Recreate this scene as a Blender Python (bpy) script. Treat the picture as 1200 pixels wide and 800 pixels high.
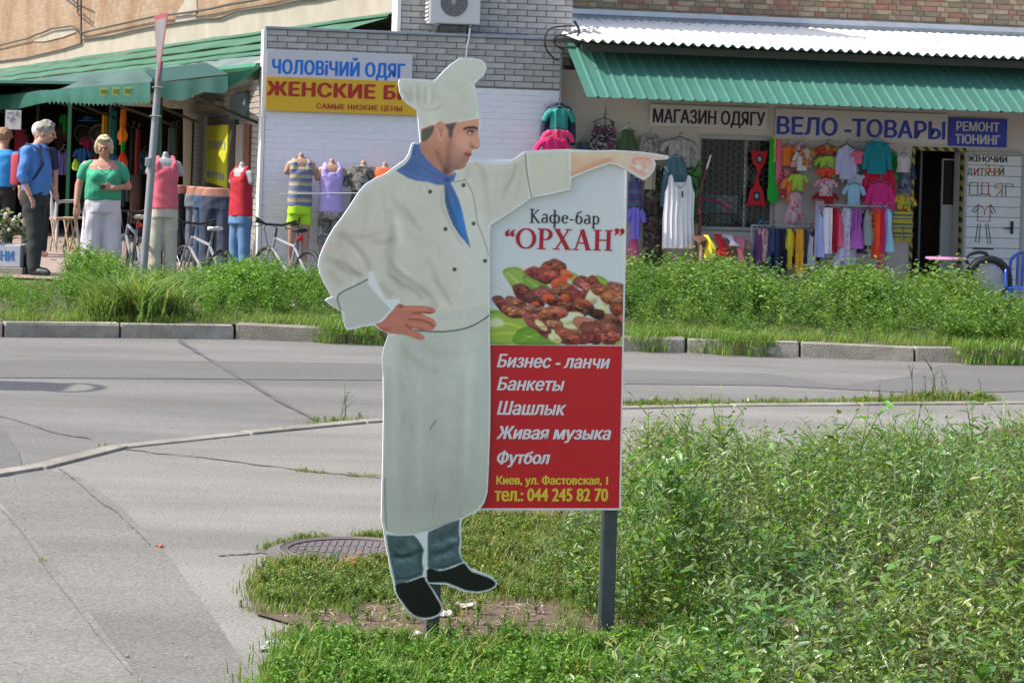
import bpy, bmesh, math, random
import numpy as np
from mathutils import Vector, Matrix
from mathutils.geometry import tessellate_polygon
random.seed(11)
rng = np.random.default_rng(11)
sc = bpy.context.scene
for o in list(bpy.data.objects):
    bpy.data.objects.remove(o)

# ------------------------------------------------------------------ camera, sky, sun, exposure
FL, EH, CX, CY, ROLL = 2800.0, 1.70, 600.0, 175.0, 0.031
cam = bpy.data.cameras.new('camera')
cam.sensor_fit = 'HORIZONTAL'; cam.sensor_width = 36.0
cam.lens = 36.0 * FL / 1200.0
cam.shift_x = 0.0
cam.shift_y = -(400.0 - CY) / 1200.0
cam.clip_start = 0.1; cam.clip_end = 1500
camo = bpy.data.objects.new('camera', cam); sc.collection.objects.link(camo)
camo.matrix_world = Matrix.Translation((0, 0, EH)) @ Matrix.Rotation(math.radians(90), 4, 'X') @ Matrix.Rotation(ROLL, 4, 'Z')
sc.camera = camo

SUN_AZ = math.radians(190.2)          # towards the sun: from the left, along the shop fronts
SUN_EL = math.radians(50)
sd = Vector((math.cos(SUN_AZ) * math.cos(SUN_EL), math.sin(SUN_AZ) * math.cos(SUN_EL), math.sin(SUN_EL)))
sun = bpy.data.lights.new('sun', 'SUN'); sun.energy = 3.75; sun.angle = math.radians(0.53); sun.color = (1.0, 0.945, 0.86)
suno = bpy.data.objects.new('sun', sun); sc.collection.objects.link(suno)
suno.rotation_euler = (-sd).to_track_quat('-Z', 'Y').to_euler()
suno.location = (0, 0, 30)
w = bpy.data.worlds.new('World'); sc.world = w; w.use_nodes = True
nt = w.node_tree; nt.nodes.clear()
sky = nt.nodes.new('ShaderNodeTexSky'); sky.sky_type = 'NISHITA'; sky.sun_disc = False
sky.sun_elevation = SUN_EL; sky.sun_rotation = math.atan2(sd.x, sd.y); sky.air_density = 1.0; sky.dust_density = 2.5; sky.ozone_density = 1.0
bg = nt.nodes.new('ShaderNodeBackground'); bg.inputs[1].default_value = 0.15
wo = nt.nodes.new('ShaderNodeOutputWorld')
nt.links.new(sky.outputs[0], bg.inputs[0]); nt.links.new(bg.outputs[0], wo.inputs[0])
vs = sc.view_settings; vs.view_transform = 'Standard'; vs.look = 'None'; vs.exposure = 0.62; vs.gamma = 1.0
vs.use_curve_mapping = False

# ------------------------------------------------------------------ helpers
COL = sc.collection
CR, SR = math.cos(ROLL), math.sin(ROLL)
def ray(px, py):
    dx = px - CX; dy = py - CY
    return (dx * CR + dy * SR) / FL, (dx * SR - dy * CR) / FL
def at(px, py, Y):
    a, b = ray(px, py); return Vector((a * Y, Y, EH + b * Y))
def gnd(px, py, z=0.0):
    a, b = ray(px, py); Y = (z - EH) / b
    return Vector((a * Y, Y, z))
def srgb(r, g, b):
    f = lambda c: (c / 255.0) / 12.92 if c / 255.0 <= 0.04045 else ((c / 255.0 + 0.055) / 1.055) ** 2.4
    return (f(r), f(g), f(b))

class Frame:
    """upright plane: local x along it, local y into it (away from the viewer), local z up"""
    def __init__(s, O, th):
        s.O = Vector(O); s.th = th
        s.u = Vector((math.cos(th), math.sin(th), 0)); s.v = Vector((-math.sin(th), math.cos(th), 0))
    def hit(s, px, py, y=0.0):
        a, b = ray(px, py)
        k = s.v.x * s.O.x + s.v.y * s.O.y + y
        Y = k / (s.v.x * a + s.v.y)
        X = a * Y; Z = EH + b * Y
        return ((X - s.O.x) * s.u.x + (Y - s.O.y) * s.u.y, Z - s.O.z)
    def w(s, x, y, z):
        return s.O + s.u * x + s.v * y + Vector((0, 0, z))
    def rect(s, x0, y0, x1, y1, y=0.0):
        xm, ym = (x0 + x1) / 2, (y0 + y1) / 2
        return s.hit(x0, ym, y)[0], s.hit(x1, ym, y)[0], s.hit(xm, y1, y)[1], s.hit(xm, y0, y)[1]
    def sub(s, x, y, z):
        return Frame(s.w(x, y, z), s.th)

MATS = {}
def mat(name, col, rough=0.7, var=0.12, scale=6.0, bump=0.0, metal=0.0, col2=None, trans=0.0, spec=0.5, detail=6, rnd=0.0, stretch=None, bscale=None):
    if name in MATS: return MATS[name]
    m = bpy.data.materials.new(name); m.use_nodes = True; n = m.node_tree; L = n.links
    b = n.nodes['Principled BSDF']; b.inputs['Roughness'].default_value = rough; b.inputs['Metallic'].default_value = metal
    b.inputs['Specular IOR Level'].default_value = spec
    tc = n.nodes.new('ShaderNodeTexCoord'); src = tc.outputs['Object']
    if stretch:
        mp = n.nodes.new('ShaderNodeMapping'); mp.inputs['Scale'].default_value = stretch; L.new(src, mp.inputs[0]); src = mp.outputs[0]
    nz = n.nodes.new('ShaderNodeTexNoise'); nz.inputs['Scale'].default_value = scale; nz.inputs['Detail'].default_value = detail; nz.inputs['Roughness'].default_value = 0.65
    L.new(src, nz.inputs['Vector'])
    mx = n.nodes.new('ShaderNodeMix'); mx.data_type = 'RGBA'
    c1 = tuple(c * (1 - var) for c in col); c2 = col2 if col2 else tuple(min(1, c * (1 + var)) for c in col)
    if col2: c1 = col
    mx.inputs[6].default_value = (*c1, 1); mx.inputs[7].default_value = (*c2, 1)
    rp = n.nodes.new('ShaderNodeMapRange'); rp.inputs[1].default_value = 0.3; rp.inputs[2].default_value = 0.7
    L.new(nz.outputs[0], rp.inputs[0]); L.new(rp.outputs[0], mx.inputs[0])
    out = mx.outputs[2]
    if rnd > 0:
        oi = n.nodes.new('ShaderNodeObjectInfo'); hs = n.nodes.new('ShaderNodeHueSaturation')
        r2 = n.nodes.new('ShaderNodeMapRange'); r2.inputs[3].default_value = 1 - rnd; r2.inputs[4].default_value = 1 + rnd
        L.new(oi.outputs['Random'], r2.inputs[0]); L.new(r2.outputs[0], hs.inputs['Value']); L.new(out, hs.inputs['Color']); out = hs.outputs[0]
    L.new(out, b.inputs['Base Color'])
    if bump > 0:
        nb = n.nodes.new('ShaderNodeTexNoise'); nb.inputs['Scale'].default_value = bscale or scale * 6; nb.inputs['Detail'].default_value = 4
        L.new(src, nb.inputs['Vector'])
        bp = n.nodes.new('ShaderNodeBump'); bp.inputs['Strength'].default_value = min(1, bump); bp.inputs['Distance'].default_value = 0.01
        L.new(nb.outputs[0], bp.inputs['Height']); L.new(bp.outputs[0], b.inputs['Normal'])
    if trans > 0:
        tr = n.nodes.new('ShaderNodeBsdfTranslucent'); L.new(out, tr.inputs[0]); ms = n.nodes.new('ShaderNodeMixShader')
        ms.inputs[0].default_value = trans; o = n.nodes['Material Output']
        L.new(b.outputs[0], ms.inputs[1]); L.new(tr.outputs[0], ms.inputs[2]); L.new(ms.outputs[0], o.inputs[0])
    MATS[name] = m; return m
def attr_mat(name, rough=0.6, spec=0.4, trans=0.0, tint=None):
    if name in MATS: return MATS[name]
    m = bpy.data.materials.new(name); m.use_nodes = True; n = m.node_tree; L = n.links
    b = n.nodes['Principled BSDF']; b.inputs['Roughness'].default_value = rough; b.inputs['Specular IOR Level'].default_value = spec
    a = n.nodes.new('ShaderNodeVertexColor'); a.layer_name = 'Col'; L.new(a.outputs[0], b.inputs['Base Color'])
    if trans > 0:
        tr = n.nodes.new('ShaderNodeBsdfTranslucent'); ms = n.nodes.new('ShaderNodeMixShader'); ms.inputs[0].default_value = trans
        if tint:
            mm = n.nodes.new('ShaderNodeMix'); mm.data_type = 'RGBA'; mm.blend_type = 'MULTIPLY'; mm.inputs[0].default_value = 1; mm.inputs[7].default_value = (*tint, 1)
            L.new(a.outputs[0], mm.inputs[6]); L.new(mm.outputs[2], tr.inputs[0])
        else: L.new(a.outputs[0], tr.inputs[0])
        L.new(b.outputs[0], ms.inputs[1]); L.new(tr.outputs[0], ms.inputs[2]); L.new(ms.outputs[0], n.nodes['Material Output'].inputs[0])
    MATS[name] = m; return m

def link(name, me, parent=None, loc=None):
    o = bpy.data.objects.new(name, me); COL.objects.link(o)
    if parent: o.parent = parent
    if loc is not None: o.location = loc
    return o
def tag(o, label=None, cat=None, group=None, kind=None):
    if label: o['label'] = label
    if cat: o['category'] = cat
    if group: o['group'] = group
    if kind: o['kind'] = kind
    return o
def thing(name, label, cat, fr=None, p=(0, 0, 0), group=None, rot=None):
    """Empty at the thing's base; p is local to the frame (or world when fr is None)"""
    o = bpy.data.objects.new(name, None); COL.objects.link(o); o.empty_display_size = 0.1
    if fr: o.location = fr.w(*p); o.rotation_euler = (0, 0, fr.th + (rot or 0))
    else: o.location = Vector(p); o.rotation_euler = (0, 0, rot or 0)
    return tag(o, label, cat, group)

class MB:
    def __init__(s): s.v = []; s.f = []; s.mi = []; s.m = 0
    def add(s, vs, fs):
        n = len(s.v); s.v += [tuple(v) for v in vs]; s.f += [tuple(i + n for i in f) for f in fs]; s.mi += [s.m] * len(fs); return s
    def box(s, x0, x1, y0, y1, z0, z1):
        return s.add([(x0,y0,z0),(x1,y0,z0),(x1,y1,z0),(x0,y1,z0),(x0,y0,z1),(x1,y0,z1),(x1,y1,z1),(x0,y1,z1)],
                     [(0,3,2,1),(4,5,6,7),(0,1,5,4),(1,2,6,5),(2,3,7,6),(3,0,4,7)])
    def bbox(s, x0, x1, y0, y1, z0, z1, b=0.005):
        vs, fs = bev_box(x0, x1, y0, y1, z0, z1, b); return s.add(vs, fs)
    def prism(s, poly, y0, y1):
        """polygon in x,z extruded along y"""
        n = len(poly); area = sum(poly[i][0] * poly[(i+1) % n][1] - poly[(i+1) % n][0] * poly[i][1] for i in range(n))
        if area < 0: poly = poly[::-1]
        vs = [(x, y0, z) for x, z in poly] + [(x, y1, z) for x, z in poly]
        fs = [tuple(range(n)), tuple(range(2*n-1, n-1, -1))] + [(i, n+i, n+(i+1) % n, (i+1) % n) for i in range(n)]
        return s.add(vs, fs)
    def slab(s, poly, z0, z1):
        """polygon in x,y extruded along z"""
        n = len(poly); area = sum(poly[i][0] * poly[(i+1) % n][1] - poly[(i+1) % n][0] * poly[i][1] for i in range(n))
        if area < 0: poly = poly[::-1]
        vs = [(x, y, z0) for x, y in poly] + [(x, y, z1) for x, y in poly]
        fs = [tuple(range(n-1, -1, -1)), tuple(range(n, 2*n))] + [(i, (i+1) % n, n+(i+1) % n, n+i) for i in range(n)]
        return s.add(vs, fs)
    def tube(s, pts, r, n=8, closed=False):
        P = [Vector(p) for p in pts]; rs = r if isinstance(r, (list, tuple)) else [r] * len(P)
        vs = []; N = len(P); prev = None
        for i, p in enumerate(P):
            a = P[i-1] if (i > 0 or closed) else P[i]; b = P[(i+1) % N] if (i < N-1 or closed) else P[i]
            t = (b - a).normalized() if (b - a).length > 1e-9 else Vector((0,0,1))
            if prev is None:
                h = Vector((0,0,1)) if abs(t.z) < 0.9 else Vector((1,0,0)); x = t.cross(h).normalized()
            else:
                x = prev - t * prev.dot(t); x = x.normalized() if x.length > 1e-6 else t.orthogonal().normalized()
            prev = x; y = t.cross(x)
            for k in range(n):
                a_ = 2*math.pi*k/n; vs.append(p + (x*math.cos(a_) + y*math.sin(a_)) * rs[i])
        fs = []
        for i in range(N if closed else N-1):
            for k in range(n):
                a_ = i*n; b_ = ((i+1) % N)*n; fs.append((a_+k, a_+(k+1) % n, b_+(k+1) % n, b_+k))
        if not closed: fs.append(tuple(range(n-1, -1, -1))); fs.append(tuple((N-1)*n+k for k in range(n)))
        return s.add(vs, fs)
    def loft(s, rings, caps=True):
        n = len(rings[0]); vs = [p for r in rings for p in r]; fs = []
        for i in range(len(rings)-1):
            for k in range(n): fs.append((i*n+k, i*n+(k+1) % n, (i+1)*n+(k+1) % n, (i+1)*n+k))
        if caps: fs.append(tuple(range(n-1, -1, -1))); fs.append(tuple((len(rings)-1)*n+k for k in range(n)))
        return s.add(vs, fs)
    def lathe(s, prof, c=(0,0,0), axis='z', n=16, sx=1.0, sy=1.0):
        rings = []
        for r, h in prof:
            ring = []
            for k in range(n):
                a = 2*math.pi*k/n; p = (r*math.cos(a)*sx, r*math.sin(a)*sy, h)
                if axis == 'y': p = (p[0], h, -p[1])
                if axis == 'x': p = (h, p[0], p[1])
                ring.append((c[0]+p[0], c[1]+p[1], c[2]+p[2]))
            rings.append(ring)
        return s.loft(rings)
    def me(s, name, m=None, smooth=False):
        me = bpy.data.meshes.new(name); me.from_pydata(s.v, [], s.f)
        for x in (m if isinstance(m, (list, tuple)) else [m]):
            if x: me.materials.append(x)
        if isinstance(m, (list, tuple)): me.polygons.foreach_set('material_index', s.mi)
        if smooth:
            me.polygons.foreach_set('use_smooth', [True]*len(me.polygons))
            try: me.set_sharp_from_angle(angle=math.radians(40))
            except Exception: pass
        me.update(); return me
    def build(s, name, m, parent=None, smooth=False, loc=None):
        return link(name, s.me(name, m, smooth), parent, loc)

def bev_box(x0, x1, y0, y1, z0, z1, b):
    bm = bmesh.new(); bmesh.ops.create_cube(bm, size=1.0)
    for v in bm.verts:
        v.co = Vector((x0 + (v.co.x+.5)*(x1-x0), y0 + (v.co.y+.5)*(y1-y0), z0 + (v.co.z+.5)*(z1-z0)))
    bmesh.ops.bevel(bm, geom=bm.edges[:], offset=min(b, abs(x1-x0)*.45, abs(y1-y0)*.45, abs(z1-z0)*.45), segments=2, affect='EDGES', profile=0.6)
    bm.verts.index_update(); vs = [v.co[:] for v in bm.verts]; fs = [tuple(v.index for v in f.verts) for f in bm.faces]; bm.free(); return vs, fs

def catmull(P, k=6, closed=True):
    P = np.array(P, float); n = len(P); out = []
    rngi = range(n) if closed else range(n-1)
    for i in rngi:
        if closed: p0, p1, p2, p3 = P[i-1], P[i], P[(i+1) % n], P[(i+2) % n]
        else: p0, p1, p2, p3 = P[max(i-1, 0)], P[i], P[i+1], P[min(i+2, n-1)]
        for j in range(k):
            t = j/k; out.append(0.5*((2*p1)+(-p0+p2)*t+(2*p0-5*p1+4*p2-p3)*t*t+(-p0+3*p1-3*p2+p3)*t**3))
    if not closed: out.append(P[-1])
    return np.array(out)

def count_loops(body, sp_):
    cu = bpy.data.curves.new('t', 'FONT'); cu.body = body; cu.space_character = sp_; cu.resolution_u = 3; cu.fill_mode = 'NONE'
    o = bpy.data.objects.new('t', cu); COL.objects.link(o); me = o.evaluated_get(bpy.context.evaluated_depsgraph_get()).to_mesh(); n = len(me.vertices)
    bpy.data.objects.remove(o); bpy.data.curves.remove(cu); return n
def text_mb(s, x0, x1, z0, z1, y=-0.002, bold=0.0, shear=0.0, thick=0.0, space=1.0, mb=None, skew=0.0):
    """lettering of the built-in face fitted into a rectangle of the local x-z plane"""
    cu = bpy.data.curves.new('t', 'FONT'); cu.body = s; cu.body = s.replace('ы', 'Ы'); cu.shear = shear; cu.space_character = space
    cu.resolution_u = 3; cu.fill_mode = 'NONE'
    o = bpy.data.objects.new('t', cu); COL.objects.link(o)
    dg = bpy.context.evaluated_depsgraph_get(); me = o.evaluated_get(dg).to_mesh()
    V = np.array([v.co[:] for v in me.vertices]); nxt = {}
    for e in me.edges: p, q = e.vertices; nxt.setdefault(p, []).append(q); nxt.setdefault(q, []).append(p)
    o.evaluated_get(dg).to_mesh_clear(); bpy.data.objects.remove(o); bpy.data.curves.remove(cu)
    for ci in [i for i, c_ in enumerate(s) if c_ == 'ы']:      # the built-in face has a damaged small ы: a lowered capital stands in
        b2 = s.replace('ы', 'Ы'); n0, n1 = count_loops(b2[:ci], space) if ci else 0, count_loops(b2[:ci+1], space); g_ = slice(n0, n1)
        sx_ = V[g_, 0]-shear*V[g_, 1]; xm_, wd_ = sx_.min(), sx_.max()-sx_.min(); ny_ = V[g_, 1]*.745; V[g_, 0] = xm_+(sx_-xm_)*.82+shear*ny_; V[g_, 1] = ny_; V[n1:, 0] -= wd_*.18
    seen = set(); loops = []
    for st in range(len(V)):
        if st in seen or st not in nxt: continue
        L_ = [st]; seen.add(st); cur = min(nxt[st])
        while cur not in seen: L_.append(cur); seen.add(cur); c2 = [k for k in nxt[cur] if k not in seen]; cur = c2[0] if c2 else st
        if len(L_) > 2: loops.append(L_)
    ar = [sum(V[L_[i-1]][0]*V[L_[i]][1]-V[L_[i]][0]*V[L_[i-1]][1] for i in range(len(L_))) for L_ in loops]
    Fs = []; off_ = np.zeros(len(V))
    def inn(p, L_):
        r = False
        for i in range(len(L_)):
            x1, y1 = V[L_[i-1]][:2]; x2, y2 = V[L_[i]][:2]
            if (y1 > p[1]) != (y2 > p[1]) and p[0] < (x2-x1)*(p[1]-y1)/(y2-y1)+x1: r = not r
        return r
    outs = []; hol = {}
    for i, L_ in enumerate(loops):
        c_ = [k for k in range(len(loops)) if k != i and abs(ar[k]) > abs(ar[i]) and sum(inn(V[v], loops[k]) for v in L_) >= .97*len(L_)]
        k = min(c_, key=lambda q: abs(ar[q])) if c_ else None
        if k is not None and ar[k]*ar[i] < 0: hol.setdefault(k, []).append(i)
        else: outs.append(i)
    holes = {i: hol.get(i, []) for i in outs}
    for n_, i in enumerate(outs):
        ids = loops[i]+[v for h_ in holes[i] for v in loops[h_]]
        tess = tessellate_polygon([[Vector((V[v][0], V[v][1], 0)) for v in loops[k]] for k in [i]+holes[i]])
        for t3 in tess:
            f = [ids[k] for k in t3]; A_ = (V[f[1]][0]-V[f[0]][0])*(V[f[2]][1]-V[f[0]][1])-(V[f[2]][0]-V[f[0]][0])*(V[f[1]][1]-V[f[0]][1]); Fs.append(tuple(f if A_ > 0 else f[::-1]))
        for v in ids: off_[v] = -.00001*(n_ % 3)
    a, b = V.min(0), V.max(0)
    X = x0 + (V[:, 0]-a[0])/(b[0]-a[0])*(x1-x0); Z = z0 + (V[:, 1]-a[1])/(b[1]-a[1])*(z1-z0)
    Z = Z + skew*(X - x0)
    Yv = y+off_
    mb = mb or MB(); h = (z1-z0)*bold
    offs = [(0, 0)] if not bold else [(-h, 0), (-h*.35, -h*.4), (h*.35, h*.4), (h, 0), (0, h*.0)]
    for q, (dx, dz) in enumerate(offs): mb.add([(X[i]+dx, Yv[i]-.00004*q, Z[i]+dz) for i in range(len(X))], Fs)
    return mb

def fast_mesh(name, V, Fq, cols=None, m=None, smooth=False):
    """V (n,3), Fq (k,3) or (k,4) arrays"""
    me = bpy.data.meshes.new(name); V = np.asarray(V, np.float32); Fq = np.asarray(Fq, np.int32); k = Fq.shape[1]
    me.vertices.add(len(V)); me.vertices.foreach_set('co', V.ravel())
    me.loops.add(Fq.size); me.loops.foreach_set('vertex_index', Fq.ravel())
    me.polygons.add(len(Fq)); me.polygons.foreach_set('loop_start', np.arange(0, Fq.size, k, dtype=np.int32))
    if smooth: me.polygons.foreach_set('use_smooth', np.ones(len(Fq), bool))
    me.update(calc_edges=True)
    if cols is not None:
        a = me.color_attributes.new('Col', 'FLOAT_COLOR', 'POINT'); c = np.ones((len(V), 4), np.float32); c[:, :3] = cols; a.data.foreach_set('color', c.ravel())
    if m: me.materials.append(m)
    return me
# ------------------------------------------------------------------ the setting: ground, road, pavement, kerbs
def asphalt(name, c1, c2, spk=0.5, fine=90.0, seed=0.0):
    m = bpy.data.materials.new(name); m.use_nodes = True; n = m.node_tree; L = n.links
    b = n.nodes['Principled BSDF']; b.inputs['Roughness'].default_value = 0.88; b.inputs['Specular IOR Level'].default_value = 0.3
    tc = n.nodes.new('ShaderNodeTexCoord'); mp = n.nodes.new('ShaderNodeMapping'); mp.inputs['Location'].default_value = (seed, seed, 0)
    L.new(tc.outputs['Object'], mp.inputs[0])
    def noise(sc_, d, st=None):
        z = n.nodes.new('ShaderNodeTexNoise'); z.inputs['Scale'].default_value = sc_; z.inputs['Detail'].default_value = d; z.inputs['Roughness'].default_value = 0.6
        if st:
            q = n.nodes.new('ShaderNodeMapping'); q.inputs['Scale'].default_value = st; L.new(mp.outputs[0], q.inputs[0]); L.new(q.outputs[0], z.inputs[0])
        else: L.new(mp.outputs[0], z.inputs[0])
        return z.outputs[0]
    big = noise(0.7, 5, (0.5, 1.6, 1)); fin = noise(fine, 2); grit = n.nodes.new('ShaderNodeTexVoronoi'); grit.inputs['Scale'].default_value = 70
    L.new(mp.outputs[0], grit.inputs[0])
    r1 = n.nodes.new('ShaderNodeMapRange'); r1.inputs[1].default_value = 0.32; r1.inputs[2].default_value = 0.68; L.new(big, r1.inputs[0])
    mx = n.nodes.new('ShaderNodeMix'); mx.data_type = 'RGBA'; mx.inputs[6].default_value = (*c1, 1); mx.inputs[7].default_value = (*c2, 1); L.new(r1.outputs[0], mx.inputs[0])
    r2 = n.nodes.new('ShaderNodeMapRange'); r2.inputs[1].default_value = 0.3; r2.inputs[2].default_value = 0.7; r2.inputs[3].default_value = 1-spk*.55; r2.inputs[4].default_value = 1+spk*.55; L.new(fin, r2.inputs[0])
    hs = n.nodes.new('ShaderNodeHueSaturation'); L.new(mx.outputs[2], hs.inputs['Color']); L.new(r2.outputs[0], hs.inputs['Value'])
    # pale chips of stone in the worn surface
    r3 = n.nodes.new('ShaderNodeMapRange'); r3.inputs[1].default_value = 0.06; r3.inputs[2].default_value = 0.1; r3.inputs[3].default_value = 0.55; r3.inputs[4].default_value = 0; L.new(grit.outputs['Distance'], r3.inputs[0])
    vc = n.nodes.new('ShaderNodeMath'); vc.operation = 'GREATER_THAN'; vc.inputs[1].default_value = 0.55
    sp = n.nodes.new('ShaderNodeSeparateColor'); L.new(grit.outputs['Color'], sp.inputs[0]); L.new(sp.outputs[0], vc.inputs[0])
    mu = n.nodes.new('ShaderNodeMath'); mu.operation = 'MULTIPLY'; L.new(r3.outputs[0], mu.inputs[0]); L.new(vc.outputs[0], mu.inputs[1])
    m2 = n.nodes.new('ShaderNodeMix'); m2.data_type = 'RGBA'; m2.inputs[7].default_value = (0.5, 0.48, 0.45, 1); L.new(mu.outputs[0], m2.inputs[0]); L.new(hs.outputs[0], m2.inputs[6])
    L.new(m2.outputs[2], b.inputs['Base Color'])
    bp = n.nodes.new('ShaderNodeBump'); bp.inputs['Strength'].default_value = 0.5; bp.inputs['Distance'].default_value = 0.006; L.new(fin, bp.inputs['Height']); L.new(bp.outputs[0], b.inputs['Normal'])
    return m
M_road = asphalt('worn_asphalt', (0.145, 0.138, 0.129), (0.215, 0.206, 0.192), 0.45)
M_road2 = asphalt('patched_asphalt', (0.130, 0.124, 0.120), (0.162, 0.155, 0.148), 0.35, seed=5)
M_walk = asphalt('pavement_asphalt', (0.180, 0.170, 0.152), (0.270, 0.256, 0.230), 0.5, 70, seed=9)
M_walk2 = asphalt('pavement_asphalt_dark', (0.160, 0.152, 0.139), (0.222, 0.212, 0.193), 0.5, 70, seed=19)
M_soil = mat('dry_soil', (0.085, 0.055, 0.036), 0.95, scale=7, col2=(0.19, 0.128, 0.092), bump=0.8, bscale=60)
M_verge = mat('verge_earth', (0.06, 0.07, 0.03), 0.95, scale=1.6, col2=(0.14, 0.12, 0.07), bump=0.6, bscale=30)
M_kerb = mat('kerb_concrete', (0.19, 0.17, 0.14), 0.9, scale=5, col2=(0.36, 0.33, 0.28), bump=0.7, bscale=60, rnd=0.16)
M_pave = mat('shop_paving', (0.27, 0.20, 0.165), 0.9, scale=3, col2=(0.36, 0.285, 0.235), bump=0.3)
M_dark = mat('deep_crack', (0.135, 0.126, 0.112), 0.95)
M_road_line = mat('dark_road_line', (0.115, 0.110, 0.105), 0.9, .2, scale=3)

def sheet(name, polys, m, z):
    mb = MB()
    for P in polys: 
        n = len(P); a = sum(P[i][0]*P[(i+1)%n][1]-P[(i+1)%n][0]*P[i][1] for i in range(n))
        if a < 0: P = P[::-1]
        mb.add([(x, y, z) for x, y in P], [tuple(range(n))])
    return tag(mb.build(name, m), kind='structure')
def g2(px, py, z=0.0): v = gnd(px, py, z); return (v.x, v.y)

tag(MB().box(-600, 600, -200, 1000, -1.2, -0.55).build('ground', M_verge), kind='structure')
# far kerb line (foot of the kerb on the road), left to right
kl = [gnd(*p) for p in [(-420, 382), (-200, 387), (0, 391), (150, 392), (300, 394), (450, 400), (600, 404), (735, 407), (900, 413), (1000, 417), (1120, 421), (1260, 424), (1420, 421), (1700, 410)]]
KL = [Vector(p) for p in catmull([v[:] for v in kl], 8, False)]
def kerb_y(x):
    return float(np.interp(x, [p.x for p in KL], [p.y for p in KL]))
# near edge of the road (edging line beside the pavement)
el = [(-500, 640), (-200, 588), (20, 553), (60, 545), (130, 526), (200, 518), (330, 504), (450, 493), (600, 484), (735, 478), (900, 475), (1050, 474), (1160, 473), (1400, 470), (1800, 464)]
EL = [Vector((*g2(*p), 0)) for p in el]
sheet('road', [[(-60, -20), (60, -20), (60, 31), (-60, 31)]], M_road, -0.03)
# a newer strip of asphalt along the far side and on the left
st = [g2(x, y, -.03) for x, y in [(-300, 420), (0, 422), (300, 424), (520, 428), (740, 434), (900, 438), (985, 452), (1060, 442), (1100, 428), (1300, 430), (1300, 455), (1100, 462), (900, 452), (700, 450), (450, 446), (200, 444), (0, 443), (-300, 441)]]
sheet('road_patch', [st], M_road2, -0.026)
sheet('road_patch', [[g2(x, y, -.03) for x, y in [(-300, 470), (-60, 482), (5, 505), (22, 530), (26, 548), (10, 560), (-300, 640)]]], M_road2, -0.0262)
# pavement on the near side: big sheet with the edge along EL
wp = [(v.x, v.y) for v in EL] + [(40, 12), (40, -15), (-40, -15), (-40, 4)]
sheet('pavement', [wp], M_walk, 0.0)
lw = [g2(*p) for p in [(-500, 660), (-200, 600), (-20, 566), (50, 549), (95, 560), (145, 597), (200, 655), (260, 740), (330, 850), (420, 1010), (520, 1300)]] + [(-3, 2), (-30, 2)]
sheet('pavement_patch', [lw], M_walk2, 0.0035)
lw = [g2(*p) for p in [(-500, 560), (-60, 575), (0, 590), (30, 622), (70, 672), (120, 740), (165, 800), (260, 930), (400, 1150)]] + [(-3, 2), (-30, 2)]
sheet('pavement_patch', [lw], asphalt('pavement_asphalt_old', (0.168, 0.160, 0.145), (0.238, 0.227, 0.205), 0.5, 70, seed=33), 0.0075)
# cracks in the pavement (flat strips in a darker colour)
def crack(pts, wpx, z, m, name='pavement_crack', jit=1.2):
    P = catmull(pts, 7, False); L_, R_ = [], []
    for i, p in enumerate(P):
        d = P[min(i+1, len(P)-1)] - P[max(i-1, 0)]; d = d/(np.hypot(*d)+1e-9); nrm = np.array([-d[1], d[0]])
        j = random.uniform(-jit, jit)*.5; ww = wpx*random.uniform(.35, 1.2)*.5; ww = ww if 0 < i < len(P)-1 else .1
        c = p + nrm*j; L_.append(g2(*(c+nrm*ww))); R_.append(g2(*(c-nrm*ww)))
    mb = MB(); n = len(L_)
    mb.add([(x, y, z) for x, y in L_] + [(x, y, z) for x, y in R_], [(i, n+i, n+i+1, i+1) for i in range(n-1)])
    o = mb.build(name, m); tag(o, kind='structure'); return o
crack([(145, 526), (175, 530), (250, 538), (330, 548), (380, 554), (446, 560)], 1.1, 0.004, M_dark)
crack([(66, 549), (82, 560), (103, 578), (120, 592), (135, 601), (147, 613), (160, 625), (175, 640)], 1.1, 0.0120, M_dark)
crack([(0, 598), (28, 630), (55, 672), (82, 706), (112, 745), (140, 778), (162, 802)], 1.3, 0.0130, M_dark)
crack([(255, 651), (280, 650), (308, 648), (330, 655)], 1.5, 0.004, M_dark)
crack([(208, 394), (240, 414), (285, 440), (330, 466), (372, 488)], 4.2, -0.0215, M_road_line, 'dark_road_line', .8)  # darker diagonal line laid on the road
crack([(-300, 455), (-100, 470), (0, 483), (60, 500), (110, 509)], 1.0, -0.020, M_dark, 'road_crack')
M_sand = mat('dusty_sand', (0.25, 0.235, 0.21), 0.95, scale=20, col2=(0.29, 0.27, 0.245), bump=.4)

# kerb stones of the far side, one by one
kerb = tag(bpy.data.objects.new('kerb', None), kind='structure'); COL.objects.link(kerb)
acc = 0.0; pts = KL; i = 0
def walk(pts, step):
    out = [pts[0].copy()]; need = step; cur = pts[0].copy(); k = 1
    while k < len(pts):
        d = (pts[k]-cur).length
        if d >= need: cur = cur.lerp(pts[k], need/d); out.append(cur.copy()); need = step
        else: need -= d; cur = pts[k].copy(); k += 1
    return out
stones = walk([p for p in KL if p.x > -9], 0.99)
kmeshes = []
for v_ in range(5):
    vs_, fs_ = bev_box(-.487, .487, 0, .15, 0, .16, .016)
    vs_ = [(x+random.uniform(-.003, .003), y+random.uniform(-.004, .004), z+random.uniform(-.006, .006)) for x, y, z in vs_]
    mb = MB(); mb.add(vs_, fs_); kmeshes.append(mb.me('kerb_stone', M_kerb))
for k in range(len(stones)-1):
    a, b = stones[k], stones[k+1]; m_ = (a+b)/2; d = b-a
    o = link('kerb_stone', kmeshes[k % 5], kerb, (m_.x, m_.y, -0.062 + random.uniform(-.010, .008)))
    o.rotation_euler = (random.uniform(-.03, .02), random.uniform(-.010, .010), math.atan2(d.y, d.x)+random.uniform(-.015, .015))
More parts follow.
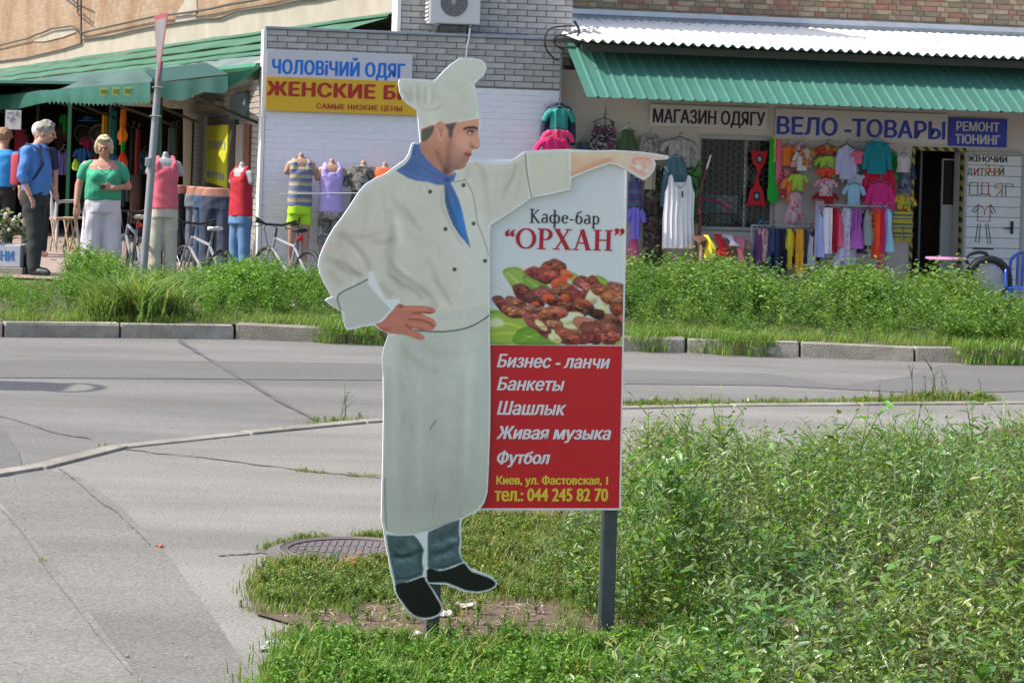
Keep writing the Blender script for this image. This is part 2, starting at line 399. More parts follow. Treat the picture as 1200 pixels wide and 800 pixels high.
# flush edging stones on the near side
ed = tag(bpy.data.objects.new('pavement_edging', None), kind='structure'); COL.objects.link(ed)
es = walk([Vector(p) for p in catmull([v[:] for v in EL], 6, False)], 0.98)
vs_, fs_ = bev_box(-.48, .48, -.055, .055, -.05, .03, .012); mb = MB(); mb.add(vs_, fs_); eme = mb.me('edging_stone', M_kerb)
for k in range(len(es)-1):
    a, b = es[k], es[k+1]; m_ = (a+b)/2; d = b-a
    if -9 < m_.x < 12:
        o = link('edging_stone', eme, ed, (m_.x, m_.y, -0.012+random.uniform(-.008, .008)))
        o.rotation_euler = (0, 0, math.atan2(d.y, d.x)+random.uniform(-.012, .012))

# far verge and shop forecourt: height field (falls away towards the right)
def sm(t): t = min(1, max(0, t)); return t*t*(3-2*t)
def zv(x, y):
    return 0.09 - 0.36*max(sm((x-0.5)/4.0)*sm((y-22.5)/6.0), .72*sm((x+4.9)/.9)*sm((y-25.2)/2.4))
xs = np.linspace(-30, 30, 121); rows = 22; mb = MB(); vs_ = []
for x in xs:
    ky = kerb_y(x)+.14
    for r in range(rows+1):
        y = ky + (75-ky)*(r/rows)**1.6; vs_.append((x, y, zv(x, y)+(0.015*math.sin(x*3.1)*math.sin(y*2.3) if 0 < r < 10 else 0)))
fs_ = [(i*(rows+1)+r, (i+1)*(rows+1)+r, (i+1)*(rows+1)+r+1, i*(rows+1)+r+1) for i in range(len(xs)-1) for r in range(rows)]
mb.add(vs_, fs_); tag(mb.build('verge', M_verge, smooth=True), kind='structure')
def forecourt_y(x):   # where the paved forecourt starts
    return 27.6 + 0.2*x*0.9 if x > -4.6 else 26.2
fc = []
xs2 = np.linspace(-28, 20, 70); R2 = 16
for x in xs2:
    y0 = 27.4 + .1*x if x > -4.4 else 26.3
    for r in range(R2+1):
        y = y0 + (74-y0)*(r/R2)**1.5; fc.append((x, y, zv(x, y)+.03))
mb = MB(); mb.add(fc, [(i*(R2+1)+r, (i+1)*(R2+1)+r, (i+1)*(R2+1)+r+1, i*(R2+1)+r+1) for i in range(len(xs2)-1) for r in range(R2)])
tag(mb.build('shop_forecourt', M_pave), kind='structure')
# near verge soil under the grass and weeds
VB = [(302, 668), (340, 664), (400, 670), (452, 664), (515, 634), (560, 604), (700, 575), (860, 549), (1000, 532), (1120, 516), (1185, 500), (1260, 492), (1500, 486)]   # back edge
VLft = [(300, 800), (330, 770), (318, 745), (345, 735), (300, 722), (290, 700), (287, 685), (296, 673)]
vb = [g2(*p) for p in VB]; vl = [g2(*p) for p in [(250, 1500), (285, 1000), (295, 860)]+VLft]
poly = vl + vb + [(14, 12), (14, 0.5)]
sheet('verge_soil', [poly], M_soil, 0.011)
VERGE_PX = [(250, 1500), (285, 1000), (295, 860)]+VLft+VB+[(2500, 480), (2500, 1500)]
# ------------------------------------------------------------------ the café sign with the cut-out chef
SF = Frame((0, 8.22, 0), math.atan(0.2))
PG = 1.0       # print gain
class Canvas:
    """a print: colours worked out on a grid of points of the sheet and stored as point colours of its mesh"""
    def __init__(s, x0, y0, x1, y1, step=1.0, base=(200, 205, 205)):
        s.x0, s.y0, s.step = x0, y0, step
        s.X, s.Y = np.meshgrid(np.arange(x0, x1+step, step), np.arange(y0, y1+step, step)); s.C = np.zeros(s.X.shape+(3,)); s.C[:] = base
        s.R = np.zeros(s.X.shape, int); s.clip = None
    def win(s, a, b, c, d):
        i0 = max(0, int((a-s.x0)/s.step)-1); i1 = min(s.X.shape[1], int((c-s.x0)/s.step)+3)
        j0 = max(0, int((b-s.y0)/s.step)-1); j1 = min(s.X.shape[0], int((d-s.y0)/s.step)+3)
        return slice(j0, max(j0, j1)), slice(i0, max(i0, i1))
    @staticmethod
    def inside(P, X, Y):
        P = np.asarray(P, float); r = np.zeros(X.shape, bool); n = len(P)
        for i in range(n):
            (x1, y1), (x2, y2) = P[i], P[(i+1) % n]
            if y1 == y2: continue
            c = ((y1 > Y) != (y2 > Y)); r ^= c & (X < (x2-x1)*(Y-y1)/(y2-y1)+x1)
        return r
    def cov(s, P, w, soft=.45):
        X, Y = s.X[w], s.Y[w]; m = np.zeros(X.shape)
        for a, b in ((-.5, -.5), (.5, -.5), (-.5, .5), (.5, .5), (0, 0)): m += s.inside(P, X+a*soft*2, Y+b*soft*2)
        return m/5
    def poly(s, P, col=None, region=None, smooth=True, alpha=1.0, mul=None, soft=.45):
        P = catmull(P, 6) if smooth else np.array(P, float)
        w = s.win(P[:, 0].min()-2, P[:, 1].min()-2, P[:, 0].max()+2, P[:, 1].max()+2)
        m = s.cov(P, w, soft)*alpha
        if s.clip is not None: m = m*s.clip[w]
        if col is not None: s.C[w] = s.C[w]*(1-m[..., None]) + np.array(col, float)*m[..., None]
        if mul is not None: s.C[w] = s.C[w]*(1+m[..., None]*(np.array(mul)-1))
        if region is not None: s.R[w][m > .5] = region
        return m, w
    def setclip(s, P=None, smooth=True, region=None):
        if P is None and region is None: s.clip = None; return
        if region is not None: s.clip = np.isin(s.R, region).astype(float); return
        P = catmull(P, 6) if smooth else np.array(P, float); w = s.win(-1e5, -1e5, 1e5, 1e5)
        s.clip = s.cov(P, (slice(None), slice(None)))
    def stroke(s, P, width, col=None, alpha=1.0, mul=None, smooth=True, hard=False, taper=False):
        P = catmull(P, 6, False) if smooth and len(P) > 2 else np.array(P, float)
        g = width*(1 if hard else 2.6)+2
        w = s.win(P[:, 0].min()-g, P[:, 1].min()-g, P[:, 0].max()+g, P[:, 1].max()+g)
        X, Y = s.X[w], s.Y[w]; D = np.full(X.shape, 1e9); T = np.zeros(X.shape)
        for i in range(len(P)-1):
            (x1, y1), (x2, y2) = P[i], P[i+1]; dx, dy = x2-x1, y2-y1; q = dx*dx+dy*dy+1e-9
            t = np.clip(((X-x1)*dx+(Y-y1)*dy)/q, 0, 1); d = np.hypot(X-x1-t*dx, Y-y1-t*dy); k = d < D
            D = np.where(k, d, D); T = np.where(k, (i+t)/(len(P)-1), T)
        if hard: m = np.clip((width*.5+.5-D), 0, 1)
        else: m = np.exp(-(D/width)**2)
        if taper: m = m*np.clip(4*T*(1-T), 0, 1)**.5
        m = m*alpha
        if s.clip is not None: m = m*s.clip[w]
        if col is not None: s.C[w] = s.C[w]*(1-m[..., None]) + np.array(col, float)*m[..., None]
        if mul is not None: s.C[w] = s.C[w]*(1+m[..., None]*(np.array(mul)-1))
    def blob(s, cx, cy, rx, ry, col=None, alpha=1.0, mul=None, ang=0.0, hard=False):
        g = 2.6*max(rx, ry)+2; w = s.win(cx-g, cy-g, cx+g, cy+g); X, Y = s.X[w]-cx, s.Y[w]-cy
        ca, sa = math.cos(ang), math.sin(ang); D = np.sqrt(((X*ca+Y*sa)/rx)**2+((-X*sa+Y*ca)/ry)**2)
        m = (np.clip((1-D)*min(rx, ry)+.5, 0, 1) if hard else np.exp(-D**2))*alpha
        if s.clip is not None: m = m*s.clip[w]
        if col is not None: s.C[w] = s.C[w]*(1-m[..., None]) + np.array(col, float)*m[..., None]
        if mul is not None: s.C[w] = s.C[w]*(1+m[..., None]*(np.array(mul)-1))
    def noise(s, amp, cell, seed=0, region=None):
        r = np.random.default_rng(seed); h, w_ = s.X.shape; cy, cx = cell if isinstance(cell, tuple) else (cell, cell)
        g = r.normal(size=(int(h/cy)+3, int(w_/cx)+3)); yy = np.arange(h)/cy; xx = np.arange(w_)/cx
        i, j = yy.astype(int), xx.astype(int); fy, fx = (yy-i), (xx-j); fy = fy*fy*(3-2*fy); fx = fx*fx*(3-2*fx)
        a = g[np.ix_(i, j)]*(1-fx)+g[np.ix_(i, j+1)]*fx; b = g[np.ix_(i+1, j)]*(1-fx)+g[np.ix_(i+1, j+1)]*fx
        n = (a*(1-fy[:, None])+b*fy[:, None])*amp
        if region is not None: n = n*np.isin(s.R, region)
        s.C = s.C*(1+n[..., None])
    def lin(s):
        c = np.clip(s.C, 0, 255)/255.; c = np.where(c <= 0.04045, c/12.92, ((c+0.055)/1.055)**2.4)
        return np.clip(c*PRINT_K, 0, .9)
PRINT_K = np.array([2.12, 1.95, 1.70])

def canvas_objects(cv, frame, yoff, names, m, parent, keep=None):
    """one mesh per printed region"""
    H, W_ = cv.X.shape; k = frame.v.x*frame.O.x + frame.v.y*frame.O.y + yoff
    dx = cv.X-CX; dy = cv.Y-CY; a = (dx*CR+dy*SR)/FL; b = (dx*SR-dy*CR)/FL
    Yw = k/(frame.v.x*a+frame.v.y); lx = (a*Yw-frame.O.x)*frame.u.x+(Yw-frame.O.y)*frame.u.y; lz = EH+b*Yw-frame.O.z
    V = np.stack([lx, np.full(lx.shape, yoff), lz], -1).reshape(-1, 3); C = cv.lin().reshape(-1, 3)
    q = np.arange(H*W_).reshape(H, W_); F = np.stack([q[1:, :-1], q[1:, 1:], q[:-1, 1:], q[:-1, :-1]], -1).reshape(-1, 4)
    Rq = cv.R[:-1, :-1].reshape(-1); out = {}
    for rid, nm in names.items():
        f = F[Rq == rid]
        if not len(f): continue
        u, inv = np.unique(f, return_inverse=True)
        o = link(nm, fast_mesh(nm, V[u], inv.reshape(-1, 4), C[u], m), parent); out[rid] = o
    return out

M_print = attr_mat('printed_film', 0.42, 0.35)
M_edge = mat('white_plastic_sheet', (0.84, 0.85, 0.84), 0.4, 0.03)
M_pan = mat('white_panel_film', (0.80, 0.835, 0.80), 0.38, 0.025, scale=1.5)
M_red = mat('red_panel_film', (0.66, 0.012, 0.020), 0.36, 0.05, scale=2)
M_post = mat('grey_painted_steel', (0.075, 0.085, 0.09), 0.5, 0.2, scale=12, bump=.15)
sign = thing('cafe_sign', 'tall café advertising sign with a pointing chef cut-out beside a white and red board', 'advertising sign', SF, (0, 0, 0))
def spx(px, py, y=0.0): return SF.hit(px, py, y)
def spoly(P, y): return [spx(a, b, y) for a, b in P]

# board
bd = spoly([(548, 186), (735.5, 189.5), (727.5, 597.5), (545, 597.5)], -0.006)
board = MB(); board.prism(bd, -0.006, 0.0); board = board.build('board', M_pan, sign)
red = MB(); red.prism(spoly([(549, 404), (729, 405.5), (725.5, 595), (546, 595)], -0.0075), -0.0075, -0.0062); red.build('red_panel', M_red, board)
bk = MB(); bk.prism(spoly([(733.6, 190), (735.4, 190), (727.4, 597.4), (725.6, 597.4)], -0.009), -0.009, 0.0015)
bk.prism(spoly([(545, 595.4), (725.4, 595.4), (725.4, 597.4), (545, 597.4)], -0.009), -0.009, 0.0015); bk.build('edge_trim', M_edge, board)
# posts: square tube behind the sheets
for (xa, xb, tp) in ((499.5, 515.5, 250), (706.5, 722.5, 230)):
    x0, z1 = spx(xa, 690, 0.03); x1, _ = spx(xb, 690, 0.03); _, z1 = spx((xa+xb)/2, tp, .03)
    if xa > 600: x0, _ = spx(706.3, 610, .03); x1, _ = spx(722.3, 610, .03)
    p = MB(); p.bbox(x0, x1, 0.012, 0.012+abs(x1-x0), -0.25, z1, 0.004); p.build('post', M_post, sign)
for zz in (0.75, 1.35, 1.62):
    x0, _ = spx(507, 600, .03); x1, _ = spx(714, 600, .03)
    cb = MB(); cb.bbox(x0, x1, 0.013, 0.043, zz-.015, zz+.015, .003); cb.build('cross_bar', M_post, sign)

# chef cut-out: outline in its own sheet, with thickness
OUT = [(467,97.5),(468.5,93.5),(473,92),(485,92.3),(497,93),(508,95),(513,91.5),(520,83.5),(528,76),(538,69),(541,67.6),(555,68),(564,70),(569,74),(570.5,80),(567.5,88),(561,94),(556.5,98.5),(558,108),(560.5,122),(562.5,136),(564.5,146),(562.5,153),(562,160),(564,169.5),(563.5,174),(560,176.5),(556.5,177),(553.5,179.5),(554,183),(551,186.5),(560,186.3),(566,189.5),(575,191),(588,190.5),(597,189),(606,184.5),(612,179.5),(617,177.2),(640,175.5),(668,174.8),(700,176.4),(720,175.8),(750,177.6),(768,180),(783,182.6),(784.3,184.6),(781.5,187),(770,187.6),(766,187.2),(768,189.6),(768.6,193),(766.5,200),(762,206),(754.5,211.4),(749,208.5),(741,203.8),(733,198.5),(722,193.5),(714,192.3),(702,196.5),(690,201),(671,208.4),(669.5,210),(668.5,222.5),(645,228.2),(623,232),(612,240),(597,250),(580,261),(575,264),(574,285),(574.5,330),(574,363),(574.5,405),(575,450),(574.6,500),(573,545),(571.5,576),(568,588),(562,597.3),(552,602.5),(541,608.5),(540.5,622),(541,636),(539.5,645),(541.5,654),(546.5,660),(553.5,667),(565,670.5),(578,676.5),(583.5,683),(580,688),(573,692),(560,694.8),(545,693.5),(532,688.5),(522,684.8),(512,684.2),(502,683.3),(508,690.5),(514,700),(518.5,710),(519,716),(515,721),(506,724.7),(497,725.8),(487,723),(477,716.5),(470,706.5),(466.5,701),(463,693),(461,682),(457.5,668),(455.5,655),(452,638),(449.5,622),(447,607),(447.5,580),(448.6,540),(449.5,480),(449,440),(448,420),(450,408),(455.5,391.5),(446,386.5),(438,381.3),(432,382),(425,383),(415,385.6),(407,386.8),(404.3,382),(402,372),(400.5,366),(396,363),(386,357),(381,352),(384.5,349.2),(389,348),(386,343),(380,332.5),(375,321),(373,311),(374.5,301),(379,290),(385,277.5),(392,266),(400,256),(409,243),(416,232),(422,223),(429,215.5),(440,208.8),(452,203.6),(461,196.8),(475,187),(479,180.5),(482.5,169),(486,166.6),(492.5,166.5),(491,150),(489.5,136),(489,129.5),(484.5,126.5),(478,122.5),(472,116),(468.5,108)]
YC = -0.024
# keep corners crisp: the outline is used as traced, only its plain stretches are rounded
co = MB(); co.prism(spoly(OUT, YC), YC, YC+0.014)
cut = co.build('chef_cutout', M_edge, sign)
for zz in (0.55, 1.35): 
    x0, _ = spx(507, 600, .0)
    sp_ = MB(); sp_.box(x0-.012, x0+.012, YC+.0145, .0118, zz-.012, zz+.012); sp_.build('spacer', M_post, sign)

# inset of the outline (the white cut margin)
def inset(P, d):
    P = np.array(P, float); n = len(P); out = []
    A = sum(P[i][0]*P[(i+1)%n][1]-P[(i+1)%n][0]*P[i][1] for i in range(n)); sg = 1 if A > 0 else -1
    for i in range(n):
        a = P[i]-P[i-1]; b = P[(i+1)%n]-P[i]; t = a/(np.hypot(*a)+1e-9)+b/(np.hypot(*b)+1e-9); t = t/(np.hypot(*t)+1e-9)
        out.append(P[i]+np.array([-t[1], t[0]])*sg*d)
    return out
cv = Canvas(366, 62, 788, 730, 1.0, (196, 203, 200))
INS = inset(OUT, 1.0)
REG = {1: 'printed_margin', 2: 'printed_hat', 3: 'printed_face', 4: 'printed_hair', 5: 'printed_neckerchief', 6: 'printed_jacket', 7: 'printed_cuff', 8: 'printed_forearm', 9: 'printed_hand', 10: 'printed_apron', 11: 'printed_jeans', 12: 'printed_shoe', 13: 'printed_ear', 14: 'printed_button', 15: 'printed_cuff', 16: 'printed_hand', 17: 'printed_shoe', 18: 'printed_sideburn'}
cv.poly(INS, (192, 199, 196), 1, smooth=False)
margin = cv.R == 1
# jacket ---------------------------------------------------------------
JK = (165, 167, 160)
jacket = [(484,181),(478,189),(464,199),(455,205.5),(441,211.5),(431,218),(424,226),(417,236),(408,248),(400,259),(392,270),(386,281),(380,293),(376.5,303),(375.5,312),(377.5,321),(382.5,332),(389,344),(393,351),(397,356),(440,352),(444,334),(452,352),(468,350),(468,392),(573,392),(573,262),(597,248),(620,232),(617.5,205),(615.5,181),(607,187),(598,192),(585,193.2),(575,193.4),(565,192),(558,188.5),(548,191),(540,200),(520,205)]
cv.poly(jacket, JK, 6, smooth=False)
cv.setclip(region=[6])
cv.blob(545, 270, 26, 60, (172, 178, 174), .8); cv.blob(560, 330, 16, 60, (168, 178, 176), .7)
cv.blob(590, 215, 30, 25, (166, 170, 161), .6); cv.blob(395, 300, 18, 30, (158, 156, 150), .8)
cv.blob(460, 225, 30, 18, (168, 170, 165), .7); cv.blob(430, 300, 20, 40, (164, 163, 157), .7)
F_ = lambda P, w, k=.86, t=True: cv.stroke(P, w*1.15, mul=((k+.25*(1-k),)*3 if k < .7 else (k+.42*(1-k), k+.38*(1-k), k+.33*(1-k))), taper=t)
Lg = lambda P, w, k=1.08: cv.stroke(P, w, mul=(k, k, k), taper=True)
F_([(449,217),(460,232),(470,246),(480,256),(488,264)], 4, .90); F_([(458,243),(459,262),(456,285),(450,300)], 3, .90)
F_([(430,226),(430,240),(426,262)], 4, .93); F_([(405,264),(400,280),(396,292)], 4, .94)
F_([(393,272),(407,280),(420,292),(430,306),(434,318)], 3.2, .80); F_([(395,270),(412,276),(430,277),(448,272)], 3, .88)
F_([(433,281),(446,284),(456,282),(463,276)], 3, .86); F_([(381,300),(392,308),(404,316),(416,321),(428,324)], 3.2, .80)
F_([(392,305),(404,309),(416,318),(424,322)], 2.4, .78); F_([(384,316),(392,326),(402,334)], 4, .88)
F_([(459,262),(462,278),(456,300),(458,318),(468,333),(480,345)], 4.5, .86); F_([(455,300),(466,318),(484,330),(498,341),(508,352),(512,362)], 3.2, .76)
F_([(452,318),(470,331),(486,340),(497,352)], 2.6, .80); F_([(506,320),(515,335),(524,348),(529,359)], 2.4, .84)
F_([(470,236),(480,252),(490,266),(497,270)], 2.5, .88); F_([(500,300),(508,316),(518,338)], 3, .92); F_([(444,330),(452,340),(462,348)], 4, .84)
Lg([(462,252),(468,270),(470,290)], 5); Lg([(462,306),(478,322),(494,334)], 3, 1.06); Lg([(410,288),(420,300),(426,312)], 3, 1.05); Lg([(500,345),(520,356),(545,360)], 5, 1.05)
F_([(476,266),(482,276),(492,282)], 3, .94); F_([(446,220),(452,250),(452,275)], 3, .94)
# shoulder and far sleeve creases
for P, w, k in [([(560,196),(568,215),(572,240),(574,262)], 3, .92), ([(585,197),(582,215),(580,232)], 2.4, .94), ([(604,190),(601,205),(594,222),(587,235)], 2.6, .90), ([(606,192),(598,212),(588,228)], 1.8, .88), ([(596,196),(593,210),(584,226)], 2, .93), ([(556,190),(566,200),(572,214)], 2.4, .88), ([(612,188),(610,210),(604,232)], 3, .92), ([(550,194),(548,204),(544,210)], 3, .9)]: F_(P, w, k)
# piping and plackets
dk = (72, 78, 88)
cv.stroke([(532,213.5),(540,212),(545,210.6)], .9, (90, 94, 98), .9, hard=True); cv.stroke([(545,211),(552,222),(556,236),(558,250),(560,262),(566,278),(571,292),(573,304)], 1.0, (98, 104, 106), .85, hard=True)
cv.stroke([(568,190.6),(580,191.3),(588,191)], 1.2, (70, 74, 72), .9, hard=True); cv.stroke([(551,187.4),(558,187)], 1.2, (96, 100, 92), .9, hard=True)
cv.stroke([(520,216),(518,232),(520,246),(527,262),(534,275),(541,285)], 1.6, mul=(.9, .9, .9))
cv.stroke([(440,391),(470,392)], 1, mul=(.9,.9,.9)); cv.setclip()
# waistband area above the apron line
cv.setclip(region=[6]); cv.poly([(505,372),(530,364),(573,357),(574,372),(548,384),(520,388),(500,386)], (160,166,161), smooth=False, alpha=.6); cv.setclip()
# apron ----------------------------------------------------------------
AP = (152, 157, 153)
apron = [(457,393),(452,405),(449.5,418),(450,440),(450.5,480),(449.5,540),(448.5,590),(449,611),(453,622),(466,626.5),(485,625.5),(500,622),(515,616),(530,610),(545,604),(558,597.5),(566,588),(570,575),(571.8,545),(573,500),(573.6,450),(573,405),(573,371.5),(565,377),(552,383),(540,386.5),(520,388),(500,387.5),(470,392)]
cv.poly(apron, AP, 10, smooth=False); cv.setclip(region=[10])
cv.blob(545, 420, 30, 55, (164, 172, 169), .8); cv.blob(470, 500, 30, 90, (148, 153, 149), .6); cv.blob(520, 590, 60, 40, (138, 142, 138), .75); cv.blob(455, 410, 14, 25, (174,180,175), .8)
cv.blob(560, 500, 12, 80, (158, 165, 162), .5); cv.blob(490, 440, 30, 40, (158, 162, 157), .6)
F_([(470,398),(478,415),(495,428),(515,436)], 4, .91); F_([(492,400),(512,412),(540,418)], 4, .94); F_([(476,402),(472,430),(474,470)], 4, .95)
F_([(540,425),(538,480),(536,540),(530,600)], 5, .96); F_([(510,450),(507,520),(504,600)], 5, .965); F_([(480,470),(478,540),(476,610)], 5, .965)
F_([(556,440),(560,500),(556,560)], 4, .96); Lg([(552,410),(549,480),(545,560)], 5, 1.04); Lg([(462,420),(462,480),(460,560)], 4, 1.04); Lg([(494,450),(492,520),(490,590)], 4, 1.025)
cv.stroke([(504,503),(507,498),(511,492.5)], 1.6, (96, 100, 97), .8, hard=True)
cv.stroke([(450.8,560),(451.5,590),(453,622)], 1.0, (100, 106, 104), .8); cv.setclip()
cv.stroke([(480,386.5),(500,388),(520,388.4),(540,386),(555,381),(567,374),(573,369.5)], 1.5, (48, 56, 72), .95, hard=True)
cv.stroke([(500,621),(530,610.5),(546,604)], 1, mul=(.85,.85,.85))
# jeans ------------------------------------------------------------------
J1 = [(452.5,626),(466,627.5),(485,626.5),(489,630),(494,638),(497,644),(495.5,650),(494.5,658),(496.5,666),(495,674),(485,678),(470,684),(463.5,684),(461,672),(457,655),(454.5,640)]
J2 = [(501.5,623),(515,617),(530,611),(538.6,608.5),(538,622),(539,634),(537.5,644),(539.5,652),(543,658),(536,661),(520,667),(506,668),(501,664)]
JC = (62, 80, 88)
for J in (J1, J2): cv.poly(J, JC, 11, smooth=False)
cv.setclip(region=[11])
for P, w, k in [([(455,640),(470,652),(485,648),(496,643)], 2.2, .55), ([(457,650),(470,651),(482,648)], 1.6, .5), ([(456,628),(464,640),(480,632)], 3, .75), ([(462,676),(478,677),(495,671)], 1.6, .6), ([(503,648),(515,646),(527,641),(537,636)], 2.2, .6), ([(503,662),(520,664),(541,656)], 1.4, .62), ([(505,630),(520,627),(536,617)], 2.5, .78), ([(493,632),(492,650),(493,668)], 2.5, .75)]: F_(P, w, k)
for P, w, k in [([(462,660),(472,656),(490,655)], 4, 1.28), ([(464,681),(480,679),(494,673)], 2, 1.35), ([(508,655),(520,652),(534,648)], 3, 1.3), ([(526,634),(532,632),(537,632)], 2.5, 1.5), ([(505,667),(522,666),(541,659)], 1.8, 1.35), ([(506,640),(520,636),(532,628)], 3, 1.2), ([(476,632),(482,638),(488,642)], 3, 1.2)]: cv.stroke(P, w, mul=(k, k, k), taper=True)
cv.setclip(); cv.noise(.06, 3, 3, [11])
# shoes
for S in ([(463.5,685),(480,681),(496,675.5),(499,680),(505,689),(511,699),(516.5,709),(517,715),(512,720),(504,722.7),(496,723.4),(487,721),(479,715),(471,704),(466,697)], [(501.5,666),(515,668.5),(530,665),(543,659.5),(548,664),(553,669.5),(564,673),(575,677.5),(581,683),(577,688),(569,691),(559,692.6),(546,691),(533,686),(523,682.5),(512,682),(501.5,681)]):
    cv.poly(S, (17, 18, 18), 12 if S[0][0] < 480 else 17, smooth=True)
# hat ---------------------------------------------------------------------
HC = (164, 172, 165)
hat = [(469,97),(471,94.2),(485,94.2),(497,95),(509,97),(514.5,92.5),(521,85),(529,77.5),(539,70.5),(542,69.5),(555,69.6),(563,71.5),(567.5,75),(568.8,80),(566,87),(560,92.5),(554.5,98),(556,108),(559,122),(561,136),(561.5,140),(545,142),(530,145.5),(520,145.5),(512,141.5),(505,147),(497,150.5),(494,152),(492.5,140),(491,128.5),(485.5,124.5),(479,120.5),(474,115),(470,106)]
cv.poly(hat, HC, 2, smooth=False); cv.setclip(region=[2])
cv.blob(552, 80, 22, 12, (160, 171, 163), .7); cv.blob(485, 113, 18, 9, (152, 158, 150), .9); cv.blob(530, 130, 30, 20, (163, 166, 158), .8); cv.blob(505, 135, 10, 14, (172, 178, 172), .7)
for P, w, k in [([(482,98),(480,110),(482,120)], 2, .92), ([(489,98),(490,110),(489,122)], 1.6, .90), ([(498,100),(499,112),(498,124)], 1.6, .89), ([(507,104),(508,114),(505,124)], 2, .90), ([(515,104),(514,112),(512,120)], 2, .94), ([(488,125),(500,129),(512,127),(520,121)], 1.8, .89), ([(548,99),(544,112),(545,126)], 3, .96), ([(555,98),(546,104),(541,112)], 2, .95), ([(473,103),(476,112),(482,120)], 2, .92), ([(525,95),(532,104),(545,100)], 3, .965), ([(558,92),(548,97),(538,108)], 2, .97)]: F_(P, w, k)
for P, w, k in [([(485,100),(486,112),(486,122)], 1.4, 1.07), ([(501.5,104),(502.5,114),(502,124)], 1.2, 1.08), ([(494,100),(494,112)], 1.4, 1.05), ([(514,106),(516,114)], 1.4, 1.05), ([(553,98),(548,102),(542,108)], 1.6, 1.07), ([(559,130),(560,140)], 2, 1.08)]: cv.stroke(P, w, mul=(k, k, k), taper=True)
cv.stroke([(494,151),(505,146.5),(512,141.5)], 1.0, (186, 192, 184), .7); cv.stroke([(521,144.8),(530,144.8),(545,141.6),(561,138)], .9, (184, 190, 184), .7); cv.setclip()
# head: face, neck, hair, ear
SKN = (166, 120, 103)
face = [(494,151),(505,146.5),(520,145),(530,145),(545,142),(561,139),(561.5,146),(560.5,150.5),(560.6,154),(561,160),(562.8,168),(562.4,172.5),(559.5,174.8),(555.5,175.2),(552.5,178),(552.8,181),(550.4,184.6),(549.4,187.5),(547.5,190),(546,194),(543.5,197.2),(538,199.2),(533,199.5),(531,202),(531,208),(524,206),(510,199),(500,190),(493,181),(491.5,170)]
cv.poly(face, SKN, 3, smooth=False)
hair = [(494,152.5),(503,149),(509,147.5),(508,154),(505,159),(502,163),(499,165),(495,167),(493.5,164)]
cv.poly(hair, (76, 76, 68), 4, smooth=False)
sb = [(521,146),(527,145.2),(536,143.2),(533,148),(531,153),(530,160),(528.5,164),(526,160),(525.5,152)]
cv.poly(sb, (72, 66, 62), 18, smooth=False, soft=.8)
cv.setclip(region=[3])
cv.blob(511, 185, 13, 16, (142, 100, 84), .9); cv.blob(497, 172, 6, 12, (140, 104, 92), .8)
cv.blob(527, 190, 7, 14, (112, 86, 78), .85); cv.blob(540, 189, 12, 7, (116, 88, 78), .85); cv.blob(535, 196, 9, 3.5, (104, 84, 78), .8)
cv.blob(541, 166, 9, 12, (178, 137, 118), .8); cv.blob(552, 146, 9, 5, (176, 134, 112), .7); cv.blob(556, 163, 3.5, 7, (180, 140, 122), .8)
cv.blob(527, 171, 5, 12, (146, 106, 94), .6); cv.blob(533, 177, 9, 6, (158, 116, 99), .5); cv.blob(538, 150, 7, 6, (166, 122, 104), .6)
cv.blob(523, 201, 5, 5, (70, 66, 62), .8); cv.stroke([(512,178),(517,190),(522,202)], 2.5, mul=(.86,.84,.84)); cv.stroke([(527,166),(526,178),(524,190),(524,198)], 3.5, mul=(.88,.87,.88)); cv.blob(536,184,10,10,(142,112,100),.55); cv.blob(546,166,6,8,(188,140,122),.6)
# eye, brow, nose, mouth
cv.stroke([(544,151.2),(549,149.6),(555,149.2),(560.6,151.4)], 1.25, (40, 30, 28), 1.0); cv.stroke([(549,150.2),(557,150.4)], .8, (50, 40, 40), .9)
cv.blob(551.5, 155, 4.2, 3, (96, 62, 58), .95); cv.blob(551.2, 156.2, 1.6, 1.2, (214, 208, 204), .95); cv.blob(552.6, 155, 1.1, 1.3, (48, 38, 38), .95); cv.stroke([(547.5,154.6),(551,152.9),(555.5,153.8)], .7, (60, 42, 42), .95)
cv.stroke([(548,157.6),(553,158.2)], .7, (128, 90, 82), .8)
cv.blob(553.5, 172, 2.4, 1.6, (120, 68, 64), .8); cv.blob(558, 173.8, 2.4, .9, (104, 60, 56), .8); cv.stroke([(552,166),(551.4,170),(553,173.4)], 1.0, (140, 92, 82), .6); cv.blob(559, 169.5, 2, 2.4, (186, 146, 132), .7)
cv.stroke([(545,180.4),(549,181.4),(552.4,181.8)], 1.2, (84, 28, 32), 1.0); cv.blob(548.6, 183.2, 3, 1.5, (158, 62, 64), .95); cv.blob(549.4,179.6,2.6,1.0,(150,74,70),.8); cv.blob(549.5, 178.6, 3, 1.4, (112, 88, 82), .6); cv.blob(546.5,187.5,2.6,1.2,(120,90,82),.6)
cv.setclip()
ear = [(509.5,150),(511,145),(514,142.4),(518,142),(520.5,145),(521.5,151),(521,158),(519,163.5),(516.5,165),(513.5,161.5),(511,156)]
cv.poly(ear, (176, 128, 112), 13, smooth=True); cv.setclip(region=[13])
cv.stroke([(512.5,148),(515,145),(518,146.5),(519,152)], .9, (132, 88, 80), .7); cv.stroke([(515,150),(517,155),(517,160)], 1.2, (122, 78, 72), .7); cv.blob(515, 161, 2, 2, (188, 142, 126), .7); cv.setclip()
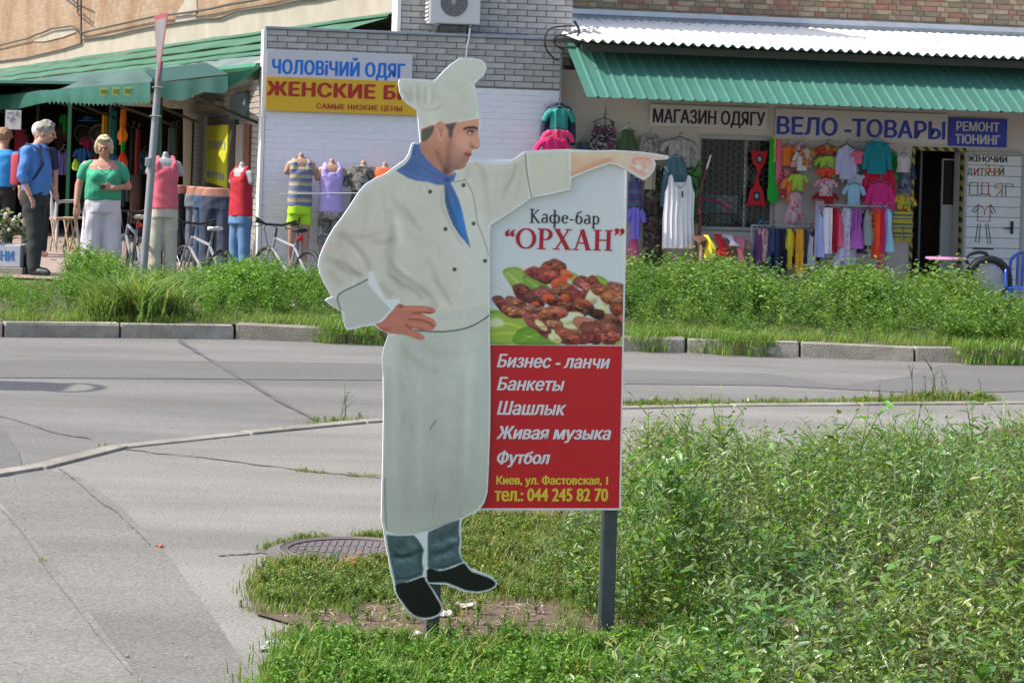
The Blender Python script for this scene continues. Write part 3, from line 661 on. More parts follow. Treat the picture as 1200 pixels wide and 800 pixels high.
# neckerchief
nk = [(484.5,169),(492.5,168.6),(492,172),(494,179),(501,188),(510,196),(519,203),(525,206),(531,205),(533,199.8),(534,204),(532,212),(528,214.5),(532,222),(537,232),(541,244),(544,258),(547,272),(551.5,291),(546,284),(538,275),(531,264),(525,250),(521.5,238),(521,226),(520.5,217),(511,216.5),(500,213),(488,212),(477,208),(464,200),(476,192),(481,184)]
cv.poly(nk, (66, 92, 140), 5, smooth=False); cv.setclip(region=[5])
cv.blob(482, 196, 10, 8, (56, 84, 128), .7); cv.blob(500, 198, 8, 9, (70, 96, 150), .6); cv.blob(518, 207, 9, 4, (74, 84, 142), .7)
cv.blob(536, 250, 5, 22, (38, 102, 172), .8, ang=-.25); cv.blob(542, 268, 3.5, 16, (40, 106, 176), .8, ang=-.2)
for P, w, k in [([(490,174),(500,190),(516,204),(528,212)], 1.6, .8), ([(483,186),(498,198),(516,208)], 1.6, .86), ([(523,216),(524,232),(530,250),(536,262)], 1.8, .66), ([(520,210),(527,212)], 2, .6), ([(528,216),(533,232),(537,250)], 1.6, .84), ([(522,240),(527,254),(536,268),(546,282)], 1.6, .75), ([(486,172),(485,184)], 1.5, .8)]: F_(P, w, k)
for P, w, k in [([(494,182),(508,198),(522,208)], 1.5, 1.15), ([(539,240),(544,262),(549,282)], 1.2, 1.12), ([(470,200),(490,208),(510,213)], 1.6, 1.08)]: cv.stroke(P, w, mul=(k,k,k), taper=True)
cv.setclip()
# upper cuff and forearm
cuff = [(618.5,180),(640,177.8),(667,176.8),(667.5,200),(667.6,221),(645,226),(624.5,230.5),(620,208)]
cv.poly(cuff, (166, 170, 160), 7, smooth=False); cv.setclip(region=[7]); cv.blob(645, 205, 22, 22, (164, 168, 158), .5); cv.stroke([(664,180),(665,218)], 2, mul=(.97,.97,.97)); cv.setclip()
cv.stroke([(616,180),(617,196),(619.5,214),(623,231)], 1.4, (74, 80, 74), .9, hard=True)
arm = [(668.8,178),(700,178.2),(720,177.8),(722,192),(714,190.6),(702,194.5),(690,199),(669,207)]
cv.poly(arm, (184, 156, 134), 8, smooth=False)
hand = [(719,177.8),(735,178.2),(750,179.6),(768,181.8),(782,184),(782.5,185.4),(780,186.2),(768,186),(762,185.6),(764.5,188),(766.6,191),(766,196),(764,201),(760,206),(754.5,209.2),(749,206.4),(741,201.8),(733,196.6),(723,192),(719,190)]
cv.poly(hand, (188, 156, 144), 9, smooth=False)
cv.setclip(region=[8, 9])
cv.stroke([(669,205),(690,196),(704,191),(714,188)], 4, (160, 122, 100), .7); cv.stroke([(670,181),(700,181.5),(730,181)], 3, (194, 168, 144), .7); cv.blob(672, 192, 5, 14, (168, 136, 112), .5)
cv.blob(732, 187, 9, 5, (196, 166, 152), .7); cv.stroke([(768,182.8),(782,184.6)], 1.1, (204, 172, 160), .8); cv.stroke([(757,185.6),(768,186.4),(780,186)], .9, (170, 124, 112), .6)
cv.stroke([(744,192),(742,188),(747,185.5),(756,186.5),(763,190)], 1.3, (168, 112, 102), .75); cv.stroke([(754,189.5),(755,195),(759,200)], 1.2, (160, 100, 92), .75); cv.stroke([(740,196),(747,201),(755,204)], 1.4, (172, 116, 106), .7)
cv.blob(757, 192.5, 4, 3.4, (200, 148, 140), .8); cv.blob(760, 199, 3, 4, (206, 158, 150), .8); cv.blob(748.5, 196, 3.4, 1.9, (222, 200, 200), .95, ang=.6); cv.blob(757.8, 199.5, 1.8, 1.4, (220, 200, 198), .8)
cv.blob(752, 201, 2.4, 2.4, (176, 118, 110), .6); cv.stroke([(763.5,189),(765,196),(761,204)], 1.2, (198, 152, 142), .6); cv.setclip()
# near cuff
cuff2 = [(396.5,351),(397.2,346.5),(401,343),(431,328.8),(438,338),(446,349),(455,358),(458.5,362),(452,369),(445,376),(438,379.5),(426,381),(409,384.4),(406,377),(403,366),(400,361)]
cv.poly(cuff2, (151, 158, 156), 15, smooth=False); cv.poly([(432,319),(437.5,317.5),(440,326),(446,344),(452,351),(460,353),(468,351.5),(459,361.5),(450,352),(441,342),(432.5,330)], (178, 189, 189), 15, smooth=False)
cv.poly([(383,352),(390,349.5),(396,350),(399,361),(400,364),(391,359)], (152, 155, 150), 15, smooth=False)
cv.stroke([(399.8,364),(397,356),(395.6,349),(398,344.5),(404,340.6),(416,335),(430.5,327.6)], 1.6, (66, 74, 80), .95, hard=True)
cv.stroke([(403,372),(406,380),(409,384)], 1.2, (110,116,112), .8, hard=True); cv.stroke([(432,331),(444,346),(458,361)], 1.0, (194, 202, 202), .7)
# near hand on the hip
SK2 = (150, 98, 84)
hd = [(440,379.5),(447,377),(454,370),(461,362.5),(467,356),(475,358),(488,358.4),(499,358.6),(507,360.4),(510.5,364),(508,367),(501,367.6),(494,367),(499,370),(506,373),(510.5,377),(511.5,380.6),(509,384),(507,386.6),(500,387),(492,386),(482,384.5),(488,388),(494,391.6),(497.5,395),(496,398),(489,397.6),(481,394.6),(473,392),(462,391.4),(452,389.5),(445,385.6)]
cv.poly(hd, SK2, 16, smooth=True); cv.setclip(region=[16])
cv.stroke([(484,367),(494,366.4),(506,366.6)], 1.0, (108, 50, 42), .85); cv.stroke([(480,374),(492,374.6),(503,378),(509,383)], 1.0, (112, 54, 46), .85); cv.stroke([(476,381),(484,385),(497,386.6)], 1.1, (110, 52, 44), .85)
cv.stroke([(472,362),(486,361.6),(500,361.8)], 1.6, (178, 110, 94), .7); cv.stroke([(482,371),(494,371.5),(506,376)], 1.4, (176, 108, 92), .7); cv.stroke([(480,379.4),(492,381),(503,384)], 1.4, (172, 104, 90), .7); cv.stroke([(478,388),(488,392),(495,396)], 1.3, (168, 98, 84), .7)
cv.blob(460, 376, 10, 7, (166, 100, 86), .6); cv.blob(450, 386, 7, 3, (128, 68, 56), .6); cv.blob(470, 358.5, 3, 2, (104, 50, 44), .7); cv.blob(509.5, 379, 1.6, 2.2, (182, 118, 104), .7); cv.setclip()
# buttons
for bx, by in ((504, 224.6), (543.2, 217), (522, 268.4), (555, 262), (532.6, 315.6), (568.4, 305.6)):
    cv.blob(bx, by, 2.4, 2.4, (54, 60, 64), 1, hard=True); cv.blob(bx-.6, by-.7, .8, .8, (92, 98, 102), .8)
    w_ = cv.win(bx-3, by-3, bx+3, by+3); cv.R[w_][np.hypot(cv.X[w_]-bx, cv.Y[w_]-by) < 2.3] = 14
rf_ = random.Random(3)
cv.setclip(region=[6, 10])
for _ in range(70):
    x, y = rf_.uniform(385, 570), rf_.uniform(205, 600); a = rf_.uniform(.9, 2.0) if y < 390 else rf_.uniform(1.35, 1.75); l_ = rf_.uniform(6, 20)*(1 if y < 390 else 1.8); k = rf_.choice([.955, .965, 1.03, 1.04])
    cv.stroke([(x, y), (x+math.cos(a)*l_*.5+rf_.uniform(-2, 2), y+math.sin(a)*l_*.5), (x+math.cos(a)*l_, y+math.sin(a)*l_)], rf_.uniform(.7, 1.8), mul=(k, k, k*.995), taper=True)
cv.setclip()
cv.noise(.006, 5, 5); cv.noise(.006, 14, 6)
cv.R[~margin] = 0
canvas_objects(cv, SF, YC-0.0012, REG, M_print, cut)

# food photograph on the board -------------------------------------------
fp = Canvas(548, 300, 735, 404, 0.8, (181, 186, 185)); rr = random.Random(4)
def leafp(P, c, ribs=()):
    fp.poly(P, c, smooth=True, soft=.7); fp.setclip(P)
    for r in ribs: fp.stroke(r, 1.0, mul=(1.25, 1.2, 1.3), taper=True)
    fp.stroke(P, 2.0, mul=(.8, .86, .7), smooth=True); fp.setclip()
fp.blob(655, 388, 80, 18, (168, 178, 170), .6)
leafp([(571,366),(590,365),(615,370),(632,384),(634,402),(600,403),(571,402)], (136, 158, 62), [[(572,376),(600,380),(630,392)], [(575,392),(600,390),(620,396)]])
leafp([(589,318),(600,313),(612,316),(617,328),(622,345),(606,342),(597,332)], (132, 154, 72), [[(592,318),(606,330),(614,342)]])
leafp([(613,324),(625,322),(640,332),(648,345),(630,345),(616,338)], (110, 140, 60), [[(616,326),(630,336),(645,344)]])
leafp([(606,388),(625,382),(648,390),(658,403),(604,403)], (98, 136, 44), [[(608,400),(630,392),(650,398)], [(612,392),(632,398)]])
leafp([(690,328),(700,323),(711,328),(713,337),(702,338),(692,336)], (128, 156, 62)); leafp([(664,322),(674,320),(682,330),(672,334)], (148, 168, 84))
leafp([(700,398),(716,392),(731,394),(731,403),(700,403)], (140, 160, 80)); leafp([(571,374),(585,372),(592,380),(582,384),(571,382)], (196, 206, 150))
for a, b, c_ in (((571,331),(604,346),(176,168,136)), ((596,308),(628,321),(178,170,140)), ((609,305),(640,316),(190,186,160)), ((571,322),(598,338),(182,176,150)), ((575,346),(600,356),(196,196,180))):
    fp.stroke([a, b], 1.2, c_, .95, smooth=False, hard=True)
def meat(cx, cy, rx, ry, ang=0.0, c=(126, 72, 56)):
    rx *= 1.6; ry *= 1.12; ang = ang*.6+.28
    P = []
    c = rr.choice([c, c, (148, 92, 70), (106, 58, 46), (138, 84, 64)]) if c == (126, 72, 56) else c
    for k in range(7):
        a = 2*math.pi*(k+rr.uniform(-.25, .25))/7; q = rr.uniform(.66, 1.3); x, y = rx*q*math.cos(a), ry*q*math.sin(a); P.append((cx+x*math.cos(ang)-y*math.sin(ang), cy+x*math.sin(ang)+y*math.cos(ang)))
    c = tuple(v*rr.uniform(.88, 1.12) for v in c)
    fp.poly(P, c, smooth=True, soft=.6); fp.setclip(P)
    fp.blob(cx+rx*.25, cy+ry*.7, rx*.9, ry*.45, mul=(.60, .52, .50)); fp.blob(cx-rx*.2, cy-ry*.45, rx*.55, ry*.35, mul=(1.22, 1.2, 1.2))
    for _ in range(22):
        x, y = cx+rr.uniform(-.7, .7)*rx, cy+rr.uniform(-.7, .7)*ry; fp.blob(x, y, rr.uniform(.6, 2.2), rr.uniform(.5, 1.2), mul=rr.choice([(1.5, 1.4, 1.35), (.5, .45, .45), (.65, .5, .5), (1.3, 1.0, .9)]))
    fp.stroke(P+[P[0]], .8, mul=(.80, .75, .75)); fp.setclip()
def veg(cx, cy, rx, ry, ang, c):
    P = [(cx+rx*rr.uniform(.85, 1.1)*math.cos(k*.9)*math.cos(ang)-ry*math.sin(k*.9)*math.sin(ang), cy+rx*math.cos(k*.9)*math.sin(ang)+ry*rr.uniform(.85, 1.1)*math.sin(k*.9)*math.cos(ang)) for k in range(7)]
    fp.poly(P, c, smooth=True, soft=.7); fp.setclip(P); fp.blob(cx-rx*.2, cy-ry*.3, rx*.5, ry*.4, mul=(1.14, 1.2, 1.25)); fp.blob(cx+rx*.3, cy+ry*.5, rx*.6, ry*.4, mul=(.78, .72, .7)); fp.setclip()
ON, PP, BK = (192, 186, 136), (190, 78, 44), (54, 38, 30)
for t_ in [(629,321,8,6,.2),(642,315,8,6,-.3),(653,312,8,6,.2),(635,327,8,6,.3),(646,324,9,7,0),(613,346,9,8,.4),(606,355,8,7,.2)]: meat(*t_)
for t_ in [(587,356,8,6.5,.6),(595,363,8,6,.4),(604,366,8,6,.2),(613,341,8,6,-.2)]: meat(*t_)
veg(655, 331, 11, 6.5, -.4, PP); veg(664, 321, 9, 4.5, .5, (196, 92, 48))
for t_ in [(626,350,9,8,.2),(637,345,8,7,.3),(648,352,9,7,.4),(660,357,8,7,.1),(668,342,10,8,.3),(681,332,9,7,.4),(690,338,9,8,.6),(676,346,9,8,.2),(657,342,7,6,0),(695,330,7,5,.3)]: meat(*t_)
veg(643, 349, 8, 5, .5, PP); veg(625, 359, 8, 5, -.6, (196, 84, 46)); veg(662, 348, 6, 4, .2, (182, 84, 50)); meat(647, 355, 5, 4, 0, (70, 40, 32))
veg(694, 348, 8, 12, .5, ON); veg(705, 364, 7, 9, .2, (186, 180, 126)); veg(711, 352, 6, 7, 0, (178, 172, 120))
for t_ in [(676,363,9,7,.1),(684,356,7,6,.3),(707,340,9,8,.2),(722,340,8,8,.4),(715,350,9,8,0),(727,352,6,9,0),(724,364,7,8,.2),(728,378,5,9,.1),(717,374,8,7,.2)]: meat(*t_)
meat(698, 367, 6, 6.5, .2, BK); meat(675, 364, 6, 4, .1, (84, 36, 30))
veg(667, 374, 17, 9, -.25, (200, 198, 150)); veg(650, 391, 9, 8, .5, (196, 190, 130)); veg(673, 384, 14, 5, -.2, (184, 180, 130))
for t_ in [(620,368,8,8,.2),(630,375,10,9,.4),(641,368,9,8,.2),(652,366,8,7,.1),(634,384,9,7,.4),(648,380,7,6,.1),(625,362,7,5,0)]: meat(*t_)
veg(634, 381, 10, 3.5, .7, (198, 186, 130))
for t_ in [(665,393,11,9,.2),(678,397,9,6,.2),(690,380,11,8,.2),(686,391,9,8,.2),(700,390,11,9,.3),(714,386,9,8,.1),(710,396,9,6,.2),(718,394,6,6,0),(694,397,8,5,0)]: meat(*t_)
veg(650, 396, 9, 5, .5, (204, 196, 132))
fp.R[:] = 0
pb = np.array([(549,301),(733.2,303),(729.4,404),(549,403)]); fp.R[Canvas.inside(pb, fp.X, fp.Y)] = 1
PRINT_K = np.array([1.75, 1.72, 1.68]); canvas_objects(fp, SF, -0.0076, {1: 'food_picture'}, M_print, board)

# lettering --------------------------------------------------------------
M_tw = mat('printed_pale_letters', (0.86, 0.83, 0.82), 0.45, 0.02); M_tr = mat('printed_crimson_letters', (0.50, 0.014, 0.03), 0.45, 0.03)
M_td = mat('printed_dark_letters', srgb(50, 52, 54), 0.45, 0.02); M_ty = mat('printed_yellow_letters', (0.85, 0.66, 0.05), 0.45, 0.03)
def stext(s, x0, x1, y0, y1, m, name='lettering', skew=0, **kw):
    ym = (y0+y1)/2; a = spx(x0, ym, -.008)[0]; b = spx(x1, ym, -.008)[0]; z0 = spx((x0+x1)/2, y1, -.008)[1]; z1 = spx((x0+x1)/2, y0, -.008)[1]
    t = text_mb(s, a, b, z0, z1, y=-0.0082, **kw); return t.build(name, m, board)
stext('Бизнес - ланчи', 583, 714.5, 415.5, 431, M_tw, bold=.040, shear=.24)
stext('Банкеты', 583, 661, 442, 457.5, M_tw, bold=.040, shear=.24)
stext('Шашлык', 583, 663, 470, 486, M_tw, bold=.040, shear=.24)
stext('Живая музыка', 582.5, 715.5, 499.5, 518.5, M_tw, bold=.040, shear=.24)
stext('Футбол', 583, 644, 528, 547, M_tw, bold=.040, shear=.24)
stext('Киев, ул. Фастовская, 1', 582, 712, 557, 570, M_ty, bold=.04)
stext('тел.: 044 245 82 70', 580, 712, 572, 587, M_ty, bold=.045)

# serif capitals built from thick and thin strokes; u,v in letter units (height 1)
def seg(mb_, P, w):
    P = [Vector((p[0], p[1])) for p in P]; ws = w if isinstance(w, (list, tuple)) else [w]*len(P); ws = [x*1.10+.006 for x in ws]; L_, R_ = [], []
    for i, p in enumerate(P):
        d = (P[min(i+1, len(P)-1)]-P[max(i-1, 0)]).normalized(); nn = Vector((-d.y, d.x))*ws[i]*.5; L_.append(p+nn); R_.append(p-nn)
    n = len(P); mb_.append(([(*v,) for v in L_+R_], [(i, n+i, n+i+1, i+1) for i in range(n-1)]))
def arc(cx, cy, rx, ry, a0, a1, n=20): return [(cx+rx*math.cos(math.radians(a0+(a1-a0)*i/n)), cy+ry*math.sin(math.radians(a0+(a1-a0)*i/n))) for i in range(n+1)]
def arcw(a0, a1, t, T, n=20): return [t+(T-t)*abs(math.cos(math.radians(a0+(a1-a0)*i/n)))**1.4 for i in range(n+1)]
def stem(q, x, z0=0, z1=1, w=.15, sb_=True, st_=True, sw=.36):
    seg(q, [(x, z0), (x, z1)], w)
    if sb_: seg(q, [(x-sw/2, z0+.02), (x+sw/2, z0+.02)], .045)
    if st_: seg(q, [(x-sw/2, z1-.02), (x+sw/2, z1-.02)], .045)
def glyph(ch):
    q = []; T, t = .15, .05
    if ch == 'О': seg(q, arc(.42, .5, .36, .47, 0, 360, 36), arcw(0, 360, t, T, 36)); return q, .86
    if ch == 'Р': stem(q, .2); seg(q, [(.2, .97), (.36, .97)]+arc(.36, .72, .24, .25, 90, -90, 14)+[(.2, .47)], [t, t]+arcw(90, -90, t, T, 14)+[t]); return q, .68
    if ch == 'Х':
        seg(q, [(.16, .97), (.64, .03)], .16); seg(q, [(.66, .97), (.14, .03)], .055)
        for x, z in ((.16, .98), (.66, .98), (.14, .02), (.66, .02)): seg(q, [(x-.15, z), (x+.15, z)], .045)
        return q, .82
    if ch == 'А':
        seg(q, [(.40, .99), (.13, .02)], .055); seg(q, [(.40, 1.0), (.68, .02)], .16); seg(q, [(.21, .34), (.56, .34)], .05)
        for x in (.12, .68): seg(q, [(x-.13, .02), (x+.15, .02)], .045)
        return q, .84
    if ch == 'Н': stem(q, .2); stem(q, .7); seg(q, [(.2, .5), (.7, .5)], .055); return q, .9
    if ch in '“”':
        for k in (0, .2):
            if ch == '“': seg(q, [(.1+k, .70), (.085+k, .82), (.2+k, .98)], [.12, .11, .02]); seg(q, arc(.11+k, .73, .05, .05, 0, 360, 8), .08)
            else: seg(q, [(.16+k, .93), (.17+k, .82), (.07+k, .66)], [.12, .11, .02]); seg(q, arc(.15+k, .92, .05, .05, 0, 360, 8), .08)
        return q, .42
    if ch == 'К':
        stem(q, .2, w=.105); seg(q, [(.26, .5), (.52, .86), (.62, .95), (.68, .93)], [.05, .06, .07, .06]); seg(q, [(.3, .52), (.66, .03)], .105); seg(q, [(.54, .02), (.82, .02)], .045); return q, .78
    if ch == 'а':
        seg(q, [(.12, .56)]+arc(.27, .50, .14, .15, 140, 0, 8)+[(.41, .1), (.5, .03)], [.05]+[.06]*4+[.09]*5+[.11, .04]); seg(q, [(.4, .38)]+arc(.24, .19, .15, .17, 80, 300, 10)+[(.4, .12)], [.04]+[.06, .08, .1, .11, .11, .1, .09, .07, .06, .05, .05]+[.04]); return q, .52
    if ch == 'ф':
        seg(q, [(.4, -.3), (.4, .98)], .1); seg(q, [(.28, -.29), (.52, -.29)], .04); seg(q, [(.28, .95), (.4, .98)], .04)
        seg(q, arc(.25, .31, .16, .29, 20, 340, 18), arcw(20, 340, .05, .11, 18)); seg(q, arc(.55, .31, .16, .29, 160, -160, 18), arcw(160, -160, .05, .11, 18)); return q, .8
    if ch == 'е': seg(q, [(.1, .34), (.44, .36)], .045); seg(q, [(.44, .36)]+arc(.28, .31, .18, .29, 15, 320, 18), [.08]+arcw(15, 320, .045, .115, 18)); return q, .52
    if ch == '-': seg(q, [(.06, .29), (.32, .29)], .08); return q, .38
    if ch == 'б': seg(q, arc(.28, .29, .19, .28, 0, 360, 24), arcw(0, 360, .05, .115, 24)); seg(q, [(.1, .3), (.11, .6), (.2, .8), (.36, .86), (.46, .93)], [.1, .09, .08, .09, .04]); return q, .56
    if ch == 'р': seg(q, [(.15, -.3), (.15, .6)], .1); seg(q, [(.03, -.29), (.28, -.29)], .04); seg(q, [(.03, .58), (.15, .6)], .04); seg(q, arc(.32, .31, .17, .29, 150, -150, 18), arcw(150, -150, .05, .11, 18)); return q, .58
    return q, .3
def serif(s, x0, x1, yb, yt, m, sp=.0, name='lettering'):
    adv = 0; allg = []
    for ch in s: q, a = glyph(ch); allg.append((q, adv)); adv += a+sp
    mb = MB(); ya = (yb+yt)/2; A = spx(x0, ya, -.008)[0]; B = spx(x1, ya, -.008)[0]; zb = spx((x0+x1)/2, yb, -.008)[1]; zt = spx((x0+x1)/2, yt, -.008)[1]; tot = adv-sp; j = 0
    for q, ad in allg:
        for vs_, fs_ in q:
            j += 1; mb.add([(A+(ad+x)/tot*(B-A), -.0082-.00002*(j % 5), zb+z*(zt-zb)) for x, z in vs_], fs_)
    return mb.build(name, m, board)
serif('“', 591, 603.5, 293, 268, M_tr); serif('ОРХАН', 605, 718.5, 292.5, 268.5, M_tr, .03); serif('”', 718, 731, 292, 268, M_tr)
serif('Кафе-бар', 620, 703, 262, 246, M_td, .03)
# ------------------------------------------------------------------ buildings
TH = math.atan(0.2)
FF = Frame((at(305, 309, 29.8).x, 29.8, 0.0), TH)          # front plane of the brick annex; local x = 0 at its left corner
def brick_mat(name, c, var, rnd, rough=.9, col2=None, bump=.5):
    return mat(name, c, rough, var, scale=9, bump=bump, bscale=50, rnd=rnd, col2=col2)
M_bg = brick_mat('grey_silicate_brick', (0.44, 0.42, 0.40), .16, .13)
M_bw = brick_mat('white_painted_brick', (0.80, 0.80, 0.84), .03, .018, .7, bump=.25)
M_mg = mat('brick_mortar_grey', (0.22, 0.205, 0.19), 0.95, .2, scale=20)
M_mw = mat('painted_mortar', (0.76, 0.765, 0.81), 0.8, .05, scale=10)
M_beige = mat('beige_plaster', (0.60, 0.505, 0.45), 0.9, scale=1.3, col2=(0.69, 0.60, 0.545), bump=.25, bscale=30)
M_bright = mat('white_paint_and_sunlit_edge', (0.78, 0.78, 0.76), 0.7, .05)  # white of the scooter tip; also paints sunlight onto the brick edges
M_tin = mat('zinc_flashing', (0.34, 0.37, 0.42), 0.45, .2, scale=5, metal=.55)
M_slate = mat('white_corrugated_sheet', (0.80, 0.79, 0.78), 0.75, .06, scale=4, bump=.2)
M_green = mat('green_profiled_sheet', (0.065, 0.185, 0.145), 0.36, .12, scale=1.2, spec=.5)
M_greend = mat('green_sheet_underside', (0.02, 0.11, 0.08), 0.6, .1)
M_blk = mat('black_rubber', (0.015, 0.015, 0.016), 0.6, .1)
M_steel = mat('grey_steel', (0.25, 0.26, 0.27), 0.45, .15, metal=.4)
M_glassd = mat('dark_window_glass', (0.02, 0.024, 0.024), 0.12, .2, spec=.6)
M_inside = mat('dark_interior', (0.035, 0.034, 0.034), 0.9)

def z_at(px, py, y=0.0): return FF.hit(px, py, y)
ax1 = z_at(657, 80)[0]                      # right end of the annex front
ztop = (z_at(312, 33)[1]+z_at(655, 49)[1])/2
zpaint = z_at(610, 105)[1]
annex = thing('brick_annex', 'low white brick annex with a painted lower wall, mannequins lined up in front of it', 'building', FF, (0, 0, 0))
CO, BLn = 0.0775, 0.2525
def brick_meshes(name, L_, h, d, m, n=4, jit=.0015):
    out = []
    for k in range(n):
        vs_, fs_ = bev_box(0, L_, 0, d, 0, h, .004)
        vs_ = [(x+random.uniform(-jit, jit), y+random.uniform(-jit, jit), z+random.uniform(-jit, jit)) for x, y, z in vs_]
        q = MB(); q.add(vs_, fs_); out.append(q.me(name, m))
    return out
def lay(parent, name, x0, x1, z0, z1, yf, m, joint=.011, limit=300, d=.03, proud=.006, m_back=None, seq=None, CO=CO, BLn=BLn, thick=.12):
    """running-bond bricks; the first 'limit' are parts, the others one joined part"""
    full = brick_meshes(name, BLn-joint, CO-joint, d, m); half = brick_meshes(name, BLn/2-joint, CO-joint, d, m, 2); cache = {}
    rows = []; z = z1-CO; r = 0; rest = MB(); n = 0
    while z > z0-CO*.9:
        zb = max(z, z0); off = -BLn/2 if r % 2 else 0; x = x0+off
        while x < x1-.02:
            a = max(x, x0); b = min(x+BLn, x1)
            if b-a > .03 and z+CO-joint-zb > .02:
                yy = yf-proud+random.uniform(-.002, .002)
                L_ = b-a-joint
                if n < limit and zb == z:
                    if abs(L_-(BLn-joint)) < .01: me_ = random.choice(full)
                    elif abs(L_-(BLn/2-joint)) < .01: me_ = random.choice(half)
                    else:
                        key = round(L_, 2)
                        if key not in cache: q = MB(); q.add(*bev_box(0, L_, 0, d, 0, CO-joint, .004)); cache[key] = q.me(name, m)
                        me_ = cache[key]
                    link(name, me_, parent, (a+joint/2, yy, z+joint/2)); n += 1
                else: rest.add(*bev_box(a+joint/2, b-joint/2, yy, yy+d, zb+joint/2, z+CO-joint/2, .003))
            x += BLn
        z -= CO; r += 1
    if rest.v: tag(rest.build(name+'work', m, parent), kind='stuff')
    return n
# cores of the walls
b = MB(); b.box(.004, ax1-.004, .008, .24, -.3, zpaint); b.build('wall', M_mw, annex)
b = MB(); b.box(.004, ax1-.004, .008, .24, zpaint, ztop-.01); b.build('wall', M_mg, annex)
n1 = lay(annex, 'brick', 0, ax1, zpaint, ztop, 0, M_bg, limit=170)
lay(annex, 'painted_brick', 0, ax1, -.1, zpaint, 0, M_bw, joint=.006, limit=130, proud=-.0045)
b = MB(); b.bbox(-.03, ax1+.02, -.035, .26, ztop, ztop+.035, .006); b.build('coping', M_tin, annex)
b = MB(); b.bbox(-.045, -.001, -.004, .32, -.3, ztop-.002, .004); b.build('sunlit_corner_strip', M_bright, annex)  # added white strip that paints sunlight onto the annex corner
# side wall of the annex (receding to the left), brick behind the white edge strip
S_len = 15.5
sw = MB(); sw.box(-.0, .24, .25, S_len, -.3, 2.75); sw.build('side_wall', M_mg, annex)
rest = MB(); z = 2.75-CO; r = 0
while z > 0:
    y = 0.02 - (BLn/2 if r % 2 else 0)
    while y < S_len:
        rest.add(*bev_box(-.008+random.uniform(-.002, .002), .03, max(y, .0)+.006, min(y+BLn, S_len)-.006, z+.006, z+CO-.006, .003)); y += BLn
    z -= CO; r += 1
tag(rest.build('side_brickwork', mat('side_wall_brick', (0.40, 0.37, 0.34), .9, .15, scale=5, bump=.4), annex), kind='stuff')  # side bricks a little darker than the grey front bricks
rf = MB(); rf.box(.24, ax1-.01, .24, 9.0, 2.72, 2.8); rf.build('flat_roof', mat('roofing_felt', (0.08, 0.08, 0.08), .9), annex)
# penthouse block on top of it (set back)
PY = 0.35
px0, px1 = z_at(470, 15, PY)[0], z_at(671, 20, PY)[0]
zp0, zp1 = ztop-.3, z_at(570, -11, PY)[1]
ph = thing('upper_brick_block', 'grey brick upper block above the annex carrying the air conditioner', 'building', FF, (0, 0, 0))
b = MB(); b.box(px0+.01, px1-.01, PY+.008, PY+.5, zp0, zp1); b.build('wall', M_mg, ph)
lay(ph, 'brick', px0, px1, zp0+.1, zp1, PY, M_bg, limit=200)
b = MB(); b.bbox(px0-.05, px0, PY-.012, PY+.45, zp0, zp1+.02, .004); b.build('sunlit_edge_strip', M_bright, ph)  # white strip: sunlight on the block's left side put into colour
b = MB(); b.box(px0-.05, px1+.02, PY-.02, PY+.52, zp1+.0, zp1+.05); b.build('coping', M_tin, ph)

# shop wing on the right: plastered wall set back, openings cut out
SY = 0.35
def rr_(x0, y0, x1, y1, y=SY): return FF.rect(x0, y0, x1, y1, y)
shop = thing('shop_building', 'single storey shop with beige plaster wall, barred window and open door behind hanging clothes', 'building', FF, (ax1, SY, 0))
sx0 = ax1; sx1 = z_at(1200, 150, SY)[0]+6.0; sz1 = 2.55+.2
wx0, wx1, wz0, wz1 = rr_(818, 163, 907, 266)
dx0, dx1, dz0, dz1 = rr_(1069, 177, 1126, 352)
dz0 = -.27
L0 = lambda x: x-ax1
def wallbox(q, a, b_, c, d): q.box(L0(a), L0(b_), 0, .30, c, d)
q = MB()
for a, b_, c, d in ((sx0, wx0, -.6, sz1), (wx0, wx1, -.6, wz0), (wx0, wx1, wz1, sz1), (wx1, dx0, -.6, sz1), (dx0, dx1, dz1, sz1), (dx0, dx1, -.6, dz0), (dx1, sx1, -.6, sz1)): wallbox(q, a, b_, c, d)
q.build('wall', M_beige, shop)
q = MB(); q.box(L0(ax1)-.0, .55, -.35+.02, 0-.001, -.4, 2.2)   # return where the annex steps forward
q = MB(); q.bbox(-.01, .02, -.34, .0, -.4, ztop-.2, .004); q.build('corner_trim', M_bg, shop)
# joints between the wall panels
q = MB()
for px in (708, 909):
    x_ = L0(z_at(px, 180, SY)[0]); q.box(x_-.012, x_+.012, -.004, .002, -.2, 2.3)
q.build('panel_joint', mat('joint_filler', (0.36, 0.31, 0.28), .9), shop)
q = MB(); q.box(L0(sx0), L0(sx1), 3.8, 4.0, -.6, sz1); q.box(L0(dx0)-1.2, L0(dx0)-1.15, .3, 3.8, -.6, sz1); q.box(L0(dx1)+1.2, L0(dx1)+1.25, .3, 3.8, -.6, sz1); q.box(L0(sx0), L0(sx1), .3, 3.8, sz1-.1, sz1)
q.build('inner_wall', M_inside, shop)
q = MB(); q.box(L0(sx0), L0(sx1), .3, 3.8, -.42, -.27); q.build('inner_floor', M_inside, shop)
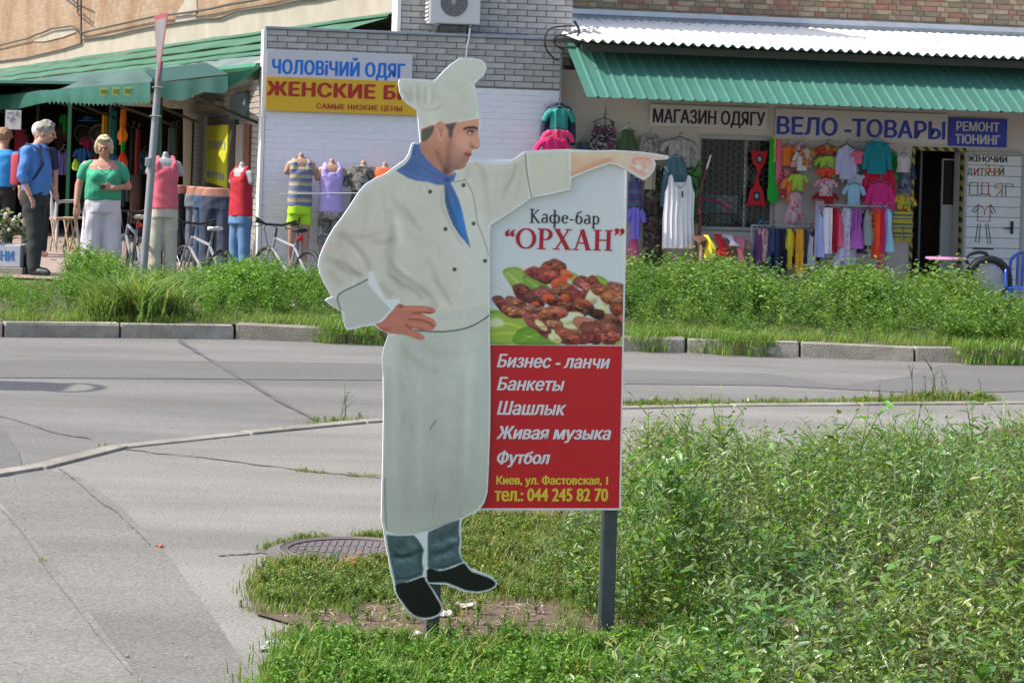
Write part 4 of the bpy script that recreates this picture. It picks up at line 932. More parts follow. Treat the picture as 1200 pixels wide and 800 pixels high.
# window: frame, pane, grille
win = MB(); a, b_, c, d = L0(wx0), L0(wx1), wz0, wz1; t = .035
win.bbox(a-.02, b_+.02, -.02, .1, d-.01, d+.05, .006); win.bbox(a-.03, b_+.03, -.04, .1, c-.045, c, .006); win.bbox(a, a+t, .02, .1, c, d, .004); win.bbox(b_-t, b_, .02, .1, c, d, .004); win.bbox((a+b_)/2+.12, (a+b_)/2+.16, .05, .1, c, d, .004)
win = win.build('window_frame', mat('grey_window_frame', (0.42, 0.41, 0.38), .6, .1), shop)
q = MB(); q.box(a+.01, b_-.01, .07, .078, c, d); q.build('pane', M_glassd, win)
gr = MB(); R_h = .052; s3 = math.sqrt(3); ncol = int((b_-a)/(1.5*R_h))+1; nrow = int((d-c)/(s3*R_h))+1; seen = set()
for i in range(ncol):
    for j in range(nrow):
        cx_, cz_ = a+i*1.5*R_h, c+(j+.5*(i % 2))*s3*R_h; P = [(cx_+R_h*math.cos(math.pi/3*k), cz_+R_h*math.sin(math.pi/3*k)) for k in range(6)]
        for k in range(6):
            p, p2 = P[k], P[(k+1) % 6]; key = (round((p[0]+p2[0])/2, 3), round((p[1]+p2[1])/2, 3))
            if key in seen or not (a < key[0] < b_ and c < key[1] < d): continue
            seen.add(key); dxx, dzz = p2[0]-p[0], p2[1]-p[1]; l_ = math.hypot(dxx, dzz); nx, nz = -dzz/l_*.005, dxx/l_*.005
            gr.add([(p[0]+nx, .04, p[1]+nz), (p[0]-nx, .04, p[1]-nz), (p2[0]-nx, .04, p2[1]-nz), (p2[0]+nx, .04, p2[1]+nz), (p[0]+nx, .046, p[1]+nz), (p[0]-nx, .046, p[1]-nz), (p2[0]-nx, .046, p2[1]-nz), (p2[0]+nx, .046, p2[1]+nz)],
                   [(0,1,2,3), (4,7,6,5), (0,4,5,1), (2,6,7,3), (0,3,7,4), (1,5,6,2)])
tag(gr.build('grille', mat('grille_paint', (0.10, 0.10, 0.09), .5), shop), kind='stuff')
# things seen faintly behind the pane: put in front plane of the glass as posters
for (x0, y0, x1, y1), cc in (((820, 228, 838, 250), (0.05, 0.14, 0.14)), ((839, 229, 866, 249), (0.17, 0.17, 0.17)), ((838, 252, 858, 262), (0.11, 0.11, 0.12)), ((887, 256, 898, 264), (0.03, 0.09, 0.16))):
    e0, e1, f0, f1 = FF.rect(x0, y0, x1, y1, SY); q = MB(); q.box(L0(e0), L0(e1), .060, .063, f0, f1); q.build('poster', mat('poster_%d' % x0, cc, .5, .25, scale=25), win)
# door opening: frame with striped hazard tape, inner door, leaf
tape = bpy.data.materials.new('hazard_tape'); tape.use_nodes = True; nn = tape.node_tree; LL = nn.links; bb = nn.nodes['Principled BSDF']; bb.inputs['Roughness'].default_value = .5
tc = nn.nodes.new('ShaderNodeTexCoord'); sp_ = nn.nodes.new('ShaderNodeSeparateXYZ'); LL.new(tc.outputs['Object'], sp_.inputs[0])
ad = nn.nodes.new('ShaderNodeMath'); ad.operation = 'ADD'; LL.new(sp_.outputs[0], ad.inputs[0]); LL.new(sp_.outputs[2], ad.inputs[1])
ml = nn.nodes.new('ShaderNodeMath'); ml.operation = 'MULTIPLY'; ml.inputs[1].default_value = 7.2; LL.new(ad.outputs[0], ml.inputs[0])
fr_ = nn.nodes.new('ShaderNodeMath'); fr_.operation = 'FRACT'; LL.new(ml.outputs[0], fr_.inputs[0])
gt = nn.nodes.new('ShaderNodeMath'); gt.operation = 'GREATER_THAN'; gt.inputs[1].default_value = .5; LL.new(fr_.outputs[0], gt.inputs[0])
mx = nn.nodes.new('ShaderNodeMix'); mx.data_type = 'RGBA'; mx.inputs[6].default_value = (.02, .02, .02, 1); mx.inputs[7].default_value = (.42, .36, .05, 1); LL.new(gt.outputs[0], mx.inputs[0]); LL.new(mx.outputs[2], bb.inputs['Base Color'])
a, b_, c, d = L0(dx0), L0(dx1), dz0, dz1
q = MB(); q.box(a-.035, b_+.035, -.016, .06, d, d+.05); q.box(a-.035, a+.005, -.018, .06, c, d-.002); q.box(b_-.012, b_+.035, -.018, .06, c, d-.002); q.build('taped_door_frame', tape, shop)
M_door = mat('pale_grey_door', (0.46, 0.46, 0.45), .5, .05)
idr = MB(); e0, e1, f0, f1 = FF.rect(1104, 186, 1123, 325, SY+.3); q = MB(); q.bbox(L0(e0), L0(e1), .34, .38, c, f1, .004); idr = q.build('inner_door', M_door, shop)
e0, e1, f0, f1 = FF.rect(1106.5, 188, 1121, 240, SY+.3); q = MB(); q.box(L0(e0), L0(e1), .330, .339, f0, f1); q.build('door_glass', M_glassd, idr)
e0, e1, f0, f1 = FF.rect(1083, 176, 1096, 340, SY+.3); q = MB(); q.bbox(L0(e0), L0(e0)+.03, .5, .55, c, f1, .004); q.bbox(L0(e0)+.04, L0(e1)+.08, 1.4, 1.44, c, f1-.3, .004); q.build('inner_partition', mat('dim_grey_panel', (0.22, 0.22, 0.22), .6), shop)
# upper wall with brick above the roofs
UB = 3.4
up = thing('apartment_block', 'brown and buff brick upper storey rising behind the white corrugated roof', 'building', FF, (ax1, UB, 0))
u0 = z_at(665, 10, UB)[0]; u1 = z_at(1200, 10, UB)[0]+6; uz0 = z_at(940, 22, UB)[1]-.35; uz1 = z_at(900, -110, UB)[1]
q = MB(); q.box(L0(u0), L0(u1), .01, .3, -.3, uz1); q.build('wall', mat('old_mortar', (0.30, 0.255, 0.20), .95, .15), up)
cols_ = [(0.30, 0.20, 0.13), (0.36, 0.27, 0.17), (0.26, 0.19, 0.13), (0.40, 0.31, 0.20), (0.33, 0.16, 0.11), (0.24, 0.20, 0.13)]
bm_ = [mat('old_brick_%s' % 'abcdef'[k], cc, .9, .18, scale=12, bump=.5, rnd=.15) for k, cc in enumerate(cols_)]
H_ = .077; mesh_h = [brick_meshes('brick', .125-.012, H_-.013, .04, mm, 1, .002)[0] for mm in bm_]; mesh_s = [brick_meshes('brick', .25-.012, H_-.013, .04, mm, 1, .002)[0] for mm in bm_]
z = uz0; r = 0; cnt = 0; rest = MB()
while z < uz1-.05:
    x = L0(u0)+(.0625 if r % 2 else 0); k = r
    while x < L0(z_at(1200, 10, UB)[0])+.8:
        if k % 2: me_, l_ = random.choice(mesh_s), .25
        else: me_, l_ = random.choice(mesh_h), .125
        if cnt < 296 and z > uz0+.3: link('brick', me_, up, (x, -.006+random.uniform(-.002, .002), z)); cnt += 1
        else:
            rest.m = random.randrange(6); rest.box(x, x+l_-.012, -.006, .02, z, z+H_-.013)
        x += l_; k += 1
    z += H_; r += 1
tag(rest.build('brickwork', bm_, up), kind='stuff')

# white corrugated roof (wavy slate) with zinc flashing above
def corr(fr, x0, x1, edge, back, n, amp, per, m, name, parent, th=.008, phase=0):
    """sheet whose waves run from edge (y,z) to back (y,z)"""
    V = []; F_ = []; xs = np.linspace(x0, x1, n)
    for x in xs:
        h = amp*math.sin(2*math.pi*(x-phase)/per)
        for (y, z) in (edge, back): V += [(x, y, z+h), (x, y, z+h-th)]
    for i in range(n-1):
        a = i*4; b = a+4; F_ += [(a, b, b+2, a+2), (a+1, a+3, b+3, b+1), (a, a+1, b+1, b), (a+2, b+2, b+3, a+3)]
    q = MB(); q.add(V, F_); return q.build(name, m, parent, smooth=False)
e_y, b_y = -.75, UB-.05
za, zb_ = z_at(683, 43, e_y)[1], z_at(1200, 72, e_y)[1]
ez = (za+zb_)/2
c0 = z_at(680, 40, e_y)[0]; c1 = z_at(1200, 60, e_y)[0]+4
bz = (z_at(690, 21, b_y)[1]+z_at(1200, 46, b_y)[1])/2
croof = thing('corrugated_roof', 'white corrugated sheet roof over the shops, bright in the sun', 'roof', FF, (ax1, 0, 0))
sheet_w = 1.1; x = L0(c0); k = 0
while x < L0(c1):
    o = corr(FF, x, x+sheet_w+.03, (e_y, ez+.004*(k % 2)), (b_y, bz+.004*(k % 2)), 80, .022, .13, M_slate, 'sheet', croof, phase=L0(c0)); x += sheet_w; k += 1
nails = MB()
for i in range(int((c1-c0)/.26)):
    for rowt in (.12, .5, .85):
        xx = L0(c0)+.0325+.26*i; yy = e_y+(b_y-e_y)*rowt; zz = ez+(bz-ez)*rowt+.024; nails.lathe([(.0001, .012), (.014, .010), (.017, 0)], (xx, yy, zz), n=6)
tag(nails.build('nail', mat('rusty_nail', (0.16, 0.12, 0.10), .7), croof), kind='stuff')
ft0 = (z_at(690, 10, b_y)[1]+z_at(1200, 30, b_y)[1])/2
fl = MB(); fl.box(L0(c0)-.1, L0(c1), b_y-.02, b_y+.03, bz-.05, ft0-.10); fl.build('flashing', M_tin, croof)
fl = MB(); fl.box(L0(c0)-.1, L0(c1), b_y-.10, b_y+.04, ft0-.10, ft0-.03); fl.build('flashing_lip', mat('bright_zinc', (0.50, 0.54, 0.60), .35, .1, metal=.5), croof)
# board under the roof edge
q = MB(); q.box(L0(c0)+.05, L0(c1), e_y+.12, e_y+.15, ez-.13, ez-.04); q.build('eaves_board', mat('dark_weathered_board', (0.06, 0.055, 0.04), .9), croof)
# green profiled awning
yb, yt = -1.30, .05
aw = thing('shop_awning', 'green profiled metal awning sloping over the shop front', 'awning', FF, (ax1, 0, 0))
a0, zl0 = z_at(688, 113.5, yb); a1, zl1 = z_at(1200, 132.5, yb); t0, zt0 = z_at(656, 50, yt+.3)
zl = (zl0+zl1)/2; zt = zt0; a1 += 4
q = MB(); per = .155; V = []; nx = int((a1-a0)/per*6)
prof = [(0, 0), (.10, 0), (.115, .018), (.14, .018), (.155, 0)]
xx = L0(a0); pts2 = []
while xx < L0(a1):
    for dx_, h in prof[:-1]: pts2.append((xx+dx_, h))
    xx += per
vv = []; ff = []
sl = math.hypot(yt-yb, zt-zl); ny_, nz_ = -(zt-zl)/sl, (yt-yb)/sl
for (x_, h) in pts2:
    for (y_, z_) in ((yb, zl), (yt, zt)): vv += [(x_, y_+ny_*h, z_+nz_*h), (x_, y_+ny_*h-ny_*.006, z_+nz_*h-nz_*.006)]
for i in range(len(pts2)-1):
    a = i*4; b = a+4; ff += [(a, b, b+2, a+2), (a+1, a+3, b+3, b+1), (a, a+1, b+1, b)]
q.add(vv, ff); q.build('awning_sheet', M_green, aw)
q = MB()
for i in range(9):
    x_ = L0(a0)+.15+i*1.05
    q.add([(x_, yb+.06, zl+.01), (x_+.03, yb+.06, zl+.01), (x_+.03, SY, zt-.05), (x_, SY, zt-.05), (x_, yb+.06, zl-.012), (x_+.03, yb+.06, zl-.012), (x_+.03, SY, zt-.08), (x_, SY, zt-.08)], [(0,1,2,3), (7,6,5,4), (0,4,5,1), (1,5,6,2), (3,2,6,7), (0,3,7,4)])
tag(q.build('bracket', M_greend, aw), kind='stuff')

# ---- signs on the facades
def sign_board(name, label, rect, y, m, cat='shop sign', th=.02, fr=FF, poly=None, b=.003):
    x0, x1, z0, z1 = fr.rect(*rect, y); xm = (x0+x1)/2
    t = thing(name, label, cat, fr, (x0, y, z0)); q = MB(); q.bbox(0, x1-x0, -th, 0, 0, z1-z0, b); q.build('panel', m, t); return t, x0, z0, x1-x0, z1-z0
M_sw = mat('sign_white', (0.60, 0.58, 0.63), .5, .03); M_sy = mat('sign_yellow', (0.72, 0.42, 0.02), .5, .04)
M_blue = mat('blue_letters', (0.012, 0.155, 0.62), .5, .03); M_blue2 = mat('deep_blue_letters', (0.03, 0.045, 0.42), .5, .03)
M_redl = mat('red_letters', (0.42, 0.018, 0.012), .5, .03); M_purp = mat('dark_plum_letters', (0.035, 0.014, 0.035), .5, .03)
def put_text(t, fr, y, x0, z0, s, rect, m, th=.02, **kw):
    a, b_, c, d = fr.rect(*rect, y-th); q = text_mb(s, a-x0, b_-x0, c-z0, d-z0, y=-th-.0012, **kw); return q.build('lettering', m, t)
t, x0, z0, W, H = sign_board('clothes_sign', 'long white and yellow sign with blue and red lettering on the brick annex', (311.5, 61.5, 482.5, 130), -.03, M_sw)
ye = MB(); a, b_, c, d = FF.rect(311, 93, 489, 131.5, -.03); ye.bbox(a-x0, b_-x0, -.024, -.0025, c-z0-.01, d-z0, .002); ye.build('yellow_panel', M_sy, t)
put_text(t, FF, -.03, x0, z0, 'ЧОЛОВіЧИЙ ОДЯГ', (319.5, 67.5, 474, 92.5), M_blue, bold=.038, space=1.06)
put_text(t, FF, -.03, x0, z0, 'ЖЕНСКИЕ БР', (313.5, 98, 469+10, 114.5), M_redl, th=.026, bold=.08, space=1.06)
put_text(t, FF, -.03, x0, z0, 'САМЫЕ НИЗКИЕ ЦЕНЫ', (371, 122.8, 471, 130.2), M_redl, th=.026, bold=.04, space=1.08)
M_sg = mat('sign_greyish', (0.66, 0.61, 0.58), .6, .05)
t, x0, z0, W, H = sign_board('clothes_shop_sign', 'white board with dark plum letters over the barred window', (761, 124.5, 899, 150), SY-.02, M_sg)
put_text(t, FF, SY-.02, x0, z0, 'МАГАЗИН ОДЯГУ', (765.5, 129.5, 896, 149), M_purp, bold=.035)
t, x0, z0, W, H = sign_board('bicycle_shop_sign', 'pale board with large deep blue letters above the hanging children clothes', (908, 130.5, 1110, 166), SY-.012, mat('sign_pale', (0.68, 0.61, 0.58), .6, .04))
put_text(t, FF, SY-.012, x0, z0, 'ВЕЛО -ТОВАРЫ', (911, 139.5, 1107, 160.5), M_blue2, bold=.05)
t, x0, z0, W, H = sign_board('repair_sign', 'small blue board with pale letters beside the bicycle shop sign', (1111.5, 139, 1179.5, 172), SY-.015, M_blue2)
put_text(t, FF, SY-.015, x0, z0, 'РЕМОНТ', (1121, 143, 1171, 154), M_sg, bold=.045); put_text(t, FF, SY-.015, x0, z0, 'ТЮНИНГ', (1119.5, 158, 1172, 169), M_sg, bold=.045)
# the open door leaf used as a sign: planks, painted letters and figure
e0, e1, f0, f1 = FF.rect(1128, 179, 1195, 352, SY); f0 = -.25
leaf = thing('painted_door', 'white plank door leaf with hand painted letters and a drawn suit of clothes', 'door', FF, (e0, SY-.06, f0))
Wd, Hd = e1-e0, f1-f0; M_pl = mat('white_door_plank', (0.72, 0.71, 0.69), .55, .05, rnd=.04)
q = MB(); q.bbox(-.02, .02, -.01, .05, 0, Hd, .004); q.bbox(Wd-.02, Wd+.02, -.01, .05, 0, Hd, .004); q.bbox(.021, Wd-.021, -.01, .05, Hd-.03, Hd+.01, .004); q.build('door_frame', mat('grey_door_frame', (0.38, 0.36, 0.34), .6), leaf)
npk = 15; hp = (Hd-.03)/npk; q = MB(); q.bbox(.021, Wd-.021, 0, .03, 0, hp-.008, .004); pm = q.me('plank', M_pl)
for k in range(npk): link('plank', pm, leaf, (0, 0, k*hp))
q = MB(); q.box(.022, Wd-.022, .012, .04, .0, Hd-.03); q.build('door_backing', mat('door_gap', (0.22, 0.22, 0.21), .8), leaf)
def ld(px, py): x_, z_ = FF.hit(px, py, SY-.062); return (x_-e0, z_-f0)
def dtext(s, rect, m, **kw):
    a, b_, c, d = FF.rect(*rect, SY-.062); q = text_mb(s, a-e0, b_-e0, c-f0, d-f0, y=-.0035, **kw); q.build('lettering', m, leaf)
GN, RD, OR, BK_ = (mat('paint_green', (0.02, 0.16, 0.10), .5), mat('paint_red', (0.38, 0.04, 0.04), .5), mat('paint_ochre', (0.45, 0.19, 0.04), .5), mat('paint_black', (0.02, 0.02, 0.02), .5))
dtext('ЖІНОЧИЙ', (1134, 181, 1180, 190), BK_, bold=.05); dtext('та', (1154, 192, 1160, 196), OR, bold=.02)
for ch, xa, mm in zip('ДИТЯЧИЙ', (1134, 1141.5, 1148, 1154, 1160, 1165.5, 1171), (GN, RD, GN, OR, RD, OR, GN)): dtext(ch, (xa, 197 if ch != 'Й' else 194, xa+5.4, 205.5), mm, bold=.04)
for s_, mm in (([(1136.5, 214), (1146, 214), (1145.5, 228.5), (1136, 228), (1136.5, 214)], GN), ([(1148, 229.5), (1149, 227.5), (1160, 228), (1160.5, 230)], RD), ([(1150.5, 227.5), (1151, 214), (1158.5, 214.5), (1158.5, 228)], RD), ([(1175.5, 215), (1167, 216), (1166, 220), (1174.5, 222), (1167, 230)], OR), ([(1175, 215.5), (1174, 230)], OR), ([(1178.5, 230), (1179, 215.5), (1187, 216), (1187, 220)], GN)):
    q = MB(); q.tube([(ld(*p)[0], -.003, ld(*p)[1]) for p in s_], .0075, 5); q.build('painted_letter', mm, leaf)
fig = [([(1146, 240), (1139, 247.5), (1142, 249), (1147, 244)], GN), ([(1160.5, 240), (1167, 248), (1163, 250), (1160, 245)], GN), ([(1146, 240), (1145.5, 259), (1160, 259.5), (1160.5, 240)], RD), ([(1146, 239.5), (1150, 242), (1154, 246), (1158, 242.5), (1161, 239.5)], OR), ([(1146, 262), (1143, 283), (1147, 284.5), (1149, 262)], GN), ([(1155, 262), (1157.5, 285), (1161, 286), (1158, 262)], GN), ([(1153.5, 246), (1153.5, 252)], GN)]
for s_, mm in fig: q = MB(); q.tube([(ld(*p)[0], -.003, ld(*p)[1]) for p in s_], .0065, 5); q.build('painted_line', mm, leaf)
q = MB(); p1, p2 = ld(1184, 262), ld(1184, 274); q.bbox(p1[0], p1[0]+.035, -.03, -.002, p2[1], p1[1]+.03, .006); q.tube([(p1[0]+.015, -.04, p2[1]+.08), (p1[0]-.10, -.045, p2[1]+.075)], .01, 6); q.build('handle', M_blk, leaf)
a_, b2 = ld(1140, 291), ld(1164, 292); q = MB(); q.bbox(a_[0], b2[0], -.012, -.002, a_[1]-.01, a_[1]+.01, .003); q.build('letter_slot', M_blk, leaf)

# ---- air conditioner on the brick block
ac = thing('air_conditioner', 'white air conditioner outdoor unit with round fan grille on the upper brick wall', 'air conditioner', FF, (z_at(503, 28, PY-.35)[0], PY-.06, z_at(530, 28, PY-.35)[1]))
aw_ = z_at(563, 28, PY-.35)[0]-z_at(503, 28, PY-.35)[0]; ah = .52
M_ac = mat('ac_casing', (0.66, 0.66, 0.65), .45, .04); M_acd = mat('ac_grille', (0.16, 0.16, 0.17), .6)
q = MB(); q.bbox(0, aw_, -.27, 0, 0, ah, .02); q.build('casing', M_ac, ac)
q = MB(); cx_, cz_ = aw_*.475, .27; q.lathe([(.001, -.275), (.17, -.275), (.18, -.272), (.18, -.268)], (cx_, 0, cz_), 'y', 28); q.build('fan_recess', M_acd, ac)
q = MB()
for rr0 in (.04, .075, .11, .145, .175): q.tube([(cx_+rr0*math.cos(a*math.pi/12), -.282, cz_+rr0*math.sin(a*math.pi/12)) for a in range(24)], .0028, 4, closed=True)
for a in range(8): q.tube([(cx_, -.284, cz_), (cx_+.178*math.cos(a*math.pi/4), -.284, cz_+.178*math.sin(a*math.pi/4))], .0025, 4)
q.lathe([(.001, -.29), (.03, -.288), (.034, -.276)], (cx_, 0, cz_), 'y', 12); q.build('fan_guard', mat('ac_guard', (0.30, 0.31, 0.33), .5), ac)
sl_ = MB(); sl_.box(-.003, .004, -.25, -.02, .03, .49); sl_.build('side_grille', M_acd, ac)
q = MB(); q.bbox(-.006, .0, -.24, -.2, .03, .05, .001); lm = q.me('louvre', M_ac)
for k in range(9): q = MB()
lv = MB(); lv.box(-.012, -.001, -.26, -.01, 0, .028); lvm = lv.me('louvre', M_ac)
for k in range(9): link('louvre', lvm, ac, (0, 0, .035+.052*k))
for xx in (.10, aw_-.14):
    q = MB(); q.box(xx, xx+.03, -.30, .06, -.03, -.002); q.add([(xx, -.02, -.03), (xx+.02, -.02, -.03), (xx+.02, .04, -.12), (xx, .04, -.12), (xx, -.26, -.03), (xx+.02, -.26, -.03), (xx+.02, .04, -.15), (xx, .04, -.15)], [(0,1,2,3), (7,6,5,4), (0,4,5,1), (1,5,6,2), (2,6,7,3), (0,3,7,4)]); q.build('bracket', M_steel, ac)
hp_ = [z_at(551, 33, -.06), z_at(550, 45, -.06), z_at(547.5, 56, -.06), z_at(546.5, 68, -.06), z_at(546, 90, -.06)]
q = MB(); q.tube([(ac_x-0, -.06, ac_z) for ac_x, ac_z in hp_], .014, 6)
tag(q.build('drain_hose', mat('grey_hose', (0.36, 0.36, 0.38), .6)), 'grey drain hose running down the brick wall below the air conditioner', 'hose')
bpy.data.objects['drain_hose'].location = FF.w(0, 0, 0); bpy.data.objects['drain_hose'].rotation_euler = (0, 0, FF.th)
# cable coils at the corner by the roof
cb = thing('cable_bundle', 'loop of black cables sticking out where the brick block meets the white roof', 'cable', FF, (z_at(672, 45, -.1)[0], -.1, z_at(672, 45, -.1)[1]))
bx_, bz_ = z_at(672, 45, -.1)
def cp(P, y): return [(z_at(a, b, -.1)[0]-bx_, y, z_at(a, b, -.1)[1]-bz_) for a, b in P]
for P, y, r_ in (([(674, 31), (660, 31), (647, 33), (640, 39), (638, 50), (641, 60), (648, 68), (654, 71)], -.02, .012), ([(676, 38), (662, 41), (652, 43), (649, 48), (652, 54), (660, 58)], 0, .010), ([(676, 36), (690, 34), (699, 32), (700, 34), (690, 36)], .01, .007), ([(672, 25), (676, 31), (678, 38), (674, 45)], -.03, .016), ([(650, 47), (668, 46), (682, 48)], .02, .013)):
    C_ = catmull([p for p in cp(P, y)], 5, False); q = MB(); q.tube([tuple(c_) for c_ in C_], r_, 6); q.build('cable', M_blk, cb)
x_, z_ = cp([(664, 46)], 0)[0][0], cp([(664, 46)], 0)[0][2]; q = MB(); q.bbox(x_-.14, x_+.2, -.02, .04, z_-.045, z_+.01, .005); q.build('clamp', mat('dark_clamp', (0.09, 0.085, 0.08), .7), cb)

# ---- left: tall wall receding, plaster band, lean-to roof
ML = Frame((0, 0, 0), math.atan2(0.94, -0.342))
O_ = at(300, 45, 40.0); ML.O = Vector((O_.x, O_.y, 0)); ML.th = math.atan2(-0.94, 0.342)
ML.u = Vector((0.342, -0.94, 0)).normalized(); ML.v = Vector((-ML.u.y, ML.u.x, 0))    # x runs towards the viewer, y goes behind the wall
M_bl = bpy.data.materials.new('buff_brick_courses'); M_bl.use_nodes = True; nn = M_bl.node_tree; LL = nn.links; bb = nn.nodes['Principled BSDF']; bb.inputs['Roughness'].default_value = .92
tc = nn.nodes.new('ShaderNodeTexCoord'); mp = nn.nodes.new('ShaderNodeMapping'); mp.inputs['Rotation'].default_value = (math.pi/2, 0, 0); LL.new(tc.outputs['Object'], mp.inputs[0])
bt = nn.nodes.new('ShaderNodeTexBrick'); bt.inputs['Scale'].default_value = 1; bt.inputs['Brick Width'].default_value = .25; bt.inputs['Row Height'].default_value = .105; bt.inputs['Mortar Size'].default_value = .012
bt.inputs['Color1'].default_value = (.30, .195, .12, 1); bt.inputs['Color2'].default_value = (.40, .275, .17, 1); bt.inputs['Mortar'].default_value = (.30, .24, .18, 1); LL.new(mp.outputs[0], bt.inputs[0])
nz = nn.nodes.new('ShaderNodeTexNoise'); nz.inputs['Scale'].default_value = .5; nz.inputs['Detail'].default_value = 8; LL.new(tc.outputs['Object'], nz.inputs[0])
mx = nn.nodes.new('ShaderNodeMix'); mx.data_type = 'RGBA'; mx.blend_type = 'MULTIPLY'; mx.inputs[7].default_value = (.78, .62, .52, 1); rp = nn.nodes.new('ShaderNodeMapRange'); rp.inputs[1].default_value = .45; rp.inputs[2].default_value = .65; LL.new(nz.outputs[0], rp.inputs[0]); LL.new(rp.outputs[0], mx.inputs[0]); LL.new(bt.outputs[0], mx.inputs[6]); LL.new(mx.outputs[2], bb.inputs['Base Color'])
bp = nn.nodes.new('ShaderNodeBump'); bp.inputs['Distance'].default_value = .02; LL.new(bt.outputs['Fac'], bp.inputs['Height']); bp.invert = True; LL.new(bp.outputs[0], bb.inputs['Normal'])
M_cream = mat('cream_plaster', (0.33, 0.285, 0.225), .9, scale=1.2, col2=(0.44, 0.395, 0.325), bump=.3, bscale=20)
main = thing('main_building', 'long buff brick building with a cracked cream plaster band receding behind the market awnings', 'building', ML, (0, 0, 0))
xl, xr = ML.hit(-260, 60)[0], ML.hit(486, 20)[0]
q = MB(); q.box(xl, xr, .0, .4, -.5, ML.hit(0, -80)[1]+3); q.build('wall', M_bl, main)
band = [(-260, 110), (-60, 78), (0, 72), (30, 69), (50, 64), (75, 58), (95, 52), (97, 47), (130, 43), (160, 36), (180, 32), (215, 26), (240, 23), (258, 22), (268, 18), (280, 14), (300, 11), (320, 8), (350, 2), (370, 0), (420, -12), (484, -26)]
jag = []
for i in range(len(band)-1):
    for k in range(4):
        t_ = k/4; jag.append((band[i][0]*(1-t_)+band[i+1][0]*t_, band[i][1]*(1-t_)+band[i+1][1]*t_+random.uniform(-1.1, 1.1)))
jag.append(band[-1])
P = [ML.hit(a, b, -.05) for a, b in jag]; P += [(P[-1][0], 0), (P[0][0], 0)]
q = MB(); q.prism(P, -.05, -.002); q.build('plaster_band', M_cream, main)
for pch in ([(38, 49), (52, 40), (62, 35), (86, 31.5), (88, 38), (72, 44), (52, 49)], [(206, 18), (214, 4), (222, -8), (230, -10), (230, 14), (216, 20)], [(205, 28), (206, 20), (228, 14), (229, 22)]):
    q = MB(); q.prism([ML.hit(a+random.uniform(-1, 1), b, -.03) for a, b in pch], -.03, -.002); q.build('plaster_patch', M_cream, main)
M_cable_shadow = mat('cable_and_edge_shadow', (0.07, 0.065, 0.06), .7)
for pl in ([(-200, 90), (0, 53), (20, 48), (32, 46), (42, 41), (50, 38), (60, 34), (85, 31), (94, 36), (96, 39), (140, 29), (180, 20), (215, 16), (245, 11), (270, 5), (300, 0), (360, -14)], [(a, b-.5) for a, b in band[1:-1]], [(95, 14), (95, 52)]):
    Q = [ML.hit(a, b+random.uniform(-.5, .5), -.09) for a, b in pl]; q = MB(); q.tube([(x_, -.09, z_) for x_, z_ in Q], .022, 6); q.build('cable', M_cable_shadow, main)  # dark tubes; the one along the plaster edge paints its shadow line
abk = thing('antenna_bracket', 'thin black metal bracket on the buff brick wall at the top edge', 'bracket', ML, (ML.hit(88, 8)[0], 0, ML.hit(88, 8)[1]))
bx_, bz_ = ML.hit(88, 8)
for P in ([(76, -2), (94, 12)], [(82, -2), (95, 9)], [(91, -3), (91, 15)], [(95, -3), (95, 15)], [(78, -12), (96, -4)]):
    q = MB(); q.tube([(ML.hit(a, b, -.3)[0]-bx_, -.3, ML.hit(a, b, -.3)[1]-bz_) for a, b in P], .02, 5); q.build('rod', M_blk, abk)
# lean-to roof of narrow green painted sheets
U0, U1 = at(-90, 97, 84), at(470, 20.5, 32.3); E0, E1 = at(-90, 117, 66), at(306, 73.5, 30.2)
U = lambda t: U0.lerp(U1, t); E = lambda t: E0.lerp(E1, t)
leanto = thing('lean_to_roof', 'long green painted sheet metal roof sloping down from the plaster band', 'roof', None, tuple(E1)); O3 = Vector(E1)
M_gr2 = mat('faded_green_paint', (0.02, 0.12, 0.06), .6, scale=1.6, col2=(0.07, 0.19, 0.115), bump=.2, stretch=(1, .25, 1))
M_gr3 = mat('weathered_grey_green', (0.09, 0.15, 0.14), .7, scale=1.5, col2=(0.20, 0.235, 0.235), stretch=(1, .3, 1))
def quadstrip(name, f0, f1, t0, t1, n, m, parent, th=.02, lift=0):
    q = MB(); V = []; F2 = []
    for i in range(n+1):
        t_ = t0+(t1-t0)*i/n
        for f in (f0, f1):
            p = E(t_).lerp(U(t_), f)-O3+Vector((0, 0, lift+(random.uniform(-.012, .012)))); V += [tuple(p), (p.x, p.y, p.z-th)]
    for i in range(n): a = i*4; b = a+4; F2 += [(a, b, b+2, a+2), (a+1, a+3, b+3, b+1), (a, a+1, b+1, b), (a+2, b+2, b+3, a+3)]
    q.add(V, F2); return q.build(name, m, parent)
nst = 7
for k in range(nst):
    f0, f1 = .30+.7*k/nst, .30+.7*(k+1)/nst+.02
    quadstrip('roof_strip', f0, f1, 0, 1, 40, M_gr2, leanto, lift=-.02*k % .05+.01*k)
quadstrip('roof_strip', -.02, .31, 0, 1, 120, M_gr3, leanto, lift=-.03)
q = MB(); q.tube([tuple(E(t_)-O3+Vector((-.03, 0, -.05))) for t_ in np.linspace(0, 1, 30)], .05, 6); q.build('gutter', mat('green_gutter', (0.03, 0.20, 0.10), .6, .2), leanto)
